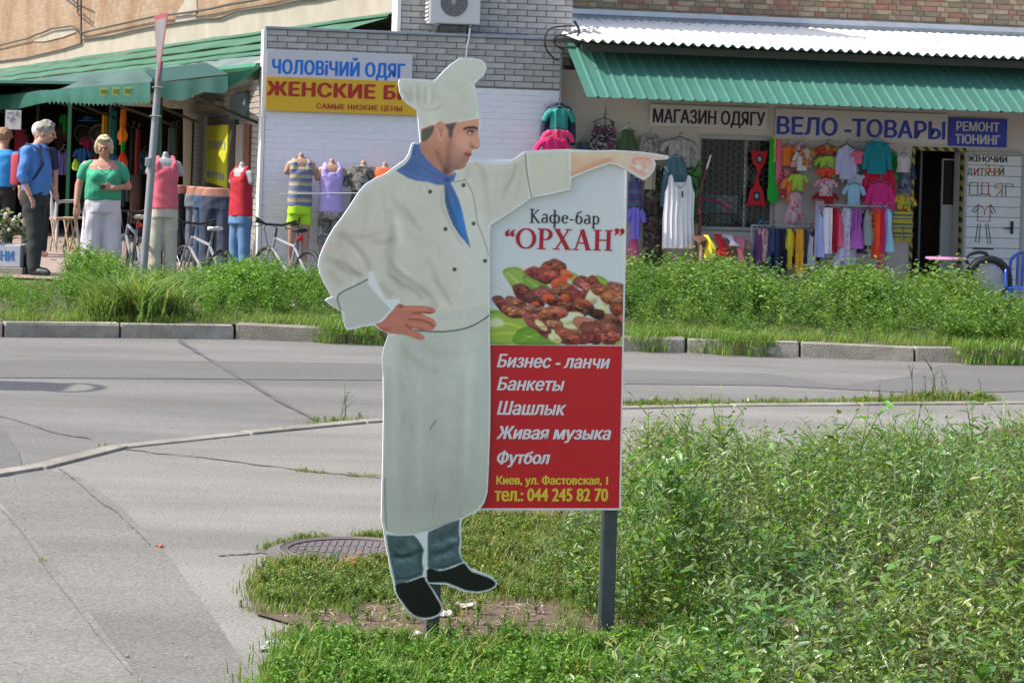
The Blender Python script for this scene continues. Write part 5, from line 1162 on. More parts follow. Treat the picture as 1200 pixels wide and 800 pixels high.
# ------------------------------------------------------------------ vegetation (uncountable herbs and grass: one mesh per patch)
def in_poly(P, X, Y): return Canvas.inside(P, X, Y)
def leaf_tpl(L_, W_, fold=.25, droop=.25, lobes=False):
    """one leaf along +x, 8 triangles"""
    xs = [0, .28, .62, 1.0]; ws = [0.05, .5, .38, 0.0]; V = []; 
    if lobes: ws = [0.05, .55, .3, 0.0]
    for x, w_ in zip(xs, ws):
        z = -droop*L_*x*x
        V += [(x*L_, -w_*W_, z+fold*w_*W_), (x*L_, 0, z), (x*L_, w_*W_, z+fold*w_*W_)]
    F_ = []
    for i in range(3):
        a = i*3; b = a+3; F_ += [(a, a+1, b+1), (a, b+1, b), (a+1, a+2, b+2), (a+1, b+2, b+1)]
    F_ = [f for f in F_ if True]
    return np.array(V), np.array(F_)
def weed_tpl(r, h, nleaf, L_, W_, branchy=.0, up=.5, col=(0.10, 0.20, 0.05), tip=None, small_top=.5, spread=1.0, seedy=0):
    """a herb: stem, side branches and leaves; returns V,F,C"""
    V, F, C = [], [], []; n = 0
    def add(v, f, c):
        nonlocal n
        V.append(v); F.append(f+n); C.append(np.tile(np.array(c), (len(v), 1))); n += len(v)
    def stem(p0, p1, w_, c):
        p0, p1 = np.array(p0), np.array(p1); a = r.uniform(0, math.pi); d = np.array([math.cos(a), math.sin(a), 0])*w_; e = np.array([-d[1], d[0], 0])
        add(np.array([p0-d, p0+d, p1, p0+e, p0-e]), np.array([(0, 1, 2), (4, 3, 2)]), c)
    axes = []
    lean = np.array([r.uniform(-.18, .18)*h, r.uniform(-.18, .18)*h, h]); axes.append((np.zeros(3), lean, 1.0))
    for b in range(int(branchy)):
        t = r.uniform(.15, .75); a = r.uniform(0, 2*math.pi); l_ = h*r.uniform(.25, .5)*spread; p = lean*t; q = p+np.array([math.cos(a)*l_*.65, math.sin(a)*l_*.65, l_*r.uniform(.5, 1)]); axes.append((p, q, .75))
    for p, q, s_ in axes: stem(p, q, .0035*s_+.0012, (col[0]*1.0, col[1]*.8, col[2]*.9))
    tl = sum(np.linalg.norm(q-p) for p, q, s_ in axes)
    for (p, q, s_) in axes:
        k = max(3, int(nleaf*np.linalg.norm(q-p)/tl))
        for i in range(k):
            t = (i+r.uniform(.2, .8))/k; t = .12+.88*t; c = p+(q-p)*t; a = i*2.4+r.uniform(-.5, .5)
            sc_ = (1-(1-small_top)*t)*r.uniform(.6, 1.25)*s_; v, f = leaf_tpl(L_*sc_, W_*sc_, r.uniform(.1, .5), r.uniform(.0, .5))
            el = up*r.uniform(.2, 1.3)+t*.35; ro = r.uniform(-.8, .8)
            v = v@np.array([[1, 0, 0], [0, math.cos(ro), math.sin(ro)], [0, -math.sin(ro), math.cos(ro)]])
            ce, se = math.cos(el), math.sin(el); v = np.stack([v[:, 0]*ce-v[:, 2]*se, v[:, 1], v[:, 0]*se+v[:, 2]*ce], 1)
            ca, sa = math.cos(a), math.sin(a); v = np.stack([v[:, 0]*ca-v[:, 1]*sa, v[:, 0]*sa+v[:, 1]*ca, v[:, 2]], 1)+c
            g = r.uniform(.55, 1.45); y = r.uniform(-.2, .25); cc = (col[0]*g*(1+y), col[1]*g, col[2]*g*(1-y)); 
            if tip and t > .8: cc = tuple(u*.5+w2*.5 for u, w2 in zip(cc, tip))
            add(v, f, cc)
        if seedy:
            for i in range(seedy):
                t = r.uniform(.85, 1.08); c = p+(q-p)*t+np.array([r.uniform(-.012, .012), r.uniform(-.012, .012), 0]); w_ = .005
                add(np.array([c+(w_, 0, 0), c+(-w_, 0, w_), c+(0, w_, -w_), c+(0, -w_, w_)]), np.array([(0, 1, 2), (1, 3, 2)]), tip or col)
    return np.concatenate(V), np.concatenate(F), np.concatenate(C)
def grass_tpl(r, n, h, spread, w_=.0025, bend=.5, col=(0.10, 0.24, 0.03)):
    V, F, C = [], [], []; k = 0
    for i in range(n):
        a = r.uniform(0, 6.283); hh = h*r.uniform(.45, 1.15); x, y = r.gauss(0, spread), r.gauss(0, spread); b = bend*hh*r.uniform(.1, 1.2); d = np.array([math.cos(a), math.sin(a), 0]); s_ = np.array([-d[1], d[0], 0])*w_*r.uniform(.7, 1.4); p = np.array([x, y, 0.0])
        m_ = p+d*b*.3+np.array([0, 0, hh*.6]); t = p+d*b+np.array([0, 0, hh*r.uniform(.8, 1.0)])
        V.append(np.array([p-s_, p+s_, m_+s_*.8, m_-s_*.8, t])); F.append(np.array([(0, 1, 2), (0, 2, 3), (3, 2, 4)])+k); k += 5
        g = r.uniform(.7, 1.35); yl = r.uniform(0, .35) if r.random() < .2 else 0; C.append(np.tile(np.array([col[0]*g*(1+yl*3), col[1]*g, col[2]*g]), (5, 1)))
    return np.concatenate(V), np.concatenate(F), np.concatenate(C)
def scatter(name, tpls, pts, m, kind='stuff', parent=None, colvar=.15, tilt=.1):
    """pts: list of (x, y, z, scale, tpl index, (cr, cg, cb) tint)"""
    Vs, Fs, Cs = [], [], []; n = 0
    for (x, y, z, s_, ti, tint) in pts:
        V, F, C = tpls[ti]; a = random.uniform(0, 6.283); ca, sa = math.cos(a)*s_, math.sin(a)*s_
        v = np.empty_like(V); v[:, 0] = V[:, 0]*ca-V[:, 1]*sa+x; v[:, 1] = V[:, 0]*sa+V[:, 1]*ca+y; v[:, 2] = V[:, 2]*s_+z
        g = random.uniform(1-colvar, 1+colvar); Vs.append(v); Fs.append(F+n); Cs.append(C*np.array(tint)*g); n += len(V)
    if not Vs: return
    o = link(name, fast_mesh(name, np.concatenate(Vs), np.concatenate(Fs), np.clip(np.concatenate(Cs), 0, .9), m), parent)
    o['kind'] = kind; return o
rv = random.Random(5)
M_leaf = attr_mat('herb_leaves', .30, .75, .40, (1.2, 1.35, .5)); M_leaf2 = attr_mat('soft_leaves', .5, .4, .38, (1.1, 1.3, .5)); M_grass = attr_mat('grass_blades', .45, .4, .38, (1.1, 1.25, .5))

# near weeds: goosefoot-like herbs with narrow grey green leaves
GC = (0.225, 0.310, 0.145)
T_near = [weed_tpl(rv, 1.0, 46, .105, .034, 4, .45, GC, (0.22, 0.27, 0.13), .5) for _ in range(5)]
T_near += [weed_tpl(rv, 1.0, 54, .085, .028, 6, .6, (0.110, 0.175, 0.055), (0.20, 0.25, 0.11), .45) for _ in range(4)]
T_near += [weed_tpl(rv, .8, 34, .12, .05, 3, .25, (0.085, 0.165, 0.05), None, .6) for _ in range(3)]
def near_pts(n, hfun, region, y0=500, y1=1250, seed=1):
    r = random.Random(seed); out = []
    while len(out) < n:
        px = r.uniform(520, 1420); X_Y = None
        # uniform on the ground
        Yw = r.uniform(5.0, 13.2); a = (px-600)/FL; x = r.uniform(-.4, 3.4)
        pr = project(x, Yw, 0)
        if not (500 < pr[0] < 1330): continue
        h = hfun(pr[0], pr[1])
        if h <= 0.04 or r.random() > min(1, .35+h*2): continue
        lump = .5+.5*math.sin(x*3.1+1.3*math.sin(Yw*1.7))*math.sin(Yw*2.1+x)+.25*math.sin(x*8+Yw*5); out.append((x, Yw, .01, h*(.36+.42*lump+r.uniform(0, .36))*(1.35 if r.random() < .10 else 1), r, pr))
    return out
def project(x, y, z):
    a, b = x/y, (z-EH)/y; return (CX+FL*(a*CR+b*SR), CY+FL*(a*SR-b*CR))
vbx = [p[0] for p in VB]; vby = [p[1] for p in VB]
def h_near(px, py):
    """height of the weeds by the place of their foot in the picture"""
    back = float(np.interp(px, vbx, vby))
    if py < back+3: return 0
    # bare soil and short grass zone round the posts
    lim = float(np.interp(py, [600, 640, 700, 735, 770, 800, 870, 950, 1250], [548, 552, 610, 665, 770, 790, 680, 590, 470]))
    if py > 1010: lim = float(np.interp(py, [1010, 1250], [700, 480]))
    e = (px-lim)/60.0
    if e <= 0: return 0
    # target line of the tops, in the picture
    top = float(np.interp(px, [540, 640, 735, 760, 850, 900, 1000, 1100, 1170, 1200, 1300], [640, 620, 505, 482, 478, 500, 490, 500, 478, 458, 440]))
    Yd = 1.7*FL/max(60, py-(175+(px-600)*.031)); hmax = 1.7-(top-(175+(px-600)*.031))*Yd/FL
    h = min(hmax, .50 if px > 735 else .34)
    h = h*min(1, .35+e*.65)
    if py > 760: h = min(h, .30+.10*(px-800)/400) 
    if py > 900: h = min(h, .34)
    return h
pts = []
for (x, y, z, h, r, pr) in near_pts(1700, h_near, None, seed=3):
    ti = r.randrange(len(T_near)); big = .5+.5*math.sin(x*1.9+1)*math.sin(y*1.3); big2 = .5+.5*math.sin(x*4.3+y)*math.sin(y*3.1); tint = (1.02+.25*(big-.5), 1.02+.14*(big2-.5), 1.0+.5*(big2-.5))
    pts.append((x, y, z, h/1.0, ti, tint))
# leaf size must not shrink with the plant: use several templates scaled by height
def rescale_tpls(tpls, heights, mk): pass
T_small = [weed_tpl(rv, .34, 26, .095, .022, 3, .45, GC, (0.30, 0.37, 0.15), .55) for _ in range(4)]+[weed_tpl(rv, .32, 30, .075, .024, 4, .55, (0.175, 0.30, 0.07), (0.32, 0.38, 0.17), .5) for _ in range(4)]+[weed_tpl(rv, .30, 20, .10, .032, 3, .3, (0.14, 0.27, 0.055), None, .6) for _ in range(3)]
T_big = [weed_tpl(rv, .56, 44, .098, .022, 5, .45, GC, (0.32, 0.39, 0.16), .45) for _ in range(5)]+[weed_tpl(rv, .56, 52, .078, .024, 7, .55, (0.175, 0.30, 0.07), (0.34, 0.40, 0.18), .4) for _ in range(4)]+[weed_tpl(rv, .5, 32, .105, .034, 4, .3, (0.14, 0.27, 0.055), None, .55) for _ in range(3)]
ps, pb_ = [], []
for p in pts:
    h = p[3]
    if h < .36: ps.append((p[0], p[1], p[2], h/.33, p[4] % len(T_small), p[5]))
    else: pb_.append((p[0], p[1], p[2], h/.56, p[4] % len(T_big), p[5]))
scatter('weed_patch', T_small+T_big, ps+[(a, b, c, d, e+len(T_small), f) for a, b, c, d, e, f in pb_], M_leaf)
bpy.data.objects['weed_patch']['label'] = 'dense grey green weeds filling the near right corner behind the sign post'

# near grass: patch left of and under the chef, foreground strip, fringes
T_gr = [grass_tpl(rv, 34, .052, .05, .0020, .9, (0.165, 0.262, 0.055)) for _ in range(8)]; T_gl = [grass_tpl(rv, 14, .10, .04, .0024, 1.0, (0.16, 0.24, 0.06)) for _ in range(4)]
T_clo = [weed_tpl(rv, .065, 22, .026, .013, 4, .25, (0.150, 0.255, 0.055), None, .8, 1.6) for _ in range(4)]
def dens(px, py):
    back = float(np.interp(px, vbx, vby)); 
    lft = float(np.interp(py, [660, 664, 672, 685, 700, 722, 735, 745, 770, 800, 860, 1000, 1250], [338, 324, 313, 306, 309, 318, 362, 340, 340, 320, 312, 300, 265]))
    if px < lft or py < back: return 0
    d = 1.0
    # bare band
    cy = float(np.interp(px, [330, 430, 520, 620, 700, 780], [728, 734, 736, 734, 740, 738])); hw = float(np.interp(px, [320, 360, 440, 560, 640, 700, 770], [8, 18, 29, 30, 27, 20, 6]))
    q = abs(py-cy)/hw; d *= min(1, max(.03, (q-.75)*2.2))
    if 505 < px < 720 and 660 < py < 760: d *= .55
    return d
gp, r = [], random.Random(9)
for _ in range(90000):
    y = r.uniform(5.2, 10.9); x = r.uniform(-1.35, 1.6); px, py = project(x, y, 0)
    if not (240 < px < 900 and py < 1130): continue
    d = dens(px, py)*(.45+.55*(.5+.5*math.sin(x*7+2*math.sin(y*5))*math.sin(y*6.1+x*3)))
    if r.random() > d: continue
    if len(gp) > 13000: break
    tint = (1.0, 1.0, 1.0) if py > 690 else (1.15, 1.0, 1.0); k = r.random()
    ti = r.randrange(8) if k < .60 else (8+r.randrange(4) if k < .68 else 12+r.randrange(4))
    if py > 745: tint = (.88, 1.12, .75)
    if r.random() < .06: tint = (1.5, 1.05, .9)
    gp.append((x, y, .008, r.uniform(.55, 1.15)*(1.15 if py > 760 else .9), ti, tint))
scatter('grass', T_gr+T_gl+T_clo, gp, M_grass)
r = random.Random(12); sw = []
for _ in range(230):
    px, py = r.uniform(350, 830), r.uniform(690, 775); g = gnd(px, py, .01); big_ = r.random() < .25+.5*(px > 640)
    sw.append((g.x, g.y, .008, r.uniform(.35, .9)*(1.0 if not big_ else .55), (r.randrange(4) if not big_ else 4+r.randrange(6)), (1, 1, 1)))
scatter('soil_weeds', T_clo+[(V*.6, F, C_) for V, F, C_ in T_small[:6]], sw, M_leaf)
# fringes in the pavement joints and along the edging
fp_, r = [], random.Random(21)
def fringe(pts_, n, s_=.5, jit=3, z=.0, jy=None):
    P = catmull(pts_, 8, False)
    for _ in range(n):
        i = r.randrange(len(P)-1); t = r.random(); q = P[i]*(1-t)+P[i+1]*t; x, y = g2(q[0]+r.gauss(0, jit), q[1]+r.gauss(0, jy if jy is not None else jit*.25)); fp_.append((x, y, z, s_*r.uniform(.5, 1.2), r.randrange(16), (1.1, 1, .9)))
fringe([(365, 497), (380, 495), (400, 494), (425, 490)], 26, .55); fringe([(318, 503), (335, 505)], 8, .35); fringe([(120, 524), (140, 524)], 8, .4)
fringe([(118, 527), (145, 526)], 8, .3); fringe([(352, 552), (378, 554)], 12, .35); fringe([(410, 557), (440, 560)], 12, .35); fringe([(48, 658), (53, 661)], 4, .3)
fringe([(735, 474), (800, 473), (900, 473), (1000, 471), (1160, 470)], 420, .55, 8, jy=1.2); fringe([(1020, 472), (1090, 468), (1160, 470)], 160, .9, 8, jy=1.5)
fringe([(310, 645), (330, 636), (350, 632), (372, 632), (384, 633)], 80, .45, 4); fringe([(420, 632), (446, 628)], 60, .5, 4); fringe([(312, 658), (330, 657)], 14, .3, 4); fringe([(280, 710), (300, 715), (310, 722)], 12, .35, 5); fringe([(318, 752), (330, 748)], 10, .35, 4)
scatter('grass_fringe', T_gr+T_gl+T_clo, fp_, M_grass)
T_st = [weed_tpl(rv, .3, 22, .05, .014, 3, .8, (0.11, 0.17, 0.05), (0.25, 0.26, 0.10), .4) for _ in range(3)]
q_ = [(*g2(px, py), 0, s_, k % 3, (1, 1, 1)) for k, (px, py, s_) in enumerate([(1098, 466, 1.0), (1092, 468, .8), (1104, 467, .7), (1070, 470, .9), (1150, 470, .6), (1030, 474, .6), (1112, 470, .7), (1085, 470, .7), (405, 489, .8), (399, 491, .5)])]
scatter('roadside_weed', T_st, q_, M_leaf2)

# far verge: bushy bright green herbs between kerb and shops
FC = (0.165, 0.315, 0.048)
T_far = [weed_tpl(rv, .45, 52, .095, .040, 8, .25, FC, (0.22, 0.34, 0.07), .65, 1.3) for _ in range(6)]+[weed_tpl(rv, .45, 60, .07, .030, 9, .3, (0.125, 0.275, 0.042), None, .7, 1.3) for _ in range(4)]
T_fg = [grass_tpl(rv, 18, .20, .07, .005, 1.0, (0.17, 0.30, 0.06)) for _ in range(5)]
def top_far(px): return float(np.interp(px, [-80, 0, 30, 60, 95, 130, 150, 200, 260, 330, 400, 700, 735, 800, 860, 940, 1000, 1060, 1090, 1130, 1160, 1185, 1215, 1300], [312, 318, 324, 310, 290, 298, 318, 314, 309, 304, 314, 312, 298, 304, 312, 318, 314, 316, 312, 324, 340, 348, 336, 328]))
vp, r = [], random.Random(31); gp2 = []
n_ = 0
while len(vp) < 3700 and n_ < 60000:
    n_ += 1; y = r.uniform(20.3, 28.2); x = r.uniform(-6.2, 7.2); ky = kerb_y(x)
    px, py = project(x, y, zv(x, y))
    if y < ky+.35 or not (-60 < px < 1260) or 450 < px < 560 and r.random() < .7: continue
    if y > (27.2+.1*x if px > 120 else 26.2 - (1.3 if px < 60 else 0)): continue
    top = top_far(px)-3; hz = 175+(px-600)*.031; hmax = (EH-zv(x, y))-(top-hz)*y/FL
    e = y-ky; h = min(hmax, float(np.interp(e, [.35, 1.2, 2.2, 3.5, 6], [.12, .28, .46, .62, .75])))
    if px < 75: h = min(h, .22)
    h = min(h, .72)
    if px > 1090 and e > .2: h = min(hmax, max(h, .38))
    lump = math.sin(px*.075+y)*math.sin(px*.031+1+y*.7)+.5*math.sin(px*.16+y*2); h *= r.uniform(.7, 1.08)*(.84+.22*lump); h = h*(1.2 if r.random() < .04 else 1)
    if px > 700: h = min(h, hmax*1.03)
    if h < .07: continue
    tt = r.uniform(.8, 1.15); tint = (tt, tt, tt) if px < 560 else (.98*tt, .90*tt, 1.15*tt)
    vp.append((x, y, zv(x, y)-.01, h/.45, r.randrange(10), tint))
scatter('verge_weeds', T_far, vp, M_leaf2)
bpy.data.objects['verge_weeds']['label'] = 'bushy green weeds on the strip between the kerb and the shops'
for _ in range(2600):
    x = r.uniform(-6.2, 7.2); ky = kerb_y(x); y = ky+.16+abs(r.gauss(0, .7)); px, py = project(x, y, .1)
    if not (-60 < px < 1260): continue
    if px < 70 and r.random() < .35: continue
    gp2.append((x, y, zv(x, y), r.uniform(.2, .5), r.randrange(5), (1.1, 1.0, 1.0)))
# grass spilling over the kerb
for a, b, n2, yo in ((372, 452, 150, -.10), (742, 780, 60, -.05), (838, 900, 110, -.10), (1120, 1215, 200, -.12), (800, 840, 30, 0), (455, 735, 120, -.05)):
    for _ in range(n2):
        px = r.uniform(a, b); y0 = gnd(px, float(np.interp(px, [300, 450, 735, 900, 1120, 1260], [394, 400, 407, 413, 421, 424]))); gp2.append((y0.x, y0.y+yo+r.uniform(-.05, .3), r.choice([-.02, .06, .1]), r.uniform(.25, .65), r.randrange(5), (1, 1, 1)))
scatter('verge_grass', T_fg, gp2, M_grass)
vp2 = []
for a, b, n2 in ((1128, 1210, 60), (380, 450, 16), (745, 790, 12), (850, 895, 14)):
    for _ in range(n2):
        px = r.uniform(a, b); q = gnd(px, float(np.interp(px, [300, 450, 735, 900, 1120, 1260], [392, 398, 405, 410, 418, 420]))); vp2.append((q.x, q.y+r.uniform(-.1, .7), .0, r.uniform(.35, .8), r.randrange(10), (1, .95, 1)))
scatter('kerb_weeds', T_far, vp2, M_leaf2)
# the long bladed tussock at the kerb
tus = [grass_tpl(rv, 230, .46, .10, .0075, 1.5, (0.20, 0.31, 0.09)) for _ in range(2)]
for k, (px, py, s_) in enumerate(((138, 372, 1.0), (168, 374, 1.05), (196, 372, .8), (118, 374, .7))):
    q = gnd(px, py, .1); V, F, C = tus[k % 2]; a = k*1.3; R3 = np.array([[math.cos(a), -math.sin(a), 0], [math.sin(a), math.cos(a), 0], [0, 0, 1]])
    V = (V@R3.T)*s_; o = link('grass_tussock', fast_mesh('grass_tussock', V, F, C, M_grass)); o.location = (q.x, q.y, .09)
    tag(o, ['arching pale grass tussock at the kerb, second from the left', 'largest arching pale grass tussock, in the middle by the kerb', 'arching pale grass tussock at the kerb, rightmost of four', 'smallest arching grass tussock at the kerb, leftmost of four'][k], 'grass tussock', 'long bladed tussocks at the kerb')
# ------------------------------------------------------------------ bodies: limbs and trunks joined into one skin by a voxel remesh
def sph(mb, c, r, sx=1, sy=1, sz=1, n=12, m=8):
    rings = []
    for i in range(m+1):
        a = math.pi*i/m; rr0 = max(1e-4, math.sin(a))*r; rings.append([(c[0]+rr0*math.cos(2*math.pi*k/n)*sx, c[1]+rr0*math.sin(2*math.pi*k/n)*sy, c[2]-math.cos(a)*r*sz) for k in range(n)])
    mb.loft(rings)
def limb(mb, P, R_, n=12):
    mb.tube(P, R_, n)
    for p, r in zip(P, R_): sph(mb, p, r*1.0)
def trunk(mb, prof, n=18, cx=0, cy=0, pw=2.3):
    """prof: (z, half width, half depth, dx, dy)"""
    rings = []
    for z, a, b, dx, dy in prof:
        ring = []
        for k in range(n):
            t = 2*math.pi*k/n; c_, s_ = math.cos(t), math.sin(t); c2 = math.copysign(abs(c_)**(2/pw), c_); s2 = math.copysign(abs(s_)**(2/pw), s_); ring.append((cx+dx+a*c2, cy+dy+b*s2, z))
        rings.append(ring)
    mb.loft(rings)
def skin(mb, name, m, parent, voxel=.012, smooth=6, loc=None, fold=None):
    me = mb.me('tmp'); o = bpy.data.objects.new('tmp', me); COL.objects.link(o)
    r = o.modifiers.new('r', 'REMESH'); r.mode = 'VOXEL'; r.voxel_size = voxel
    s = o.modifiers.new('s', 'SMOOTH'); s.iterations = smooth; s.factor = .5
    dg = bpy.context.evaluated_depsgraph_get(); ev = o.evaluated_get(dg); me2 = bpy.data.meshes.new_from_object(ev, depsgraph=dg); me2.name = name
    bpy.data.objects.remove(o); bpy.data.meshes.remove(me)
    if fold:
        n = len(me2.vertices); co = np.empty(n*3); me2.vertices.foreach_get('co', co); no = np.empty(n*3); me2.vertices.foreach_get('normal', no) if hasattr(me2.vertices[0], 'normal') else None
        co = co.reshape(-1, 3); no = no.reshape(-1, 3); a, fx, fz = fold
        d = a*(np.sin(co[:, 0]*fx+3*np.sin(co[:, 2]*fz*.5))*np.sin(co[:, 2]*fz+co[:, 1]*20)); co += no*d[:, None]; me2.vertices.foreach_set('co', co.ravel())
    me2.materials.clear(); me2.materials.append(m); me2.polygons.foreach_set('use_smooth', [True]*len(me2.polygons)); me2.update()
    return link(name, me2, parent, loc)
def hand_(mb, w, d, side, curl=.5, s_=1.0):
    """palm and five fingers from the wrist w along direction d"""
    w = Vector(w); d = Vector(d).normalized(); sd_ = d.cross(Vector((0, 1, 0))).normalized()*side
    if sd_.length < .1: sd_ = Vector((1, 0, 0))*side
    nrm = d.cross(sd_).normalized()
    for k, (o_, l_) in enumerate(((-.028, .062), (-.010, .074), (.010, .070), (.027, .055))):
        b = w+d*.085*s_+sd_*o_*s_; m_ = b+d*l_*.5*s_+nrm*.008*curl; e = m_+d*l_*.45*s_*(1-curl*.5)+nrm*.03*curl
        mb.tube([w+d*.02*s_+sd_*o_*.7*s_, b, m_, e], [.014*s_, .0115*s_, .0095*s_, .0075*s_], 8); sph(mb, e, .0078*s_, n=8, m=5)
    t0 = w+d*.02*s_-sd_*.02*s_; t1 = t0+d*.03*s_-sd_*.028*s_; t2 = t1+d*.035*s_-sd_*.008*s_+nrm*.01; mb.tube([t0, t1, t2], [.014*s_, .012*s_, .009*s_], 8); sph(mb, t2, .009*s_, n=8, m=5)
def head_(mb, c, s_=1.0, yaw=0.0, pitch=0.0):
    """head centred at c facing -y before turning"""
    q = MB(); sph(q, (0, .012, .018), .098, .80, .98, 1.06, 16, 12); sph(q, (0, -.018, -.040), .072, .82, .95, 1.0, 14, 10); sph(q, (0, -.045, -.078), .036, 1.0, .8, .8)
    q.tube([(0, -.095, .012), (0, -.117, -.020), (0, -.100, -.030)], [.008, .0135, .010], 8); sph(q, (0, -.112, -.022), .0125, 1.1, 1, .8)
    q.tube([(-.03, -.088, .024), (0, -.094, .026), (.03, -.088, .024)], [.012, .011, .012], 8); sph(q, (0, -.088, -.055), .016, 1.5, .7, .7)
    for s in (-1, 1): sph(q, (s*.078, .012, -.008), .026, .35, .7, 1.15, 8, 6); sph(q, (s*.045, -.075, -.02), .022, .9, .7, .9, 8, 6)
    R3 = Matrix.Rotation(yaw, 3, 'Z')@Matrix.Rotation(pitch, 3, 'X'); mb.add([Vector(c)+R3@(Vector(v)*s_) for v in q.v], q.f); return R3
def face_bits(parent, c, R3, s_=1.0, lips=(0.36, 0.10, 0.09)):
    for s in (-1, 1):
        q = MB(); sph(q, (0, 0, 0), .0105*s_, 1.4, .5, .6, 8, 5); q.build('eye', mat('eye_dark', (0.03, 0.022, 0.02), .3), parent, True, loc=Vector(c)+R3@Vector((s*.030*s_, -.084*s_, .006*s_)))
        q = MB(); q.tube([R3@Vector((s*.016*s_, -.094*s_, .024*s_)), R3@Vector((s*.044*s_, -.086*s_, .026*s_))], .004, 5); q.build('eyebrow', mat('eyebrow_grey', (0.12, 0.09, 0.07), .9), parent, loc=Vector(c))
    q = MB(); sph(q, (0, 0, 0), .012*s_, 1.8, .5, .45, 8, 5); q.build('mouth', mat('lips', lips, .5), parent, True, loc=Vector(c)+R3@Vector((0, -.096*s_, -.054*s_)))
def hair_(parent, c, R3, m, s_=1.0, kind='short', seed=0):
    q = MB(); r = random.Random(seed)
    sph(q, (0, .028, .040), .103, .86, .98, 1.02, 16, 12)
    if kind == 'bob':
        for s in (-1, 1): limb(q, [(s*.070, .0, .06), (s*.084, .005, .0), (s*.080, .02, -.055)], [.035, .034, .028])
        limb(q, [(-.05, .07, -.05), (.05, .07, -.05)], [.045, .045]); limb(q, [(-.03, -.055, .095), (.04, -.05, .095)], [.03, .028])
    for i in range(70 if kind == 'bob' else 55):
        a = r.uniform(-.45*math.pi, 1.45*math.pi); lim = -.55 if kind == 'bob' else -.15; e = r.uniform(lim, 1.3)
        if math.sin(a) < -.15 and e < .55: continue
        p = Vector((math.cos(a)*math.cos(e)*.088, .02+math.sin(a)*math.cos(e)*.098, .035+math.sin(e)*.098)); sph(q, p, r.uniform(.014, .026), n=7, m=5)
    o = skin(MBt(q, R3, s_), 'hair', m, parent, .008, 2, loc=Vector(c)); return o
def MBt(q, R3, s_=1.0, t=(0, 0, 0)):
    n = MB(); n.add([R3@(Vector(v)*s_)+Vector(t) for v in q.v], q.f); return n
M_skin = mat('sun_tanned_skin', (0.50, 0.26, 0.18), .55, .08, scale=8); M_skin2 = mat('pale_reddish_skin', (0.56, 0.30, 0.22), .55, .08, scale=8)
M_hairg = mat('grey_hair', (0.34, 0.31, 0.27), .8, .3, scale=60, bump=.6); M_hairb = mat('blonde_hair', (0.60, 0.50, 0.30), .7, .3, scale=60, bump=.6)
def foot_z(px, Yp): 
    v = at(px, 200, Yp); return v.x
# --- man in the blue shirt
mx_ = at(42, 230, 27.0).x
man = thing('person', 'grey haired man in blue shirt and dark trousers, red bag on his back', 'person', None, (mx_, 27.0, zv(mx_, 27.0)+.03), rot=math.radians(72))
b = MB(); hc = (.02, -.10, 1.60)
R3 = head_(b, hc, 1.02, math.radians(12), math.radians(16)); limb(b, [(.0, .03, 1.42), (.012, -.055, 1.52)], [.062, .056])
trunk(b, [(.86, .16, .115, 0, .02), (1.0, .17, .13, 0, .01), (1.12, .165, .13, 0, .0), (1.28, .185, .12, 0, .01), (1.40, .19, .10, 0, .03), (1.45, .10, .07, 0, .03)])
limb(b, [(.20, .02, 1.38), (.25, .03, 1.12), (.235, -.10, .93)], [.052, .043, .030]); hand_(b, (.235, -.105, .92), (-.05, -.35, -.9), 1, .7)
limb(b, [(-.20, .02, 1.38), (-.25, .05, 1.12), (-.225, -.05, .90)], [.052, .043, .030]); hand_(b, (-.225, -.055, .89), (.1, -.4, -.9), -1, .8)
for s, fy in ((-1, -.10), (1, .07)): limb(b, [(s*.085, .02, .88), (s*.10, fy*.5, .48), (s*.11, fy+.04, .09)], [.085, .06, .042]); limb(b, [(s*.11, fy+.05, .05), (s*.13, fy-.14, .035)], [.040, .032])
skin(b, 'body', M_skin2, man, .0085, 5); face_bits(man, hc, R3)
b = MB(); trunk(b, [(.90, .178, .142, 0, .01), (1.02, .186, .15, 0, 0), (1.15, .185, .145, 0, -.01), (1.30, .205, .138, 0, .01), (1.40, .205, .112, 0, .03), (1.455, .12, .085, 0, .03), (1.475, .075, .07, 0, .015)])
for s, e in ((1, (.255, .025, 1.12)), (-1, (-.255, .045, 1.12))): limb(b, [(s*.185, .025, 1.385), (s*.225, .025, 1.25), e, (e[0]*.985, e[1]-.03, 1.07)], [.075, .070, .062, .060])
skin(b, 'shirt', mat('blue_shirt_cloth', (0.085, 0.22, 0.56), .85, .12, scale=5, bump=.2), man, .011, 3, fold=(.006, 28, 22))
q = MB(); q.add([(.0, -.075, 1.49), (.075, -.07, 1.475), (.055, -.125, 1.42), (.012, -.12, 1.45)], [(0,1,2,3)]); q.add([(.0, -.075, 1.49), (-.075, -.07, 1.475), (-.055, -.125, 1.42), (-.012, -.12, 1.45)], [(3,2,1,0)]); q.build('collar', mat('blue_collar', (0.09, 0.23, 0.55), .85), man)
b = MB(); trunk(b, [(.78, .172, .14, 0, .02), (.88, .182, .145, 0, .02), (.97, .178, .14, 0, .01)])
for s, fy in ((-1, -.10), (1, .07)): limb(b, [(s*.085, .02, .84), (s*.098, fy*.5, .48), (s*.11, fy+.04, .10)], [.108, .086, .078])
skin(b, 'trousers', mat('dark_green_grey_trousers', (0.032, 0.038, 0.036), .9, .2, scale=4), man, .012, 3, fold=(.006, 20, 17))
for s, fy in ((-1, -.10), (1, .07)):
    b = MB(); limb(b, [(s*.11, fy+.06, .045), (s*.125, fy-.06, .04), (s*.132, fy-.15, .035)], [.05, .048, .038]); skin(b, 'shoe', mat('dark_shoe', (0.02, 0.02, 0.022), .5), man, .01, 3)
hair_(man, hc, R3, M_hairg, 1.02, 'short', 3)
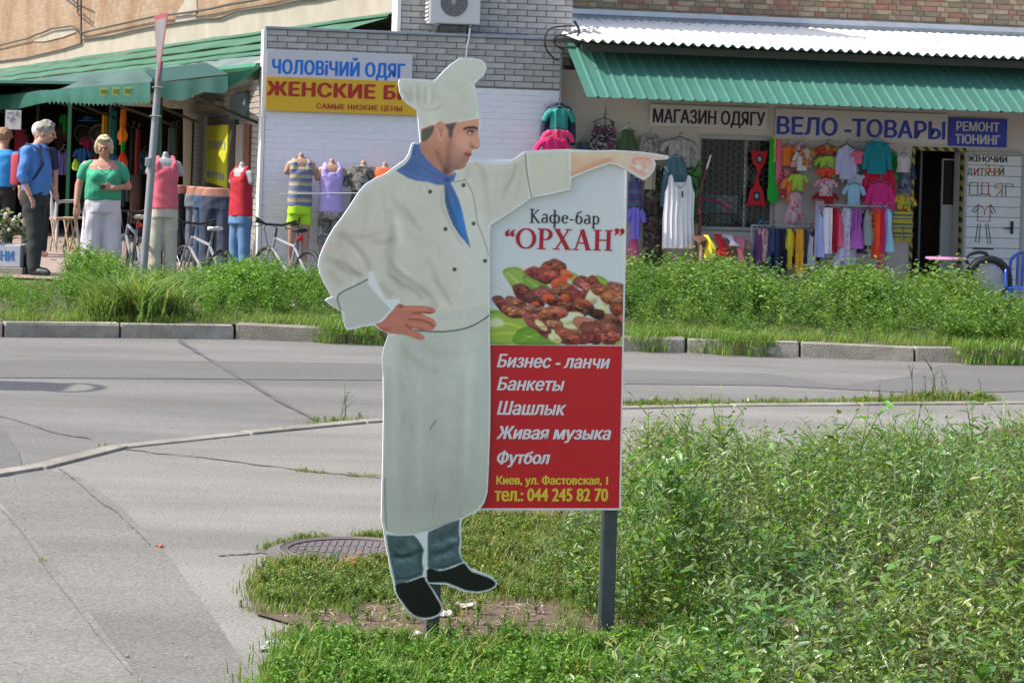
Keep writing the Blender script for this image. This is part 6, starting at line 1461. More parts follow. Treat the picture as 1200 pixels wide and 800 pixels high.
b = MB(); b.bbox(-.15, .12, .15, .26, 1.0, 1.36, .04); b.build('backpack', mat('red_bag_cloth', (0.55, 0.06, 0.09), .8, .1), man, True)
for s in (-1, 1): q = MB(); q.tube([(s*.11, .16, 1.34), (s*.115, .07, 1.475), (s*.115, -.09, 1.42), (s*.13, -.15, 1.25), (s*.17, -.06, 1.08), (s*.15, .14, 1.04)], .016, 6); q.build('strap', mat('navy_strap', (0.02, 0.025, 0.06), .8), man)
q = MB(); q.tube([(.262, .02, 1.04), (.262, -.05, 1.03)], .012, 6)
# --- woman in the green top
wx_ = at(120, 240, 27.8).x
wom = thing('person', 'blonde woman in a green top and loose white trousers holding something small and dark', 'person', None, (wx_, 27.8, zv(wx_, 27.8)+.03), rot=math.radians(12))
b = MB(); hc = (-.005, -.055, 1.475)
R3 = head_(b, hc, .97, math.radians(-6), math.radians(12)); limb(b, [(0, .01, 1.31), (0, -.025, 1.40)], [.060, .052])
trunk(b, [(.80, .18, .13, 0, 0), (.92, .19, .15, 0, -.01), (1.04, .185, .15, 0, -.02), (1.16, .18, .15, 0, -.02), (1.27, .19, .12, 0, .0), (1.33, .12, .08, 0, .01)])
limb(b, [(-.20, .0, 1.26), (-.275, .02, 1.02), (-.30, -.04, .80)], [.056, .048, .032]); hand_(b, (-.30, -.045, .79), (.0, -.25, -1), -1, .6)
limb(b, [(.20, .0, 1.26), (.285, -.0, 1.03), (.10, -.22, 1.01)], [.056, .048, .031]); hand_(b, (.105, -.22, 1.01), (-1, -.1, .12), 1, .8)
for s in (-1, 1): limb(b, [(s*.09, 0, .82), (s*.10, .0, .46), (s*.105, .02, .08)], [.09, .065, .042]); limb(b, [(s*.105, .03, .045), (s*.125, -.13, .03)], [.036, .03])
skin(b, 'body', M_skin, wom, .0085, 5); face_bits(wom, hc, R3, .95, (0.45, 0.10, 0.10))
b = MB(); trunk(b, [(.86, .212, .168, 0, 0), (.96, .214, .18, 0, -.015), (1.06, .205, .178, 0, -.022), (1.17, .200, .172, 0, -.02), (1.235, .195, .135, 0, .008), (1.28, .17, .095, 0, .035)])
limb(b, [(-.15, -.01, 1.28), (-.215, .0, 1.23), (-.245, .01, 1.13)], [.055, .066, .062]); limb(b, [(.15, -.01, 1.28), (.215, .0, 1.23), (.25, .0, 1.13)], [.055, .066, .062]); sph(b, (-.085, -.14, 1.13), .075); sph(b, (.085, -.14, 1.13), .075)
skin(b, 'top', mat('green_jersey', (0.045, 0.36, 0.20), .8, .12, scale=4), wom, .011, 3, fold=(.004, 20, 20))
b = MB(); trunk(b, [(.72, .205, .155, 0, 0), (.82, .215, .165, 0, 0), (.89, .205, .165, 0, 0)])
for s in (-1, 1): limb(b, [(s*.095, 0, .76), (s*.115, 0, .52), (s*.125, .01, .27)], [.125, .118, .118])
skin(b, 'trousers', mat('white_linen', (0.66, 0.64, 0.70), .85, .06, scale=6), wom, .012, 3, fold=(.009, 24, 9))
for s in (-1, 1): b = MB(); limb(b, [(s*.105, .04, .035), (s*.118, -.05, .03), (s*.127, -.14, .028)], [.042, .042, .034]); skin(b, 'shoe', mat('tan_sandal', (0.30, 0.18, 0.10), .6), wom, .01, 2)
hair_(wom, hc, R3, M_hairb, .97, 'bob', 5)
q = MB()
for s in (-1, 1): q.tube([R3@(Vector((s*.036+.024*math.cos(a*math.pi/5), -.075, .098+.014*math.sin(a*math.pi/5)))) for a in range(10)], .004, 5, closed=True); q.tube([R3@Vector((s*.062, -.07, .10)), R3@Vector((s*.085, .02, .06))], .004, 5)
q.tube([R3@Vector((-.014, -.078, .10)), R3@Vector((.014, -.078, .10))], .004, 5); q.build('sunglasses', mat('dark_lens', (0.05, 0.04, 0.04), .2), wom, loc=Vector(hc))
q = MB(); q.tube([(.07*math.sin(a), -.10-.065*math.cos(a)-.02*math.cos(a), 1.26-.045*math.cos(a)) for a in np.linspace(-1.6, 1.6, 12)], .006, 5); q.build('necklace', mat('pale_beads', (0.6, 0.58, 0.55), .4), wom)
q = MB(); q.bbox(-.045, .015, -.275, -.235, 1.0, 1.045, .006); pho = q.build('phone', mat('dark_brown_case', (0.06, 0.03, 0.02), .5), wom)
# --- two more people in the shade behind
for (px, Yp, lab, ct, cb_, hat_, h_, sk) in ((3, 31.5, 'person in a bright blue tee shirt at the left edge, seen from behind', (0.03, 0.26, 0.62), (0.02, 0.02, 0.025), (0.26, 0.16, 0.08), 1.0, 1), (43.5, 31.0, 'person with white cap behind the grey haired man', (0.02, 0.03, 0.09), (0.03, 0.03, 0.03), (0.62, 0.62, 0.60), 1.05, 0)):
    xx = at(px, 200, Yp).x; p = thing('person', lab, 'person', None, (xx, Yp, zv(xx, Yp)+.03), rot=math.radians(170 if sk else 30)); b = MB(); hc = (0, -.03, 1.52*h_)
    R3 = head_(b, hc, .98, 0, .1); limb(b, [(0, .02, 1.33*h_), (0, -.01, 1.43*h_)], [.06, .054]); trunk(b, [(.85, .16, .12, 0, 0), (1.1, .16, .12, 0, 0), (1.3*h_, .18, .11, 0, 0), (1.36*h_, .1, .07, 0, 0)])
    for s in (-1, 1): limb(b, [(s*.19, 0, 1.29*h_), (s*.25, .02, 1.05*h_), (s*.24, -.06, .84*h_)], [.05, .042, .03]); hand_(b, (s*.24, -.065, .83*h_), (0, -.3, -1), s, .6); limb(b, [(s*.09, 0, .84), (s*.1, 0, .46), (s*.1, .02, .07)], [.09, .062, .04]); limb(b, [(s*.1, .03, .05), (s*.11, -.12, .035)], [.04, .032])
    skin(b, 'body', M_skin, p, .012, 4)
    b = MB(); trunk(b, [(.88, .18, .14, 0, 0), (1.1, .178, .138, 0, 0), (1.3*h_, .2, .128, 0, 0), (1.37*h_, .115, .085, 0, 0)])
    for s in (-1, 1): limb(b, [(s*.19, 0, 1.29*h_), (s*.235, .01, 1.12*h_)], [.07, .064])
    skin(b, 'shirt', mat('cloth_%d' % int(px), ct, .85), p, .013, 3, fold=(.004, 20, 20))
    b = MB(); trunk(b, [(.75, .17, .13, 0, 0), (.93, .17, .13, 0, 0)])
    for s in (-1, 1): limb(b, [(s*.09, 0, .8), (s*.1, 0, .46), (s*.1, .02, .1)], [.1, .08, .07])
    skin(b, 'trousers', mat('cloth_dark', cb_, .9), p, .014, 3)
    if sk: hair_(p, hc, R3, mat('brown_hair', hat_, .8, .3, scale=50), .98, 'short', 8)
    else:
        q = MB(); sph(q, (0, .015, .05), .108, .86, 1.0, .95, 16, 10); q.tube([(-.05, -.09, .055), (0, -.125, .05), (.05, -.09, .055)], [.014, .018, .014], 8); skin(MBt(q, R3), 'cap', mat('white_cap', hat_, .8), p, .01, 2, loc=Vector(hc))

# ------------------------------------------------------------------ mannequins and hung trousers
def stripe_mat(name, cols, period, rough=.85):
    if name in MATS: return MATS[name]
    m = bpy.data.materials.new(name); m.use_nodes = True; n = m.node_tree; L = n.links; b = n.nodes['Principled BSDF']; b.inputs['Roughness'].default_value = rough
    tc = n.nodes.new('ShaderNodeTexCoord'); sp = n.nodes.new('ShaderNodeSeparateXYZ'); L.new(tc.outputs['Object'], sp.inputs[0])
    a = n.nodes.new('ShaderNodeMath'); a.operation = 'DIVIDE'; a.inputs[1].default_value = period; L.new(sp.outputs[2], a.inputs[0]); f = n.nodes.new('ShaderNodeMath'); f.operation = 'FRACT'; L.new(a.outputs[0], f.inputs[0])
    cr_ = n.nodes.new('ShaderNodeValToRGB'); cr_.color_ramp.interpolation = 'CONSTANT'; e = cr_.color_ramp.elements; e[0].position = 0; e[0].color = (*cols[0][1], 1); e[1].position = cols[1][0]; e[1].color = (*cols[1][1], 1)
    for p, c in cols[2:]: q = e.new(p); q.color = (*c, 1)
    L.new(f.outputs[0], cr_.inputs[0]); L.new(cr_.outputs[0], b.inputs['Base Color']); MATS[name] = m; return m
def print_mat(name, cols, scale=22, rough=.85):
    """cloth printed with irregular spots of several colours"""
    if name in MATS: return MATS[name]
    m = bpy.data.materials.new(name); m.use_nodes = True; n = m.node_tree; L = n.links; b = n.nodes['Principled BSDF']; b.inputs['Roughness'].default_value = rough
    tc = n.nodes.new('ShaderNodeTexCoord'); v = n.nodes.new('ShaderNodeTexVoronoi'); v.inputs['Scale'].default_value = scale; nz = n.nodes.new('ShaderNodeTexNoise'); nz.inputs['Scale'].default_value = scale*.6
    mxv = n.nodes.new('ShaderNodeMix'); mxv.data_type = 'RGBA'; mxv.inputs[0].default_value = .25; L.new(tc.outputs['Object'], mxv.inputs[6]); L.new(tc.outputs['Object'], nz.inputs[0]); L.new(nz.outputs[1], mxv.inputs[7]); L.new(mxv.outputs[2], v.inputs[0])
    s = n.nodes.new('ShaderNodeSeparateColor'); L.new(v.outputs['Color'], s.inputs[0]); cr_ = n.nodes.new('ShaderNodeValToRGB'); cr_.color_ramp.interpolation = 'CONSTANT'; e = cr_.color_ramp.elements
    e[0].position = 0; e[0].color = (*cols[0], 1); e[1].position = 1/len(cols); e[1].color = (*cols[1], 1)
    for k in range(2, len(cols)): q = e.new(k/len(cols)); q.color = (*cols[k], 1)
    L.new(s.outputs[0], cr_.inputs[0]); L.new(cr_.outputs[0], b.inputs['Base Color']); MATS[name] = m; return m
M_plast = mat('mannequin_skin_plastic', (0.42, 0.24, 0.17), .4, .06); M_plg = mat('mannequin_clear_plastic', (0.36, 0.36, 0.35), .3, .1); M_plt = mat('mannequin_terracotta_plastic', (0.34, 0.15, 0.10), .45, .06)
def mannequin(px, ytop, ybot, yoff, label, skinm, top, low, kind='tank', legs=None, lenlow=.4, fr=FF, rot=0.0, wscale=1.0, stand=True, grp='clothed mannequins along the brick annex', Ya=None):
    if Ya is None: x, zt_ = fr.hit(px, ytop, yoff); _, zb_ = fr.hit(px, ybot, yoff); base = fr.w(x, yoff, 0); th_ = fr.th
    else: v = at(px, ytop, Ya); base = Vector((v.x, Ya, 0)); zt_ = v.z; zb_ = at(px, ybot, Ya).z; th_ = 0
    t = thing('mannequin', label, 'mannequin', None, (base.x, base.y, zv(base.x, base.y)+.03), grp, rot=th_+rot); zb_ = zv(base.x, base.y)+.03; H = zt_-zb_; S = H if kind == 'torso' else H
    # torso length: neck to hip .62
    top_ = zt_-zb_; k = wscale; b = MB()
    hipz = top_-.60
    trunk(b, [(hipz-.02, .155*k, .10, 0, 0), (hipz+.1, .15*k, .10, 0, 0), (hipz+.22, .13*k, .09, 0, 0), (hipz+.38, .165*k, .10, 0, 0), (hipz+.48, .18*k, .085, 0, 0), (hipz+.525, .11*k, .06, 0, 0)]); limb(b, [(0, 0, hipz+.5), (0, -.005, top_-.03)], [.046, .036])
    for s in (-1, 1): limb(b, [(s*.150*k, 0, hipz+.45), (s*.195*k, .0, hipz+.36)], [.050, .042])
    if legs:
        for s in (-1, 1): limb(b, [(s*.075, 0, hipz), (s*.08, 0, hipz-.42), (s*.08, .01, max(0.03, hipz-.80))], [.082, .055, .036])
    skin(b, 'figure', skinm, t, .012, 3)
    if top:
        b = MB(); trunk(b, [(hipz-.06, .180*k, .125, 0, 0), (hipz+.08, .172*k, .122, 0, 0), (hipz+.22, .158*k, .115, 0, 0), (hipz+.36, .172*k, .118, 0, 0), (hipz+.43, .135*k, .10, 0, 0)])
        if kind == 'tank':
            for s in (-1, 1): b.tube([(s*.10*k, -.055, hipz+.38), (s*.10*k, -.06, hipz+.46), (s*.088*k, 0, hipz+.535), (s*.10*k, .06, hipz+.44)], [.055, .042, .034, .042], 8)
        else:
            trunk(b, [(hipz+.34, .185*k, .122, 0, 0), (hipz+.46, .195*k, .105, 0, 0), (hipz+.53, .12*k, .08, 0, 0)])
            for s in (-1, 1): limb(b, [(s*.165*k, 0, hipz+.46), (s*.235*k, .0, hipz+.33)], [.068, .068])
        skin(b, 'top', top, t, .012, 3, fold=(.004, 26, 22))
    if low:
        b = MB(); trunk(b, [(hipz-.16, .178*k, .125, 0, 0), (hipz-.02, .168*k, .118, 0, 0)])
        for s in (-1, 1): limb(b, [(s*.082*k, 0, hipz-.14), (s*.09*k, 0, hipz-lenlow*.6), (s*.095*k, 0, hipz-lenlow)], [.098*k, .082*k, (.086 if lenlow < .6 else .085)*k])
        skin(b, 'shorts' if lenlow < .6 else 'trousers', low, t, .012, 3, fold=(.006, 24, 15))
    if stand:
        q = MB(); q.tube([(0, .03, hipz), (0, .05, -.0)], .012, 6); q.lathe([(.0001, 0), (.14, 0), (.14, .012), (.02, .02)], (0, .05, 0), n=16); q.build('stand', M_steel, t)
    return t
M_tankst = stripe_mat('striped_jersey', [(0, (0.40, 0.37, 0.22)), (.22, (0.16, 0.17, 0.32)), (.55, (0.48, 0.42, 0.22)), (.66, (0.36, 0.33, 0.25)), (.78, (0.15, 0.16, 0.30))], .20)
M_camo = print_mat('grey_camouflage', [(0.10, 0.10, 0.085), (0.24, 0.23, 0.20), (0.05, 0.05, 0.045), (0.17, 0.15, 0.13)], 16); M_camo2 = print_mat('pale_camouflage', [(0.26, 0.23, 0.21), (0.16, 0.15, 0.13), (0.36, 0.33, 0.30), (0.10, 0.09, 0.09)], 18)
mannequin(353, 179, 318, -.28, 'mannequin in a striped tank top and bright lime shorts against the white wall', M_plast, M_tankst, mat('lime_shorts', (0.42, 0.72, 0.02), .7), 'tank', True, .26, wscale=.88)
lg = [o for o in bpy.data.objects if o.name.startswith('figure')][-1]
mannequin(389, 186, 326, -.28, 'mannequin in a lavender tank top and camouflage shorts', M_plast, mat('lavender_jersey', (0.45, 0.36, 0.72), .85, .05), M_camo2, 'tank', True, .42, wscale=.88)
mannequin(426, 188, 330, -.28, 'mannequin in a dark camouflage tee shirt, partly behind the chef elbow', M_plast, M_camo, M_camo, 'tee', True, .4, wscale=.88)
mannequin(451, 190, 335, -.28, 'mannequin in an orange tee shirt, almost hidden by the chef shoulder', M_plast, mat('orange_jersey', (0.80, 0.16, 0.05), .8), mat('cloth_dark', (0.02, 0.02, 0.025), .9), 'tee', True, .4)
mannequin(470, 190, 335, -.28, 'mannequin in a dark grey tee shirt beside the orange one, almost hidden by the chef', M_plast, mat('dark_grey_jersey', (0.10, 0.10, 0.11), .8), mat('cloth_dark', (0.02, 0.02, 0.025), .9), 'tee', True, .4)
M_den = mat('blue_denim', (0.022, 0.048, 0.10), .9, .25, scale=5, col2=(0.06, 0.11, 0.20), stretch=(2, 2, .6)); M_denl = mat('washed_denim', (0.085, 0.18, 0.33), .9, .2, scale=4, col2=(0.13, 0.25, 0.42), stretch=(2, 2, .6)); M_deng = mat('grey_denim', (0.13, 0.15, 0.18), .9, .2, scale=4); M_dend = mat('dark_denim', (0.018, 0.025, 0.045), .9, .2, scale=5, col2=(0.07, 0.09, 0.14), stretch=(3, 3, .5))
mannequin(284, 190, 330, 0, 'mannequin in a red sleeveless top and blue jeans at the corner of the annex', M_plg, mat('red_jersey', (0.44, 0.012, 0.025), .8), M_denl, 'tank', True, .92, Ya=29.3, rot=-.7, wscale=.9)
mannequin(194, 178, 320, 0, 'mannequin in a coral pink sleeveless top and beige trousers beside the sign pole', M_plg, mat('coral_jersey', (0.72, 0.13, 0.18), .8), mat('beige_trouser_cloth', (0.50, 0.46, 0.37), .85), 'tank', True, .92, Ya=27.6, rot=.25, wscale=.95)
q = MB(); q.lathe([(.0001, 0), (.045, 0), (.045, .025), (.0001, .03)], (0, 0, 0), n=14)
for i, (px, lab, mm, ws, Yj, rz) in enumerate(((208, 'black jeans on a hip form, leftmost of the row', mat('black_denim', (0.012, 0.012, 0.014), .9), .85, 30.9, -.7), (219, 'washed blue jeans on a hip form, second from the left', M_denl, .75, 31.2, -.7), (229, 'grey jeans on a hip form, third from the left', M_deng, .78, 30.8, -.6), (240, 'blue jeans on a hip form, partly behind a faded pair', M_den, .82, 30.5, -.5), (254, 'dark blue faded jeans on the largest terracotta hip form', M_dend, 1.25, 30.0, -.15))):
    v0, v1 = at(px, 214+i*.8, Yj), at(px, 322, Yj); t = thing('jeans_display', lab, 'jeans', None, (v0.x, Yj, zv(v0.x, Yj)+.03), 'jeans on hip forms beside the annex', rot=rz); H = v0.z-zv(v0.x, Yj)-.03
    b = MB(); trunk(b, [(H-.20, .165*ws, .11, 0, 0), (H-.12, .155*ws, .105, 0, 0), (H-.03, .13*ws, .095, 0, 0)]); skin(b, 'hip_form', M_plt, t, .012, 2)
    H_b = H-1.02; b = MB(); trunk(b, [(H-.30, .175*ws, .12, 0, 0), (H-.13, .17*ws, .118, 0, 0)])
    for s in (-1, 1): limb(b, [(s*.08*ws, 0, H-.3), (s*.088*ws, 0, H-.62), (s*.09*ws, 0, H_b+.06)], [.095*ws, .078*ws, .08*ws])
    skin(b, 'jeans', mm, t, .012, 3, fold=(.005, 24, 18))
    q = MB(); q.tube([(0, .0, H-.25), (0, .0, 0)], .012, 6); q.lathe([(.0001, 0), (.12, 0), (.12, .012), (.02, .02)], (0, 0, 0), n=14); q.build('stand', M_steel, t)
wl = MB(); a0_, a1_ = FF.hit(328, 227, -.40), FF.hit(470, 226, -.40); c0_ = FF.w(a0_[0], -.40, a0_[1]); c1_ = FF.w(a1_[0], -.40, a1_[1])
tag(wl.tube([(0, 0, 0), tuple(c1_-c0_)], .006, 5).build('clothes_line', mat('pale_cord', (0.6, 0.6, 0.6), .6), loc=c0_), 'thin pale cord stretched in front of the mannequins', 'cord')
# ------------------------------------------------------------------ hanging clothes
def garment_mesh(kind, W, H, seed, d=.05):
    """cloth body with folds, local x across, z up from the hem (0) to the shoulders (H)"""
    r = random.Random(seed); q = MB(); nf = r.randint(3, 6); ph = r.uniform(0, 6); n = 22
    def ring(z, a, off=0.0, dd=d, amp=.25, k=n):
        R_ = []
        for i in range(k):
            t = 2*math.pi*i/k; x = a*math.cos(t); y = dd*math.sin(t)*(1+amp*math.sin(nf*x/max(a, .01)*2.2+ph+z*3)) ; R_.append((x+off, y, z))
        return R_
    w = W/2
    prof = {'tee': [(0, .60), (.35, .57), (.7, .60), (.86, .66), (.95, .55), (1, .28)], 'tank': [(0, 1.0), (.3, .96), (.6, .92), (.76, .88), (.84, .80), (.92, .62), (.985, .56), (1, .30)], 'dress': [(0, 1.0), (.15, .93), (.4, .70), (.58, .52), (.72, .58), (.9, .56), (1, .28)],
            'jacket': [(0, .66), (.3, .64), (.6, .66), (.82, .72), (.94, .60), (1, .25)], 'skirt': [(0, 1.0), (.3, .9), (.7, .66), (1, .5)], 'long': [(0, .9), (.25, .8), (.5, .85), (.8, .8), (1, .7)], 'shorts': [(.5, 1), (.8, .9), (1, .8)], 'drop': [(0, .3), (.1, .8), (.35, 1), (.6, .85), (.85, .5), (1, .25)]}[kind if kind != 'trousers' else 'shorts']
    if kind == 'tank':
        S_ = [-1, -.93, -.86, -.78, -.66, -.55, -.47, -.36, -.18, 0, .18, .36, .47, .55, .66, .78, .86, .93, 1]; Z_ = [.76, .80, .86, .97, 1.0, .99, .93, .86, .82, .81, .82, .86, .93, .99, 1.0, .97, .86, .80, .76]; nz = 9; V = []; m_ = len(S_)
        for sg in (-1, 1):
            for s_, zt in zip(S_, Z_):
                if sg > 0 and abs(s_) < .6: zt = max(zt, .90)
                for j in range(nz):
                    z = zt*j/(nz-1); fw = 1.0-.13*z; V.append((s_*w*fw+.006*math.sin(z*9+ph), sg*d*math.cos(s_*1.45)*(.55+.45*math.cos(z*2))*(1+.0*z)+.013*math.sin(s_*nf*4+ph+z*1.5)*(1-z*.6), H*z))
        F_ = []
        for i in range(m_-1):
            for j in range(nz-1):
                a = i*nz+j; b_ = a+nz; F_.append((a, b_, b_+1, a+1)); o2 = m_*nz; F_.append((a+o2, a+1+o2, b_+1+o2, b_+o2))
        for e in (0, m_-1):
            for j in range(nz-1): a = e*nz+j; F_.append((a, a+1, a+1+m_*nz, a+m_*nz))
        q.add(V, F_); return q
    if kind in ('trousers', 'shorts'):
        q.loft([ring(H*z, w*a) for z, a in prof])
        for s in (-1, 1): q.loft([ring(H*z, w*a, s*w*o) for z, a, o in ((0, .40, .48), (.25, .42, .47), (.56, .50, .46))])
    else: q.loft([ring(H*z, w*a) for z, a in prof])
    if kind in ('tee', 'jacket'):
        L_ = (.42 if kind == 'tee' else .82)
        for s in (-1, 1):
            p0 = (s*w*.50, 0, H*.90); p1 = (s*w*(.78 if kind == 'tee' else .80), .0, H*(1-L_*.55)); p2 = (s*w*(.97 if kind == 'tee' else .86), 0.01, H*(.96-L_))
            q.tube([p0, p1, p2], [H*.09+.01, H*.09+.008, H*.075+.008] if kind == 'tee' else [.05, .045, .038], 8)
    return q
GN_ = [0]; LASTG = [None]
def garment(kind, rect, y, m, label, fr=FF, hanger=True, group='clothes hung out for sale along the shop wall', name=None, rot=0, seed=None, d=.045, Ya=None, cat='clothing'):
    GN_[0] += 1; x0, y0, x1, y1 = rect
    if Ya is None:
        a, b_, c, dz = fr.rect(x0, y0, x1, y1, y); W, H = b_-a, dz-c; base = fr.w((a+b_)/2, y, c); th_ = fr.th
    else:
        v0, v1 = at((x0+x1)/2, y1, Ya), at((x0+x1)/2, y0, Ya); W, H = (x1-x0)*Ya/FL, v1.z-v0.z; base = v0; th_ = 0
    nm = name or {'tee': 'hanging_shirt', 'tank': 'vest_top', 'dress': 'hanging_dress', 'jacket': 'hanging_jacket', 'skirt': 'hanging_skirt', 'long': 'hanging_garment', 'shorts': 'hanging_shorts', 'trousers': 'hanging_trousers', 'drop': 'hanging_garment'}[kind]
    t = thing(nm, label, cat, None, tuple(base), group, rot=th_+rot); q = garment_mesh(kind, W, H, seed or GN_[0]*7, d); q.build('cloth', m, t, True)
    if hanger:
        h = MB(); w = min(W*.42, .2); h.tube([(-w, 0, H-.03), (0, 0, H+.035), (w, 0, H-.03)], .006, 5); h.tube([(0, 0, H+.03), (0, 0, H+.07), (.02, 0, H+.095), (.035, 0, H+.075)], .0045, 5); h.build('hanger', M_steel if GN_[0] % 3 else M_blk, t)
    LASTG[0] = t; return t
def C(name, r, g, b, var=.10): return mat('cloth_'+name, tuple(min(.82, c*1.25+.004) for c in srgb(r, g, b)), .85, var, scale=5, bump=.15, bscale=25)
Yw = SY-.10
NAV, TEAL, MAG = C('navy', 38, 50, 70), C('teal', 44, 140, 132), C('magenta', 200, 30, 100)
flo = print_mat('dark_floral_cloth', [(.02, .02, .02), (.10, .04, .04), (.04, .04, .03), (.16, .14, .10), (.03, .06, .03), (.02, .02, .02)], 20); bwp = print_mat('black_violet_print', [(.02, .02, .02), (.35, .33, .34), (.02, .02, .02), (.20, .06, .14), (.05, .05, .05)], 26)
garment('jacket', (633, 121, 675, 178), -.10, NAV, 'dark navy long sleeved top behind the teal blouse, under the awning corner')
garment('tee', (637, 127, 673, 160), -.18, TEAL, 'teal blouse hanging in front of the navy top')
garment('tee', (634, 152, 672, 182), -.26, C('rose', 205, 60, 110), 'rose shirt just above the chef sleeve, behind the magenta one'); garment('tee', (627, 162, 668, 196), -.34, MAG, 'magenta shirt lowest of the bunch above the chef sleeve')
garment('skirt', (671, 167, 696, 200), Yw, C('slate', 62, 78, 90), 'slate blue garment between the magenta shirt and the printed camisole')
garment('tank', (691, 141, 723, 200), Yw-.05, bwp, 'black and violet printed camisole on a hanger under the awning')
garment('skirt', (722, 152, 748, 182), Yw, C('moss', 66, 84, 52), 'moss green skirt beside the printed camisole'); garment('tank', (748, 158, 775, 186), Yw, print_mat('grey_lace', [(.22, .2, .18), (.36, .33, .30), (.14, .13, .12)], 30), 'grey lace top hanging behind the chef finger')
garment('tee', (774, 163, 818, 196), Yw-.02, print_mat('pale_fur', [(.42, .40, .38), (.52, .5, .48), (.34, .33, .32)], 34), 'pale woolly cardigan above the pointing finger', d=.07)
garment('jacket', (776, 184, 806, 252), Yw-.1, C('steelblue', 70, 104, 116), 'steel blue tunic right of the pointing finger'); garment('tank', (798, 188, 824, 262), Yw-.02, print_mat('green_leaf_cloth', [(.02, .05, .02), (.08, .22, .06), (.03, .09, .03), (.12, .28, .08)], 22), 'green leafy printed top beside the barred window')
garment('tank', (736, 204, 753, 250), Yw-.05, stripe_mat('blue_violet_stripes', [(0, (.06, .10, .25)), (.35, (.16, .06, .20)), (.6, (.08, .20, .32)), (.8, (.20, .10, .24))], .16), 'blue and violet striped top at the right edge of the cafe board')
garment('tee', (734, 243, 755, 280), Yw-.12, C('violet', 116, 100, 190), 'violet tee shirt low beside the cafe board'); garment('skirt', (734, 272, 750, 310), Yw-.06, C('pinkish', 188, 78, 128), 'pink skirt at the bottom beside the cafe board')
garment('long', (752, 196, 780, 312), Yw-.02, flo, 'long dark floral dress hanging behind the white tank top', d=.06); garment('long', (754, 190, 770, 222), Yw-.12, C('sack', 150, 138, 120), 'sand coloured scarf above the dark floral dress')
garment('tank', (776.5, 205, 814.5, 291), Yw-.32, C('white', 214, 208, 226, .04), 'long white ribbed tank top hanging in front of the other clothes')
q = MB(); x_, z_ = FF.hit(797, 213, Yw-.37); q.box(-.012, .012, -.002, .002, -.05, .04); q = MB(); q.box(.018, .036, -.052, -.044, .66, .74); q.build('neck_slit', M_blk, LASTG[0])
# red bathing things on the grille
for (r_, k_, lab) in (((879, 176, 899, 203), 'a', 'upper red halter with a dark oval badge hung on the window grille'), ((875, 210, 897, 242), 'b', 'lower red halter with a dark oval badge hung on the window grille')):
    a, b_, c, dz = FF.rect(*r_, SY-.06); t = thing('hanging_garment', lab, 'clothing', FF, (a, SY-.06, c), 'red pieces on the window grille'); W, H = b_-a, dz-c
    P = [(W*.42, 0), (W*.58, 0), (W*.62, H*.2), (W*.85, H*.45), (W, H), (W*.7, H*.93), (W*.5, H*.98), (W*.3, H*.93), (0, H), (W*.15, H*.45), (W*.38, H*.2)]
    if k_ == 'b': P = [(x, H-z) for x, z in P]
    q = MB(); q.prism(P, -.03, 0); q.build('cloth', C('red', 176, 16, 30), t); zc = H*.62 if k_ == 'a' else H*.38
    q = MB(); q.lathe([(.001, -.036), (.045, -.034), (.05, -.030)], (W/2, 0, zc), 'y', 14, sy=1.3); q.build('badge', M_blk, t); q = MB(); q.lathe([(.001, -.040), (.026, -.038), (.028, -.034)], (W/2, 0, zc), 'y', 10, sy=1.3); q.build('badge_centre', C('greyp', 130, 140, 140), t)
    q = MB(); q.tube([(W*.5, -.01, H*(0 if k_ == 'a' else 1)), (W*.5, -.01, H*(-.15 if k_ == 'a' else 1.15))], .012, 5); q.build('strap', C('red', 176, 16, 30), t)
for r_, m_, lab, kk in (((900, 162, 909, 235), C('leafgreen', 22, 150, 50), 'green scarf strip hanging at the right edge of the window', 'long'), ((904.5, 160, 909.5, 190), C('yellow', 214, 190, 40), 'narrow yellow strip hanging beside the window', 'long'), ((908, 164, 917, 212), C('candy', 205, 90, 120), 'pink strip of cloth hanging right of the window', 'long'), ((899, 204, 913, 238), C('leafgreen', 22, 150, 50), 'rolled green garment low at the window edge', 'drop')):
    garment(kk, r_, SY-.14, m_, lab, hanger=False, d=.02)
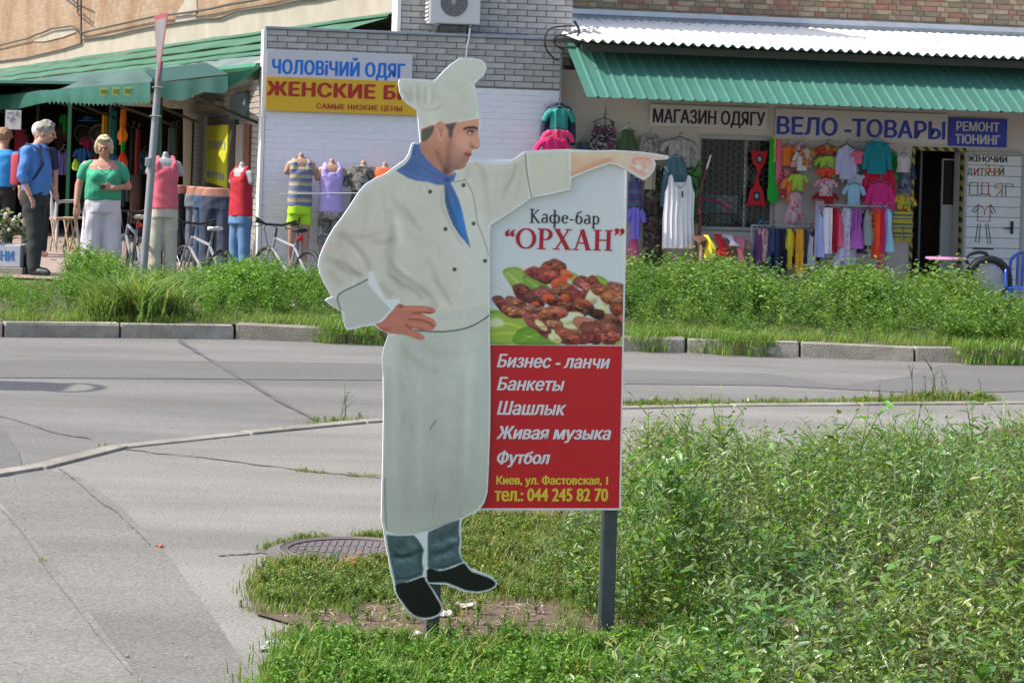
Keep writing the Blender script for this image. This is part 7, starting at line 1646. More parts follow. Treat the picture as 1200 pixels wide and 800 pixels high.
# children's clothes
ORA, WHT, LIM, RED_ = C('orange', 214, 110, 40), C('offwhite', 190, 180, 180, .06), C('lime', 150, 180, 60), C('red', 176, 16, 30)
polka = print_mat('red_polka', [(.42, .02, .04), (.42, .02, .04), (.60, .40, .40), (.42, .02, .04)], 34); pinkp = print_mat('pink_white_print', [(.58, .30, .34), (.62, .52, .54), (.50, .12, .18), (.6, .46, .48)], 30); ryp = print_mat('red_yellow_print', [(.55, .05, .03), (.60, .38, .03), (.45, .03, .04), (.6, .14, .03)], 20); blw = print_mat('blue_white_print', [(.40, .50, .62), (.55, .56, .60), (.22, .36, .50), (.5, .52, .6)], 24); yls = stripe_mat('yellow_grey_stripes', [(0, (.55, .45, .03)), (.4, (.20, .20, .18)), (.6, (.5, .45, .10)), (.8, (.10, .12, .12))], .12)
kids = [('tee', (912, 171, 934, 194), ORA, 'orange child shirt at the top left of the wall display'), ('dress', (926, 168, 952, 196), pinkp, 'pink and white frilly child dress at the top of the display'), ('tee', (930, 178, 950, 200), WHT, 'small off white child shirt beside the pink frilly dress'), ('tee', (938, 174, 954, 194), print_mat('orange_print', [(.5, .2, .05), (.55, .45, .35), (.4, .1, .05)], 26), 'orange and cream printed child shirt, second column'),
 ('jacket', (908, 198, 938, 232), polka, 'red polka dot child jacket left in the wall display'), ('tee', (917, 207, 942, 238), ORA, 'orange child shirt below the red polka dot jacket'), ('tee', (924, 204, 946, 224), LIM, 'lime green child shirt over the orange one'), ('dress', (919, 225, 944, 261), pinkp, 'red and pink child dress lowest in the first column'),
 ('tee', (954, 171, 984, 194), ryp, 'red and yellow flowered child shirt at the top of the second column'), ('tee', (954, 183, 986, 207), LIM, 'lime green child shirt under the red and yellow one'), ('tee', (957, 197, 980, 214), C('vermilion', 214, 66, 36), 'vermilion child shirt in the middle of the second column'), ('tee', (955, 209, 981, 230), pinkp, 'pale pink child shirt above the red frilled one'), ('tee', (952, 226, 983, 242), RED_, 'red frilled child shirt above the clothes rail'), ('long', (953, 234, 967, 272), stripe_mat('pink_stripes', [(0, (.55, .15, .2)), (.5, (.6, .5, .5))], .05), 'pink striped leggings left of the crowded clothes rail'),
 ('jacket', (980, 171, 1003, 210), C('lilac', 170, 166, 200), 'lilac child jacket in the third column'), ('tee', (998, 177, 1014, 192), C('candy', 205, 90, 120), 'small pink child shirt at the top of the third column'), ('tee', (986, 185, 1013, 208), C('skyblue', 140, 176, 206), 'sky blue child shirt in the third column'), ('tee', (986, 204, 1017, 224), blw, 'pale child shirt printed yellow and blue, third column'), ('tee', (988, 216, 1013, 242), C('babyblue', 150, 186, 206), 'baby blue child shirt lowest of the third column'),
 ('jacket', (1011, 165, 1045, 204), C('tealblue', 8, 118, 130), 'teal child jacket at the top of the fourth column'), ('jacket', (1028, 176, 1052, 216), C('emerald', 14, 140, 56), 'emerald green child jacket behind the red one'), ('jacket', (1010, 188, 1050, 242), C('crimson', 176, 12, 52), 'large crimson child jacket in the fourth column'), ('jacket', (1014, 214, 1048, 250), C('hotpink', 196, 36, 116), 'hot pink child jacket lowest in the fourth column'),
 ('tank', (1051, 181, 1067, 202), C('offwhite', 190, 180, 180, .06), 'small white top left of the shop door'), ('tee', (1048, 195, 1072, 226), print_mat('navy_print', [(.03, .05, .12), (.10, .12, .2), (.2, .2, .24)], 22), 'navy printed child shirt left of the shop door'), ('tee', (1045, 228, 1073, 256), print_mat('yellow_red_print', [(.58, .42, .02), (.55, .08, .03), (.6, .5, .05), (.25, .35, .05)], 18), 'yellow and red child shirt left of the shop door'), ('shorts', (1045, 248, 1070, 283), yls, 'yellow and grey striped shorts hung lowest beside the shop door')]
for k, (kd, r_, m_, lab) in enumerate(kids): garment(kd, r_, SY-.12-.05*(k % 4), m_, lab, d=.03, group='children clothes hung on the shop wall')
# clothes rails
def rail(x0, x1, ytop, ybot, y, items, label, lab2):
    a, za = FF.hit(x0, ytop, y); b_, zb_ = FF.hit(x1, ytop+(x1-x0)*.03, y); z = (za+zb_)/2; zf = zv(*FF.w(a, y, 0).xy[:])+.03
    t = thing('clothes_rail', label, 'clothes rail', FF, (a, y, zf)); q = MB(); q.tube([(0, 0, z-zf), (b_-a, 0, z-zf)], .013, 8); q.build('bar', mat('white_tube', (.34, .34, .35), .4), t)
    for xx in (0, b_-a):
        q = MB(); q.tube([(xx, 0, z-zf), (xx, 0, .04)], .013, 8); q.build('post', mat('white_tube', (.34, .34, .35), .4), t); q = MB(); q.tube([(xx, -.25, .02), (xx, .25, .02)], .012, 6); q.build('foot', mat('white_tube', (.34, .34, .35), .4), t)
    for k, (px, w_, yb_, kd, m_, lab) in enumerate(items):
        garment(kd, (px-w_*.68, ytop+3+(px-x0)*.03, px+w_*.68, yb_+3), y+random.uniform(-.05, .05), m_, lab+lab2, hanger=True, d=.09, rot=random.uniform(-.3, .3), group='garments on the clothes rails')
W_ = C('whitecot', 200, 196, 204, .05)
rail(881, 962, 264, 330, SY-.55, [(889, 9, 306, 'tank', C('plum', 96, 54, 104), 'plum top'), (896, 10, 303, 'tee', pinkp, 'red and white shirt'), (905, 13, 322, 'trousers', C('navyj', 40, 52, 86), 'navy trousers'), (914, 10, 318, 'trousers', C('inkblue', 24, 30, 48), 'ink blue trousers'), (922, 12, 312, 'jacket', C('yellow', 214, 190, 40), 'yellow jacket'), (931, 8, 306, 'tank', C('black', 22, 22, 26), 'black top'), (937, 9, 318, 'long', C('mustard', 206, 150, 40), 'mustard garment'), (944, 9, 306, 'tee', C('bluegrey', 80, 90, 120), 'blue grey shirt'), (950, 10, 308, 'tank', W_, 'white shirt'), (956, 8, 304, 'long', C('wine', 100, 20, 50), 'wine red garment')], 'short clothes rail with dark and yellow garments under the window', ' on the short clothes rail')
rail(957, 1040, 240, 330, SY-.75, [(962, 10, 298, 'tank', C('powder', 150, 160, 200), 'powder blue dress'), (969, 9, 294, 'long', W_, 'white long garment'), (976, 12, 292, 'tee', RED_, 'red child shirt'), (983, 9, 286, 'tank', C('candy', 205, 90, 120), 'candy pink top'), (990, 22, 309, 'dress', print_mat('lilac_flowers', [(.55, .50, .62), (.60, .57, .66), (.40, .34, .55)], 30), 'white lilac flowered dress'), (1003, 16, 288, 'dress', C('violetp', 160, 84, 160), 'violet dress'), (1011, 9, 294, 'tank', C('aubergine', 64, 40, 76), 'aubergine top'), (1017, 8, 284, 'tank', C('greyp', 130, 140, 140), 'grey top'), (1023, 9, 290, 'tee', ryp, 'red and yellow shirt'), (1029, 12, 300, 'long', C('vermilion', 214, 66, 36), 'vermilion long garment'), (1033, 7, 316, 'long', C('hotpink', 196, 36, 116), 'hot pink long garment'), (1039, 14, 292, 'dress', C('babyblue', 150, 186, 206), 'baby blue dress')], 'taller clothes rail crowded with pink, white and orange children clothes', ' on the taller clothes rail')
# cardboard box with clothes
a, z_ = FF.hit(822, 312, SY-.6); zf = zv(*FF.w(a, SY-.6, 0).xy[:])+.03
bx = thing('cardboard_box', 'brown cardboard box heaped with clothes under the barred window', 'box', FF, (a, SY-.6, zf)); bw = FF.hit(876, 312, SY-.6)[0]-a; bh = FF.hit(850, 281, SY-.6)[1]-zf
M_card = mat('cardboard', (0.30, 0.20, 0.14), .85, .1); q = MB()
for p in ((0, bw, 0, .012), (0, bw, .4, .412), ): q.box(p[0], p[1], p[2], p[3], 0, bh)
q.box(0, .012, .013, .399, 0, bh-.001); q.box(bw-.012, bw, .013, .399, 0, bh-.001); q.box(.012, bw-.012, .012, .4, bh*.5, bh*.5+.01); q.build('carton', M_card, bx)
q = MB(); q.add([(0, -.002, bh), (bw, -.002, bh), (bw, -.14, bh-.1), (0, -.14, bh-.1), (0, .006, bh), (bw, .006, bh), (bw, -.135, bh-.108), (0, -.135, bh-.108)], [(0,1,2,3), (7,6,5,4), (0,4,5,1), (2,6,7,3), (0,3,7,4), (1,5,6,2)]); q.build('flap', M_card, bx)
for k, (x0, x1, y0, y1, m_, lab) in enumerate(((824, 838, 276, 305, C('yellow', 214, 190, 40), 'yellow garment draped over the cardboard box'), (838, 854, 275, 302, RED_, 'red garment draped over the middle of the cardboard box'), (852, 866, 276, 288, W_, 'white garment heaped on the cardboard box'), (862, 878, 278, 308, C('salmon', 196, 110, 124), 'salmon pink garment draped over the right end of the box'), (815, 830, 277, 287, C('brownp', 92, 60, 44), 'brown garment heaped at the left end of the box'))):
    a1, b1, c1_, d1 = FF.rect(x0, y0, x1, y1, SY-.75); t = thing('draped_garment', lab, 'clothing', FF, (a1, SY-.62, c1_), 'clothes heaped on the cardboard box'); W, H = b1-a1, d1-c1_; r = random.Random(k); q = MB(); rings = []
    for i in range(9):
        u = i/8; sx = W*(.15*math.sin(k+u*3)); rings.append([(W/2+sx+W*.5*(.7+.3*math.sin(u*5+k))*math.cos(2*math.pi*j/12), -.14+.20*u**3+.04*math.sin(2*math.pi*j/12)*(1+.4*math.sin(j*2+u*7)), H*u) for j in range(12)])
    q.loft(rings); q.build('cloth', m_, t, True)
# red stand with white tipped upright, boards
st_ = thing('red_scooter', 'red tubular folding scooter leaning beside the barred window, its upright white tipped', 'scooter', FF, (FF.hit(824, 300, SY-.3)[0], SY-.3, 0)); sx_ = FF.hit(824, 300, SY-.3)[0]
def sp3(px, py, y=SY-.3): a_ = FF.hit(px, py, y); return (a_[0]-sx_, y-(SY-.3), a_[1])
MR = mat('dark_red_enamel', (0.22, 0.02, 0.03), .35, .1)
for P, r_, m_, nm in (([(833, 182), (828, 198)], .012, M_bright, 'white_tip'), ([(828, 198), (822, 218), (820, 228)], .013, MR, 'upright'), ([(820, 228), (820, 262), (819, 300)], .018, MR, 'column'), ([(814, 236), (830, 233), (846, 239)], .016, MR, 'handlebar'), ([(819, 298), (850, 303)], .02, MR, 'deck')): q = MB(); q.tube([sp3(*p) for p in P], r_, 8); q.build(nm, m_, st_, True)
q = MB(); sph(q, sp3(852, 241), .045, 1, 1, 1); q.build('grip', mat('pink_rubber', (0.32, 0.05, 0.08), .6), st_, True)
q = MB(); c_ = sp3(846, 302); q.tube([(c_[0]+.07*math.cos(a*.5236), c_[1], c_[2]-.02+.07*math.sin(a*.5236)) for a in range(12)], .016, 6, closed=True); q.build('wheel', M_blk, st_, True)
e0, e1, f0, f1 = FF.rect(811, 238, 820, 306, SY-.12); bo = thing('leaning_board', 'narrow yellowish board standing between the white tank top and the red scooter', 'board', FF, (e0, SY-.12, -.1)); q = MB(); q.bbox(0, e1-e0, 0, .02, 0, f1+.1, .003); q.build('board', mat('raw_board', (0.42, 0.34, 0.16), .8, .15, scale=4), bo)

# pink round table, bicycle wheel with handle, blue plastic chair
pt = thing('round_table', 'small round pink topped table in front of the open shop door', 'table', FF, (FF.hit(1109, 300, -1.6)[0], -1.6, 0)); v = FF.w(FF.hit(1109, 300, -1.6)[0], -1.6, 0); zf = zv(v.x, v.y)+.03; zt_ = FF.hit(1109, 301.5, -1.6)[1]; rad = (FF.hit(1134, 300, -1.6)[0]-FF.hit(1088, 300, -1.6)[0])/2
q = MB(); q.lathe([(.001, 0), (rad*.96, 0), (rad, .008), (rad, .022), (rad*.97, .028), (.001, .03)], (0, 0, zt_-.03), n=32); q.build('tabletop', mat('pink_laminate', (0.62, 0.28, 0.50), .35, .05), pt, True)
for k in range(4): a_ = k*math.pi/2+.5; q = MB(); q.tube([(.08*math.cos(a_), .08*math.sin(a_), zt_-.03), (rad*.9*math.cos(a_), rad*.9*math.sin(a_), zf)], .012, 6); q.build('leg', M_steel, pt, True)
wc = thing('pushchair', 'black tyred wheel and curved handle of a pushchair in front of the painted door', 'pushchair', FF, (FF.hit(1152, 330, -1.5)[0], -1.5, 0)); wx_, wz_ = FF.hit(1158, 329, -1.5); ox = FF.hit(1152, 330, -1.5)[0]; R_o = (FF.hit(1188, 330, -1.5)[0]-FF.hit(1131, 330, -1.5)[0])/2
def w3(px, py, y=-1.5): a_ = FF.hit(px, py, y); return (a_[0]-ox, y+1.5, a_[1])
q = MB(); q.tube([(wx_-ox+R_o*.84*math.cos(a*math.pi/20), 0, wz_+R_o*.84*math.sin(a*math.pi/20)) for a in range(40)], R_o*.155, 10, closed=True); q.build('tyre', M_blk, wc, True)
q = MB(); q.tube([(wx_-ox+R_o*.66*math.cos(a*math.pi/20), 0, wz_+R_o*.66*math.sin(a*math.pi/20)) for a in range(40)], .014, 8, closed=True); q.build('rim', mat('grey_rim', (.45, .45, .48), .3, metal=.5), wc, True)
q = MB(); q.lathe([(.001, -.03), (R_o*.62, -.012), (R_o*.62, .012), (.001, .03)], (wx_-ox, 0, wz_), 'y', 30); q.build('wheel_disc', mat('grey_disc', (.36, .36, .40), .5), wc, True)
q = MB(); q.tube([tuple(p) for p in catmull([w3(1134, 309), w3(1132, 303), w3(1137, 298), w3(1147, 295.5), w3(1155, 297), w3(1157.5, 301), w3(1155, 303)], 5, False)], .022, 8); q.build('handle', M_blk, wc, True)
q = MB(); q.tube([tuple(p) for p in catmull([w3(1150, 304, -1.45), w3(1142, 310, -1.45), w3(1136, 320, -1.45), w3(1134, 334, -1.45)], 5, False)], .035, 8); q.build('mudguard', mat('grey_mauve_plastic', (.38, .36, .44), .5), wc, True)
q = MB(); q.tube([w3(1134, 306, -1.4), w3(1137, 314, -1.4), w3(1131, 330, -1.4)], .010, 6); q.build('strut', M_blk, wc, True)
M_ch = mat('blue_plastic', (0.015, 0.085, 0.42), .35, .08)
def plastic_chair(px, py, y, label, m, sc_=1.0, rot=0.0, Ya=None):
    if Ya is None: x, zt0 = FF.hit(px, py, y); v = FF.w(x, y, 0); th_ = FF.th
    else: v = at(px, py, Ya); th_ = 0
    t = thing('plastic_chair', label, 'chair', None, (v.x, v.y, zv(v.x, v.y)+.03), rot=th_+rot); s = sc_
    q = MB(); q.bbox(-.21*s, .21*s, -.22*s, .20*s, .40*s, .425*s, .012); q.build('seat', m, t, True)
    P = catmull([(-.22, .45), (-.235, .62), (-.22, .78), (-.12, .86), (0, .875), (.12, .86), (.22, .78), (.235, .62), (.22, .45)], 4, False); q = MB(); q.tube([(a*s, .22*s+.05*b_*s, b_*s) for a, b_ in P], .022*s, 8); q.build('backrest', m, t, True)
    for k in range(5): q = MB(); xx = (-.14+.07*k)*s; q.tube([(xx, .24*s, .43*s), (xx, .262*s, .85*s-abs(k-2)*.012)], .018*s, 6); q.build('back_slat', m, t, True)
    for sx in (-1, 1):
        q = MB(); q.tube([tuple(p) for p in catmull([(sx*.24*s, .235*s, .66*s), (sx*.26*s, .0, .665*s), (sx*.25*s, -.18*s, .65*s), (sx*.23*s, -.215*s, .42*s)], 4, False)], .022*s, 8); q.build('armrest', m, t, True)
        for sy in (-1, 1): q = MB(); q.tube([(sx*.20*s, sy*.19*s, .41*s), (sx*.245*s, sy*.25*s, 0)], [.026*s, .018*s], 8); q.build('leg', m, t, True)
    return t
plastic_chair(1203, 300, -1.5, 'blue plastic armchair cut by the right edge of the picture', M_ch, .95, rot=-.5)

# ------------------------------------------------------------------ bicycles
def bicycle(pos, rot, label, frame_m, lean=.12, saddle_m=M_blk, reflector=True, s_=1.0):
    t = thing('bicycle', label, 'bicycle', None, pos, 'bicycles parked behind the weeds', rot=rot); t.rotation_euler[0] = lean; R_ = .32*s_
    def wheel(x):
        q = MB(); q.tube([(x+R_*math.cos(a*math.pi/16), 0, R_+R_*math.sin(a*math.pi/16)) for a in range(32)], .024, 7, closed=True); w_ = q.build('wheel', M_blk, t, True)
        q = MB(); q.tube([(x+R_*.93*math.cos(a*math.pi/16), 0, R_+R_*.93*math.sin(a*math.pi/16)) for a in range(32)], .011, 5, closed=True); q.build('rim', mat('alloy', (.22, .22, .23), .4, metal=.5), w_, True)
        q = MB()
        for a in range(18): q.tube([(x, .02*(-1)**a, R_), (x+R_*.92*math.cos(a*math.pi/9), 0, R_+R_*.92*math.sin(a*math.pi/9))], .0022, 4)
        tag(q.build('spokes', mat('alloy', (.22, .22, .23), .4, metal=.5), w_), kind='stuff')
    wheel(-.52*s_); wheel(.52*s_)
    A, B, Cc, D, E_ = Vector((-.08, 0, .30))*s_, Vector((-.17, 0, .74))*s_, Vector((.36, 0, .78))*s_, Vector((.40, 0, .64))*s_, Vector((-.52, 0, .32))*s_
    q = MB()
    for a, b_ in ((A, B), (B+(A-B)*.12, Cc), (A, D), (A, E_), (B+(A-B)*.15, E_), (Cc, D)): q.tube([a, b_], .019, 8)
    q.build('frame', frame_m, t, True)
    q = MB()
    for sy in (-1, 1): q.tube([D+Vector((.01, sy*.05, 0)), Vector((.52*s_, sy*.05, R_))], .014, 7)
    q.build('fork', frame_m, t, True)
    q = MB(); q.tube([Cc, Cc+Vector((-.02, 0, .12)), Cc+Vector((.05, 0, .15))], .014, 7); q.tube([Cc+Vector((.0, -.29, .23)), Cc+Vector((.05, -.12, .16)), Cc+Vector((.05, .12, .16)), Cc+Vector((.0, .29, .23))], .015, 7); h = q.build('handlebar', M_blk, t, True)
    for sy in (-1, 1): q = MB(); q.tube([Cc+Vector((.0, sy*.29, .19)), Cc+Vector((-.03, sy*.20, .175))], .02, 8); q.build('grip', M_blk, h, True); q = MB(); q.tube([Cc+Vector((.05, sy*.16, .15)), Cc+Vector((.11, sy*.22, .12)), Cc+Vector((.09, sy*.27, .13))], .006, 5); q.build('brake_lever', M_blk, h, True)
    q = MB(); q.tube([Cc+Vector((.05, .1, .15)), Cc+Vector((.18, .05, .12)), Cc+Vector((.12, .0, -.15)), Vector((.50*s_, .03, .5))], .005, 4); q.build('cable', M_blk, t, True)
    q = MB(); q.tube([B, B+Vector((-.025, 0, .12))], .014, 7); q.build('seatpost', mat('alloy', (.22, .22, .23), .4, metal=.5), t, True)
    q = MB(); b2 = B+Vector((-.03, 0, .15)); q.loft([[(b2.x+x+.0, w_*math.cos(k*math.pi/5), b2.z+.025*math.sin(k*math.pi/5)+(.01 if x < -.08 else 0)) for k in range(10)] for x, w_ in ((-.13, .02), (-.11, .07), (-.05, .075), (.02, .04), (.10, .022), (.14, .008))]); q.build('saddle', saddle_m, t, True)
    q = MB(); q.tube([(A.x+.085*math.cos(a*math.pi/8), -.04, A.z+.085*math.sin(a*math.pi/8)) for a in range(16)], .008, 5, closed=True); q.tube([A+Vector((0, -.05, 0)), A+Vector((.12, -.06, -.12))], .01, 6); q.tube([A+Vector((0, .05, 0)), A+Vector((-.12, .06, .12))], .01, 6); q.build('crank', M_steel, t, True)
    if reflector: q = MB(); q.lathe([(.001, -.02), (.034, -.015), (.036, .0)], (b2.x-.06, 0, b2.z-.09), 'x', 12); q.build('reflector', mat('red_reflector', (.55, .01, .02), .25), t, True)
    return t
M_wf = mat('white_bike_paint', (.33, .33, .36), .3, .04, metal=.2)
def gp3(px, Yp): v = at(px, 300, Yp); return (v.x, Yp, zv(v.x, Yp)+.03)
bicycle(gp3(335, 28.4), math.radians(128), 'white framed bicycle with a red rear reflector leaning near the striped mannequin', M_wf, .06, s_=.88)
bicycle(gp3(235, 28.1), math.radians(126), 'white bicycle with a white saddle in front of the jeans row', M_wf, .08, mat('white_saddle', (.6, .6, .62), .5), False, s_=.88)
bicycle(gp3(152, 27.9), math.radians(112), 'silver bicycle with cream saddle between the woman and the coral mannequin', mat('silver_bike_paint', (.30, .31, .33), .3, .05, metal=.4), .06, mat('cream_saddle', (.52, .50, .42), .5), True, s_=.88)
bicycle(gp3(966, 28.6), math.radians(-35), 'small white bicycle half hidden in the weeds in front of the clothes rails', M_wf, .30, reflector=False, s_=.52)

# ------------------------------------------------------------------ market stall on the left
stall = thing('market_stall', 'green canopied market stall with a scalloped valance and dark interior on the left', 'market stall', None, (at(83, 290, 34.0).x, 34.0, 0)); SO = Vector((at(83, 290, 34.0).x, 34.0, 0))
def sp(px, py, Yp): return tuple(at(px, py, Yp)-SO)
M_cv = mat('teal_canopy_cloth', (0.006, 0.075, 0.052), .6, scale=2, col2=(0.014, 0.12, 0.085), bump=.1, trans=.06); M_gp = mat('green_post_paint', (0.010, 0.095, 0.045), .4, .1)
def vY(px): return float(np.interp(px, [-80, 0, 83, 175, 268], [39.5, 37, 34, 31, 29.4]))
top = [(-80, 123), (0, 112), (40, 108.5), (75, 104), (110, 101), (150, 98), (176, 96)]; bot = [(-80, 140), (0, 128.5), (20, 128), (45, 122), (62, 119), (110, 121.5), (150, 121), (176, 120)]
q = MB(); V = []; n_s = 150
for i in range(n_s+1):
    px = -80+256*i/n_s; ty = float(np.interp(px, [p[0] for p in top], [p[1] for p in top])); by = float(np.interp(px, [p[0] for p in bot], [p[1] for p in bot]))+(0 if px < 55 else (3.2 if i % 3 == 0 else -.2)); Y_ = vY(px); wv = .04*math.sin(px*.35)
    for k in range(5): u = k/4; V.append(sp(px, ty+(by-ty)*u, Y_+wv*u-.10*math.sin(u*1.5)))
q.add(V, [(i*5+k, i*5+k+1, (i+1)*5+k+1, (i+1)*5+k) for i in range(n_s) for k in range(4)]); q.build('valance', M_cv, stall, True)
# canopy cloth from the valance back to the eaves
q = MB(); V = []
for i in range(41):
    px = -80+256*i/40; ty = float(np.interp(px, [p[0] for p in top], [p[1] for p in top])); f = at(px, ty, vY(px)); bk_ = at(px+4, ty-6, vY(px)+3.5); bk_.z = f.z+.28
    for k in range(5): u = k/4; p = f.lerp(bk_, u); V.append(tuple(p-SO+Vector((0, 0, -.04*math.sin(u*3.14)*(1+math.sin(px*.12))))))
q.add(V, [(i*5+k, (i+1)*5+k, (i+1)*5+k+1, i*5+k+1) for i in range(40) for k in range(4)]); q.build('canopy', mat('grey_canopy_cloth', (0.055, 0.115, 0.10), .7, .15, scale=1.5), stall, True)
# yellow squares with little green signs on the valance
for x0 in (117, 131.5, 145.5):
    c_ = sp(x0+5, 107.5-(x0-117)*.02, vY(x0+5)-.16); q = MB(); q.box(c_[0]-.055, c_[0]+.055, c_[1]-.004, c_[1], c_[2]-.055, c_[2]+.055); o = q.build('printed_square', mat('faded_yellow_print', (.42, .42, .08), .6), stall)
    q = MB(); r = random.Random(x0)
    for k in range(5): xx = c_[0]-.045+.018*k; q.box(xx, xx+.010, c_[1]-.0065, c_[1]-.0045, c_[2]-.03+r.uniform(-.01, .01), c_[2]+.03)
    q.build('printed_marks', mat('faded_green_print', (.04, .18, .08), .6), o)
for (px, y0_, y1_, Yp) in ((83, 112, 290, 34.0), (130, 118, 262, 36), (8, 126, 250, 38), (189, 100, 182, 33.0), (45, 120, 250, 39)):
    a, b_ = at(px, y0_, Yp), at(px, 200, Yp); zf = zv(a.x, Yp)+.03; q = MB(); q.bbox(a.x-.025-SO.x, a.x+.025-SO.x, Yp-.025-SO.y, Yp+.025-SO.y, zf, a.z, .004); q.build('post', M_gp, stall)
for (a, b_, Y0, Y1) in (((135, 122), (206, 148), 32, 36), ((176, 120), (235, 145), 31.5, 34.5), ((90, 120), (160, 150), 34, 38), ((226, 113), (302, 144), 30, 30.6), ((0, 130), (70, 150), 37, 41), ((62, 118), (130, 140), 35, 39)):
    q = MB(); q.tube([sp(*a, Y0), sp(*b_, Y1)], .020, 6); q.build('support_rod', mat('rusty_rod', (.035, .03, .025), .7), stall)
q = MB(); P3 = [sp(-90, 110, 43), sp(214, 128, 39.5), sp(214, 262, 39.5), sp(-90, 300, 43)]; q.add(P3+[(x, y+.05, z) for x, y, z in P3], [(0,1,2,3), (7,6,5,4), (0,4,5,1), (1,5,6,2), (2,6,7,3), (3,7,4,0)]); q.build('shade_backdrop', mat('stall_shade_sheet', (0.016, 0.014, 0.013), .95, .3, scale=3), stall)  # near-black sheet standing for the shade inside the stall
q = MB(); a_, b_ = at(-110, 200, 36.5)-SO, at(-110, 200, 43)-SO; q.box(a_.x-.6, a_.x-.55, a_.y, b_.y, 0, 2.7); q.build('side_sun_blocker', mat('stall_shade_sheet', (0.016, 0.014, 0.013)), stall)  # unseen sheet added at the left end to block the sun
q = MB(); V = [(at(a, 110, y).x-SO.x, y-SO.y) for a, y in ((-420, 40.5), (186, 34.4), (205, 40.6), (-420, 50))]; q.slab(V, 2.46, 2.50); q.build('stall_sun_blocker', M_greend, stall)  # hidden slab added to keep sun off the stall interior
# second awning piece beside the annex
aw2 = thing('green_awning', 'plain teal awning piece hanging in front of the annex side wall', 'awning', None, (at(226, 100, 30).x, 30, 0)); SO2 = Vector((at(226, 100, 30).x, 30, 0)); q = MB()
top2 = [(186, 97), (225, 93), (262, 89)]; bot2 = [(186, 114), (200, 117), (214, 118.5), (226, 113), (240, 108), (262, 110), (267, 106)]; V = []
for i in range(31):
    px = 186+81*i/30; ty = float(np.interp(px, [p[0] for p in top2], [p[1] for p in top2])); by = float(np.interp(px, [p[0] for p in bot2], [p[1] for p in bot2]))
    for k in range(4): u = k/3; V.append(tuple(at(px, ty+(by-ty)*u, vY(px)+.2+.06*math.sin(px*.2)*u)-SO2))
q.add(V, [(i*4+k, i*4+k+1, (i+1)*4+k+1, (i+1)*4+k) for i in range(30) for k in range(3)]); q.build('canopy_front', mat('dark_teal_canopy', (0.006, 0.066, 0.054), .6, .12, trans=.06), aw2, True)
q = MB(); V = [tuple(at(*p)-SO2) for p in ((262, 89, 29.7), (306, 78, 29.9), (306, 92, 31), (268, 104, 29.7))]; q.add(V+[(x, y+.03, z) for x, y, z in V], [(0,1,2,3), (7,6,5,4), (0,4,5,1), (1,5,6,2), (2,6,7,3), (3,7,4,0)]); q.build('side_panel', mat('green_side_sheet', (0.015, 0.14, 0.06), .5, .15), aw2)
q = MB(); V = [tuple(at(*p)-SO2) for p in ((186, 96, 31), (268, 87, 29.6))]; x0_, x1_ = V; q.add([x0_, x1_, (x1_[0]-.75, x1_[1]+3.6, x1_[2]+.25), (x0_[0]-.75, x0_[1]+3.6, x0_[2]+.25)], [(0,1,2,3)]); q.build('canopy_top', mat('dark_teal_canopy', (0.012, 0.115, 0.095)), aw2)
# things on the annex side wall: doors, the yellow sheet, panels
SS = Frame(FF.w(-.012, 0, 0), TH+math.pi/2); SS.O = FF.w(-.012, 0, 0)
def side(px0, px1, py0, py1, off=0.0):
    a, z0_ = SS.hit(px0, py0, off); b_, z1_ = SS.hit(px1, (py0+py1)/2, off); zt_ = SS.hit((px0+px1)/2, py0, off)[1]; zb_ = SS.hit((px0+px1)/2, py1, off)[1]; return min(a, b_), max(a, b_), zb_, zt_
def spanel(name, label, cat, r_, m_, off=.03, parts=(), to_ground=False):
    a, b_, c, d = side(*r_); c = .05 if to_ground else c; t = thing(name, label, cat, SS, (a, 0, c)); q = MB(); q.bbox(0, b_-a, 0, off, 0, d-c, .004); q.build('panel', m_, t); return t, a, c, b_-a, d-c
spanel('wall_panel', 'tan board panel on the annex side wall left of the yellow sheet', 'panel', (211, 225, 143, 300), mat('tan_board', (0.34, 0.26, 0.15), .8, .1), to_ground=True)
t, a, c, W, H = spanel('side_door', 'grey door with a dark frame behind the yellow sheet', 'door', (243, 277, 136, 300), mat('dark_door', (0.06, 0.06, 0.065), .6), .05, to_ground=True)
t, a, c, W, H = spanel('yellow_notice', 'tall bright yellow notice sheet with two grey lines of lettering', 'notice', (247.5, 272, 147, 217), mat('notice_yellow', (0.60, 0.62, 0.03), .6), .075)
for zz, hh in ((.60, .13), (.10, .12)):
    q = MB(); r = random.Random(int(zz*10))
    for k in range(6): x0 = W*(.08+.145*k); q.box(x0, x0+W*.05, .0765, .079, H*zz, H*(zz+hh)); q.box(x0+W*.05, x0+W*.10, .0765, .079, H*(zz+hh*r.choice([0, .4, .75])), H*(zz+hh*r.choice([.85, 1])))
    q.build('lettering', mat('notice_letters', (.22, .30, .30), .6), t)
spanel('wall_panel', 'pale grey panel between the yellow notice and the brown strip', 'panel', (278, 287, 146, 300), mat('pale_side_panel', (0.40, 0.38, 0.35), .7), to_ground=True)
spanel('wall_panel', 'narrow brown wooden strip near the annex corner', 'panel', (287.5, 292.5, 146, 300), mat('brown_strip', (0.20, 0.075, 0.04), .7), to_ground=True)
t, a, c, W, H = spanel('blue_plate', 'grey blue plate hung high on the annex side wall', 'plate', (274, 292, 110, 140), mat('blue_grey_plate', (0.13, 0.19, 0.21), .6, .15), .06)
spanel('shelf_board', 'pale board under the teal awning above the dark door', 'board', (226, 262, 122, 131), mat('pale_board_side', (0.40, 0.36, 0.28), .8), .12)
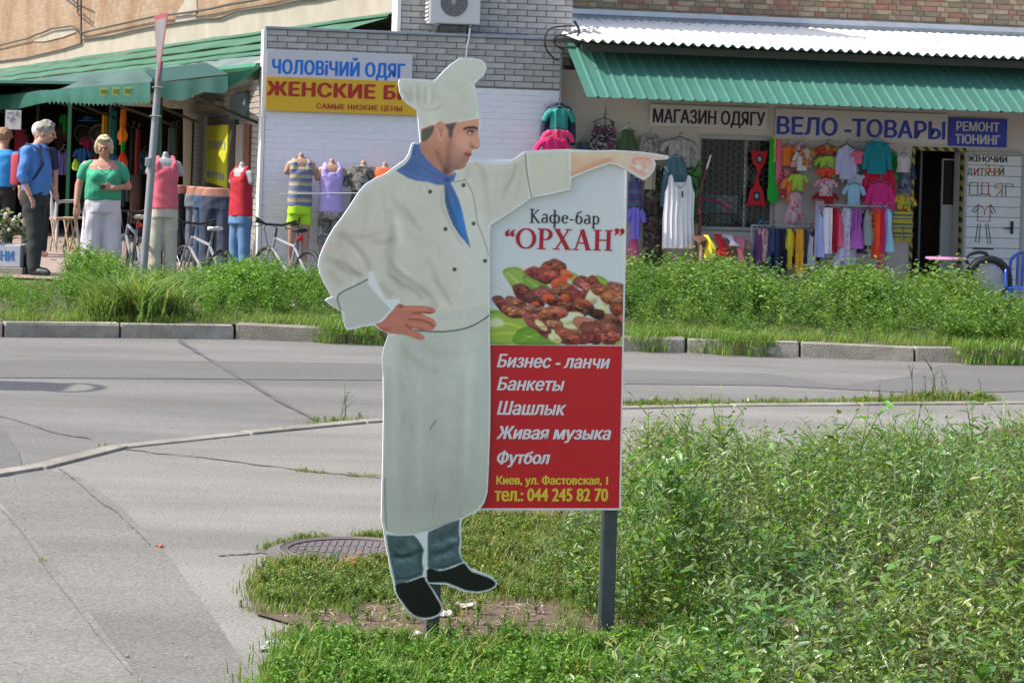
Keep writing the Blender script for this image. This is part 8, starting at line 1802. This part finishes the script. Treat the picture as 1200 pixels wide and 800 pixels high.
# goods hanging in the stall
gd = [('long', (14, 152, 30, 212), C('deepred', 120, 14, 26), 38, 'deep red garment hanging behind the man'), ('long', (22, 158, 34, 200), C('wine', 100, 20, 50), 37.5, 'wine red garment hanging behind the man shoulder'), ('tank', (66, 176, 80, 205), C('lilacd', 90, 80, 140), 37.5, 'lilac top hanging left of the green post'), ('tee', (60, 150, 78, 182), C('umber', 70, 48, 40), 39, 'umber shirt hanging in the dark stall'), ('tee', (86, 174, 106, 196), C('bluecot', 40, 96, 160), 38, 'blue shirt hanging between the post and the woman'), ('long', (126, 130, 137, 196), C('tealish', 30, 110, 120), 37, 'long teal garment hanging above the woman'), ('long', (139, 128, 148, 170), C('tangerine', 216, 120, 20), 36, 'upper tangerine garland of cloth hanging in the stall'), ('drop', (137, 148, 150, 166), C('tangerine', 216, 120, 20), 35.8, 'round tangerine bag hanging in the stall'), ('drop', (137, 178, 150, 200), C('vermilion', 214, 66, 36), 35.8, 'vermilion bag hanging right of the woman head'), ('long', (141, 165, 147, 182), C('leafgreen', 22, 150, 50), 35.9, 'green strip hanging between two orange bags'), ('tee', (128, 182, 140, 200), C('bluecot', 40, 96, 160), 36.5, 'small blue shirt hanging beside the woman head'), ('long', (150, 150, 158, 215), C('black', 22, 22, 26), 36.5, 'black garment hanging right of the orange bags'), ('long', (157, 152, 164, 205), C('brick', 130, 40, 34), 36.4, 'brick red narrow garment near the sign pole'), ('drop', (84, 186, 94, 200), C('lime', 150, 180, 60), 36, 'lime green ball shaped bag beside the green post'), ('tee', (94, 160, 110, 180), C('hotpink', 196, 36, 116), 38.5, 'hot pink child shirt in the stall'), ('long', (104, 170, 116, 240), C('steelblue', 70, 104, 116), 38.4, 'steel blue garment behind the woman'), ('long', (150, 205, 166, 262), C('umber', 70, 48, 40), 36, 'umber long garment right of the woman'), ('jacket', (88, 205, 104, 250), C('black', 22, 22, 26), 38, 'black jacket between the post and the woman'), ('long', (194, 150, 206, 215), C('slate', 62, 78, 90), 36.0, 'slate garment behind the coral mannequin'), ('tee', (38, 168, 62, 215), C('black', 22, 22, 26), 39, 'black shirt hanging behind the two men')]
gd += [('tee', (0, 150, 14, 176), C('salmon', 196, 110, 124), 39, 'salmon shirt hanging at the far left of the stall'), ('dress', (46, 150, 60, 190), C('navyj', 40, 52, 86), 38.8, 'navy dress hanging above the men in the stall'), ('tee', (70, 134, 82, 156), C('leafgreen', 22, 150, 50), 39, 'leaf green shirt high behind the green post'), ('tank', (107, 180, 120, 206), print_mat('stall_print_a', [(.4, .05, .06), (.5, .4, .3), (.1, .1, .2)], 18), 38.3, 'red and cream printed top left of the woman head'), ('dress', (86, 196, 100, 232), C('lilacd', 90, 80, 140), 38.1, 'lilac dress low behind the green post'), ('long', (118, 132, 126, 172), C('mustard', 206, 150, 40), 37.4, 'mustard scarf hanging above the woman'), ('jacket', (132, 200, 150, 242), C('slate', 62, 78, 90), 36.6, 'slate jacket right of the woman shoulder'), ('tee', (160, 178, 176, 204), print_mat('stall_print_b', [(.05, .2, .3), (.4, .4, .4), (.02, .05, .1)], 18), 36.7, 'blue and grey printed shirt beside the pole'), ('long', (176, 140, 184, 200), C('wine', 100, 20, 50), 36.3, 'wine red scarf right of the sign pole'), ('tee', (28, 196, 40, 224), C('yellow', 214, 190, 40), 38.6, 'yellow shirt low in the stall, mostly behind the man'), ('dress', (200, 148, 210, 210), C('umber', 70, 48, 40), 37.5, 'umber dress at the right end of the stall')]
for kd, r_, m_, Y_, lab in gd: garment(kd, r_, 0, m_, lab, Ya=Y_, group='goods hung in the market stall', hanger=kd not in ('drop',), d=.06)
for (px, py, rad_, lab) in ((97, 156, .13, 'black round wheel shaped fan, left of two in the stall'), (116, 157, .14, 'grey round wheel shaped fan, right of two in the stall')):
    v = at(px, py, 38); t = thing('round_fan', lab, 'fan', None, tuple(v), 'round fans hanging in the stall'); q = MB()
    for k in range(20): a_ = k*math.pi/10; q.tube([(0, 0, 0), (rad_*math.cos(a_), 0, rad_*math.sin(a_))], .006, 4)
    q.tube([(rad_*math.cos(a*math.pi/12), 0, rad_*math.sin(a*math.pi/12)) for a in range(24)], .018, 6, closed=True); q.build('blades', mat('fan_dark', (.02, .02, .02), .5) if px < 100 else mat('fan_grey', (.10, .10, .10), .5), t, True)
v = at(104, 142, 38); t = thing('flat_hat', 'blue flat brimmed hat above the round fans', 'hat', None, tuple(v)); q = MB(); q.lathe([(.001, 0), (.16, .0), (.17, .01), (.09, .02), (.08, .07), (.001, .08)], (0, 0, 0), n=20); q.build('brim', C('bluecot', 40, 96, 160), t, True)
v = at(15.5, 140, 36); t = thing('paper_notice', 'white paper notice with grey marks hanging under the stall canopy', 'notice', None, tuple(v)); q = MB(); q.box(-.12, .12, 0, .006, -.15, .14); q.build('sheet', mat('paper_white', (.5, .49, .52), .8), t); q = MB(); r = random.Random(2)
for k in range(14): x0, z0 = r.uniform(-.10, .04), r.uniform(-.06, .11); q.box(x0, x0+r.uniform(.02, .06), -.003-.0004*k, -.001, z0, z0+.02)
q.build('grey_marks', mat('paper_marks', (.22, .22, .24), .8), t)
plastic_chair(65, 260, 0, 'white plastic chair in the shade behind the man', mat('white_plastic', (.55, .56, .58), .4), 1.0, rot=2.6, Ya=33.5)
for (px, Y_, lab) in ((75, 32.5, 'small wooden folding stool beside the green post, left one'), (90, 32.8, 'small wooden folding stool right of the green post')):
    v = at(px, 250, Y_); t = thing('folding_stool', lab, 'stool', None, (v.x, Y_, zv(v.x, Y_)+.03), 'folding stools in the stall', rot=.5); M_wd = mat('pale_wood', (.40, .28, .18), .6, .15)
    q = MB(); q.bbox(-.15, .15, -.13, .13, .44, .465, .005); q.build('seat', M_wd, t)
    for s in (-1, 1):
        for d_ in (-1, 1): q = MB(); q.tube([(s*.14, d_*.12, .44), (s*.14, -d_*.14, 0)], .012, 5); q.build('leg', M_wd, t)
# flower box with blue letters
v0 = at(-2, 300, 26.9); zf = zv(v0.x, 26.9)
fb = thing('flower_box', 'pale planter box with blue letters full of flowers at the left edge', 'planter', None, (v0.x, 26.9, zf)); w2 = at(24, 300, 26.9).x-v0.x; bt_, bb_ = at(10, 287, 26.9).z-zf, at(10, 313, 26.9).z-zf
q = MB(); q.bbox(-1.6, w2, 0, .5, bb_, bt_, .01); q.build('box', mat('planter_white', (.50, .52, .58), .6), fb); q = MB(); q.bbox(-1.62, w2+.03, -.02, .52, 0, bb_-.003, .01); q.build('plinth', M_kerb, fb)
a_, b_ = at(1.0, 300, 26.9).x-v0.x, at(16, 300, 26.9).x-v0.x; text_mb('НИ', a_, b_, at(8, 305.5, 26.9).z-zf, at(8, 294, 26.9).z-zf, y=-.003, bold=.06).build('lettering', mat('planter_blue', (.03, .16, .42), .5), fb)
r = random.Random(6); T_pl = [weed_tpl(rv, .38, 30, .10, .06, 3, .4, (.14, .20, .08), (.4, .4, .25), .8, 1.3) for _ in range(4)]
ppp = [(v0.x+r.uniform(-1.4, w2-.05), 26.9+r.uniform(.05, .45), zf+bt_-.03, r.uniform(.5, 1.15), r.randrange(4), (1, 1, 1)) for _ in range(60)]
scatter('flower_foliage', T_pl, ppp, M_leaf2, parent=None); fo = bpy.data.objects['flower_foliage']; fo.parent = fb; fo.matrix_parent_inverse = Matrix.Translation(fb.location).inverted(); fo.name = 'foliage'
q = MB()
for _ in range(46): sph(q, (r.uniform(-1.4, w2-.02), r.uniform(-.02, .4), bt_+r.uniform(.05, .36)), r.uniform(.02, .035), n=6, m=4)
tag(q.build('blossom', mat('cream_blossom', (.62, .55, .45), .7, .2), fb, True), kind='stuff')

# ------------------------------------------------------------------ road sign on its pole
pv = at(168, 318, 25.5); zf = zv(pv.x, 25.5)
rs = thing('road_sign', 'triangular road sign seen edge on at the top of a leaning galvanised pole', 'road sign', None, (at(167, 330, 25.5).x, 25.5, zf)); RO = Vector((at(167, 330, 25.5).x, 25.5, zf))
p0, p1 = at(167, 330, 25.5)-RO, at(187.5, 72, 25.5)-RO; q = MB(); q.tube([(p0.x, 0, -.3), tuple(p0), tuple(p0.lerp(p1, .76)), tuple(p1)], [.045, .042, .040, .034], 12); q.build('pole', mat('galvanised_pole', (.30, .31, .33), .5, .25, scale=3, metal=.3, bump=.2, bscale=20), rs, True)
dirv = Vector((math.cos(math.radians(-72)), math.sin(math.radians(-72)), 0)); ct = (at(192.5, 17, 25.5)-RO); bt3 = at(188.5, 100, 25.5)-RO; hw = (at(203.5, 17, 25.5).x-at(181.5, 17, 25.5).x)/2/abs(dirv.x)*1.35
nrm = Vector((dirv.y, -dirv.x, 0)); 
def tri(s_, off, th_, name, m_, par):
    c_ = (ct*2+bt3)/3; P = [ct-dirv*hw, ct+dirv*hw, bt3]; P = [c_+(p-c_)*s_ for p in P]; q = MB(); V = [p+nrm*off for p in P]+[p+nrm*(off+th_) for p in P]; q.add([tuple(v) for v in V], [(0,1,2), (5,4,3), (0,3,4,1), (1,4,5,2), (2,5,3,0)]); return q.build(name, m_, par)
pl = tri(1.0, .03, .004, 'plate', mat('sign_red_border', (.36, .035, .06), .45), rs); tri(.80, .0345, .0012, 'white_face', mat('sign_white_face', (.20, .19, .20), .5), pl); tri(.80, .0285, .0012, 'grey_back', mat('sign_white_face', (.20, .19, .20), .5), pl)
for hh in (.70, .83): pq = p0.lerp(p1, hh+.05); q = MB(); q.tube([(pq.x-.05, -.05, pq.z), (pq.x+.05, -.05, pq.z+.005), (pq.x+.05, .05, pq.z), (pq.x-.05, .05, pq.z)], .010, 5, closed=True); q.build('clamp', M_steel, rs)
cm = at(172, 190, 25.5)-RO; q = MB(); q.bbox(cm.x-.012, cm.x+.05, -.055, .05, cm.z-.05, cm.z+.05, .015); q.build('junction', mat('galvanised_pole', (.3, .31, .33)), rs)

# ------------------------------------------------------------------ manhole, litter, stones
mc = gnd(414, 648.5, .012); R_m = .315
mh = thing('manhole_cover', 'round rusty iron manhole cover at the edge of the grass behind the chef', 'manhole cover', None, (mc.x, mc.y, .012)); q = MB(); M_iron = mat('rusty_iron', (.14, .115, .112), .7, scale=8, col2=(.19, .16, .155), bump=.4, metal=.2)
q.lathe([(.001, 0), (R_m, 0), (R_m, .018), (R_m*.97, .022), (R_m*.93, .012), (.001, .012)], (0, 0, 0), n=48); q.build('lid', M_iron, mh, True)
q = MB(); r = random.Random(1)
for k in range(-9, 10):
    x = k*.030
    for j in range(3):
        h = math.sqrt(max(0, (R_m*.82)**2-x*x)); 
        if h < .03: continue
        a, b_ = -h+2*h*j/3+.01, -h+2*h*(j+1)/3-.01; q.box(x-.008, x+.008, a, b_, .0121, .0155)
tag(q.build('rib', M_iron, mh), kind='stuff')
for rr0 in (.87,): q = MB(); q.tube([(R_m*rr0*math.cos(a*math.pi/24), R_m*rr0*math.sin(a*math.pi/24), .0145) for a in range(48)], .006, 5, closed=True); q.build('ring', M_iron, mh, True)
q = MB(); q.lathe([(R_m*1.02, -.02), (R_m*1.13, -.02), (R_m*1.13, .006), (R_m*1.02, .010)], (0, 0, 0), n=40); q.build('frame', M_iron, mh, True)
def crumple(px, py, wpx, hpx, label, m_, name='litter', cat='litter', z=.0, grp=None, seed=0, flat=False):
    c_ = gnd(px, py, z); s_ = wpx/FL*c_.y; r = random.Random(seed or int(px*7+py)); q = MB(); n = 7; V = []
    for i in range(n):
        for j in range(n): V.append(((i/(n-1)-.5)*s_*(1+r.uniform(-.15, .15)), (j/(n-1)-.5)*s_*r.uniform(.5, .9), .005+min(.03, abs(r.gauss(0, .007 if flat else .014))*s_/.1)+(0 if 0 < i < n-1 and 0 < j < n-1 else -.004)))
    F_ = [(i*n+j, (i+1)*n+j, (i+1)*n+j+1, i*n+j+1) for i in range(n-1) for j in range(n-1)]; q.add(V, F_); q.add([(x, y, z_-.0025) for x, y, z_ in V], [f[::-1] for f in F_])
    o = q.build(name, m_, None); o.location = (c_.x, c_.y, z+.004); tag(o, label, cat, grp); return o
M_pap = mat('white_litter', (.66, .63, .60), .8, .06); M_papg = mat('dirty_litter', (.45, .40, .35), .9, .2, scale=20)
crumple(486, 746, 17, 8, 'crumpled white paper on bare soil left of the left post foot', M_pap, 'paper_scrap', z=.012); crumple(519, 722, 20, 8, 'white paper scrap on soil right of the left shoe', M_pap, 'paper_scrap', z=.012); crumple(545, 712, 26, 5, 'long pale dry scrap lying beyond the left post', M_papg, 'paper_scrap', z=.012, flat=True); crumple(326, 756, 28, 8, 'crumpled grey plastic bag on the pavement edge', mat('grey_plastic_film', (.36, .345, .34), .5, .15), 'plastic_bag', z=.004, flat=True); crumple(316, 761, 24, 5, 'flat strip of grey plastic beside the crumpled bag', mat('grey_plastic_film', (.5, .48, .48)), 'plastic_scrap', z=.004, flat=True)
crumple(328, 391, 22, 6, 'white crumpled litter in the gutter left of the chef elbow', M_pap, 'paper_scrap', z=-.03); crumple(338, 360, 16, 5, 'white litter lying in the weeds beside the chef cuff', M_pap, 'paper_scrap', z=.15); crumple(1100, 417.5, 62, 10, 'long flattened whitish bag lying against the right kerb', mat('pale_dusty_bag', (.46, .44, .40), .8, .15), 'flattened_bag', z=-.03, flat=True); crumple(1163, 421, 18, 4, 'small white scrap at the far right end of the kerb', M_pap, 'paper_scrap', z=-.03); crumple(187, 641, 9, 3, 'small orange brown wrapper on the pavement', mat('orange_wrapper', (.50, .16, .06), .6), 'wrapper', z=.0, flat=True)
crumple(855, 344, 7, 5, 'tiny white scrap caught in the weeds below the cardboard box', M_pap, 'paper_scrap', z=.35)
r = random.Random(77); q = MB()
for _ in range(150):
    px, py = r.uniform(0, 460), r.uniform(430, 800)
    if px > 300 and py > 630: continue
    g = gnd(px, py, .008); s_ = r.uniform(.0025, .0055)*(1 if r.random() < .94 else 1.8); sph(q, (g.x, g.y, .009), s_, 1, r.uniform(.6, 1), .6, 5, 3)
for _ in range(130):
    px, py = r.uniform(330, 800), r.uniform(700, 760); g = gnd(px, py, .011); s_ = r.uniform(.005, .014); sph(q, (g.x, g.y, .012), s_, 1, r.uniform(.6, 1), .6, 5, 3)
tag(q.build('gravel', mat('pale_gravel', (.34, .31, .27), .9, .35, scale=30), None), kind='stuff')
q = MB()
for _ in range(150):
    px, py = r.uniform(345, 800), r.uniform(695, 762); g = gnd(px, py, .013); a = r.uniform(0, 3.14); l_ = r.uniform(.02, .09); q.tube([(g.x, g.y, .014), (g.x+math.cos(a)*l_*.5, g.y+math.sin(a)*l_*.5, .02+r.uniform(0, .012)), (g.x+math.cos(a+.4)*l_, g.y+math.sin(a+.4)*l_, .015)], .0022, 4)
tag(q.build('dry_straw', mat('dry_straw', (.30, .235, .15), .9, .2), None), kind='stuff')
q = MB()
for _ in range(60):
    px, py = r.uniform(400, 448), r.uniform(654, 668); g = gnd(px, py, .02); sph(q, (g.x, g.y, .022+r.uniform(0, .02)), r.uniform(.010, .022), 1, .6, .35, 6, 4)
tag(q.build('dead_leaves', mat('dead_leaf', (.26, .13, .06), .9, .3, scale=30), None), kind='stuff')

# ------------------------------------------------------------------ unseen caster added left of the view to throw the shadow on the road
g = gnd(52, 453, -.03); hL = 4.4; dL = hL/math.tan(SUN_EL); lx, ly = g.x+math.cos(SUN_AZ)*dL, g.y+math.sin(SUN_AZ)*dL
sl = thing('shadow_caster', 'added shadow caster outside the left edge whose flat plate shades a patch of road', 'shadow caster', None, (lx, ly, -.03), rot=0)
q = MB(); q.lathe([(.10, 0), (.10, .4), (.06, .5), (.045, hL-.1)], (-1.7, 0, 0), n=12); q.tube([(-1.7, 0, hL-.15), (-1.3, 0, hL+.1), (-.35, 0, hL)], .035, 8); q.build('pole', M_steel, sl, True)
q = MB(); q.slab([(-.75, -.28), (-.1, -.30), (.12, -.22), (.12, .22), (-.1, .30), (-.75, .28)], hL-.05, hL+.06); q.build('caster_plate', M_steel, sl); q = MB(); q.tube([(.18+.20*math.cos(a*math.pi/12), .28*math.sin(a*math.pi/12), hL) for a in range(24)], .035, 6, closed=True); q.build('hoop', M_steel, sl)
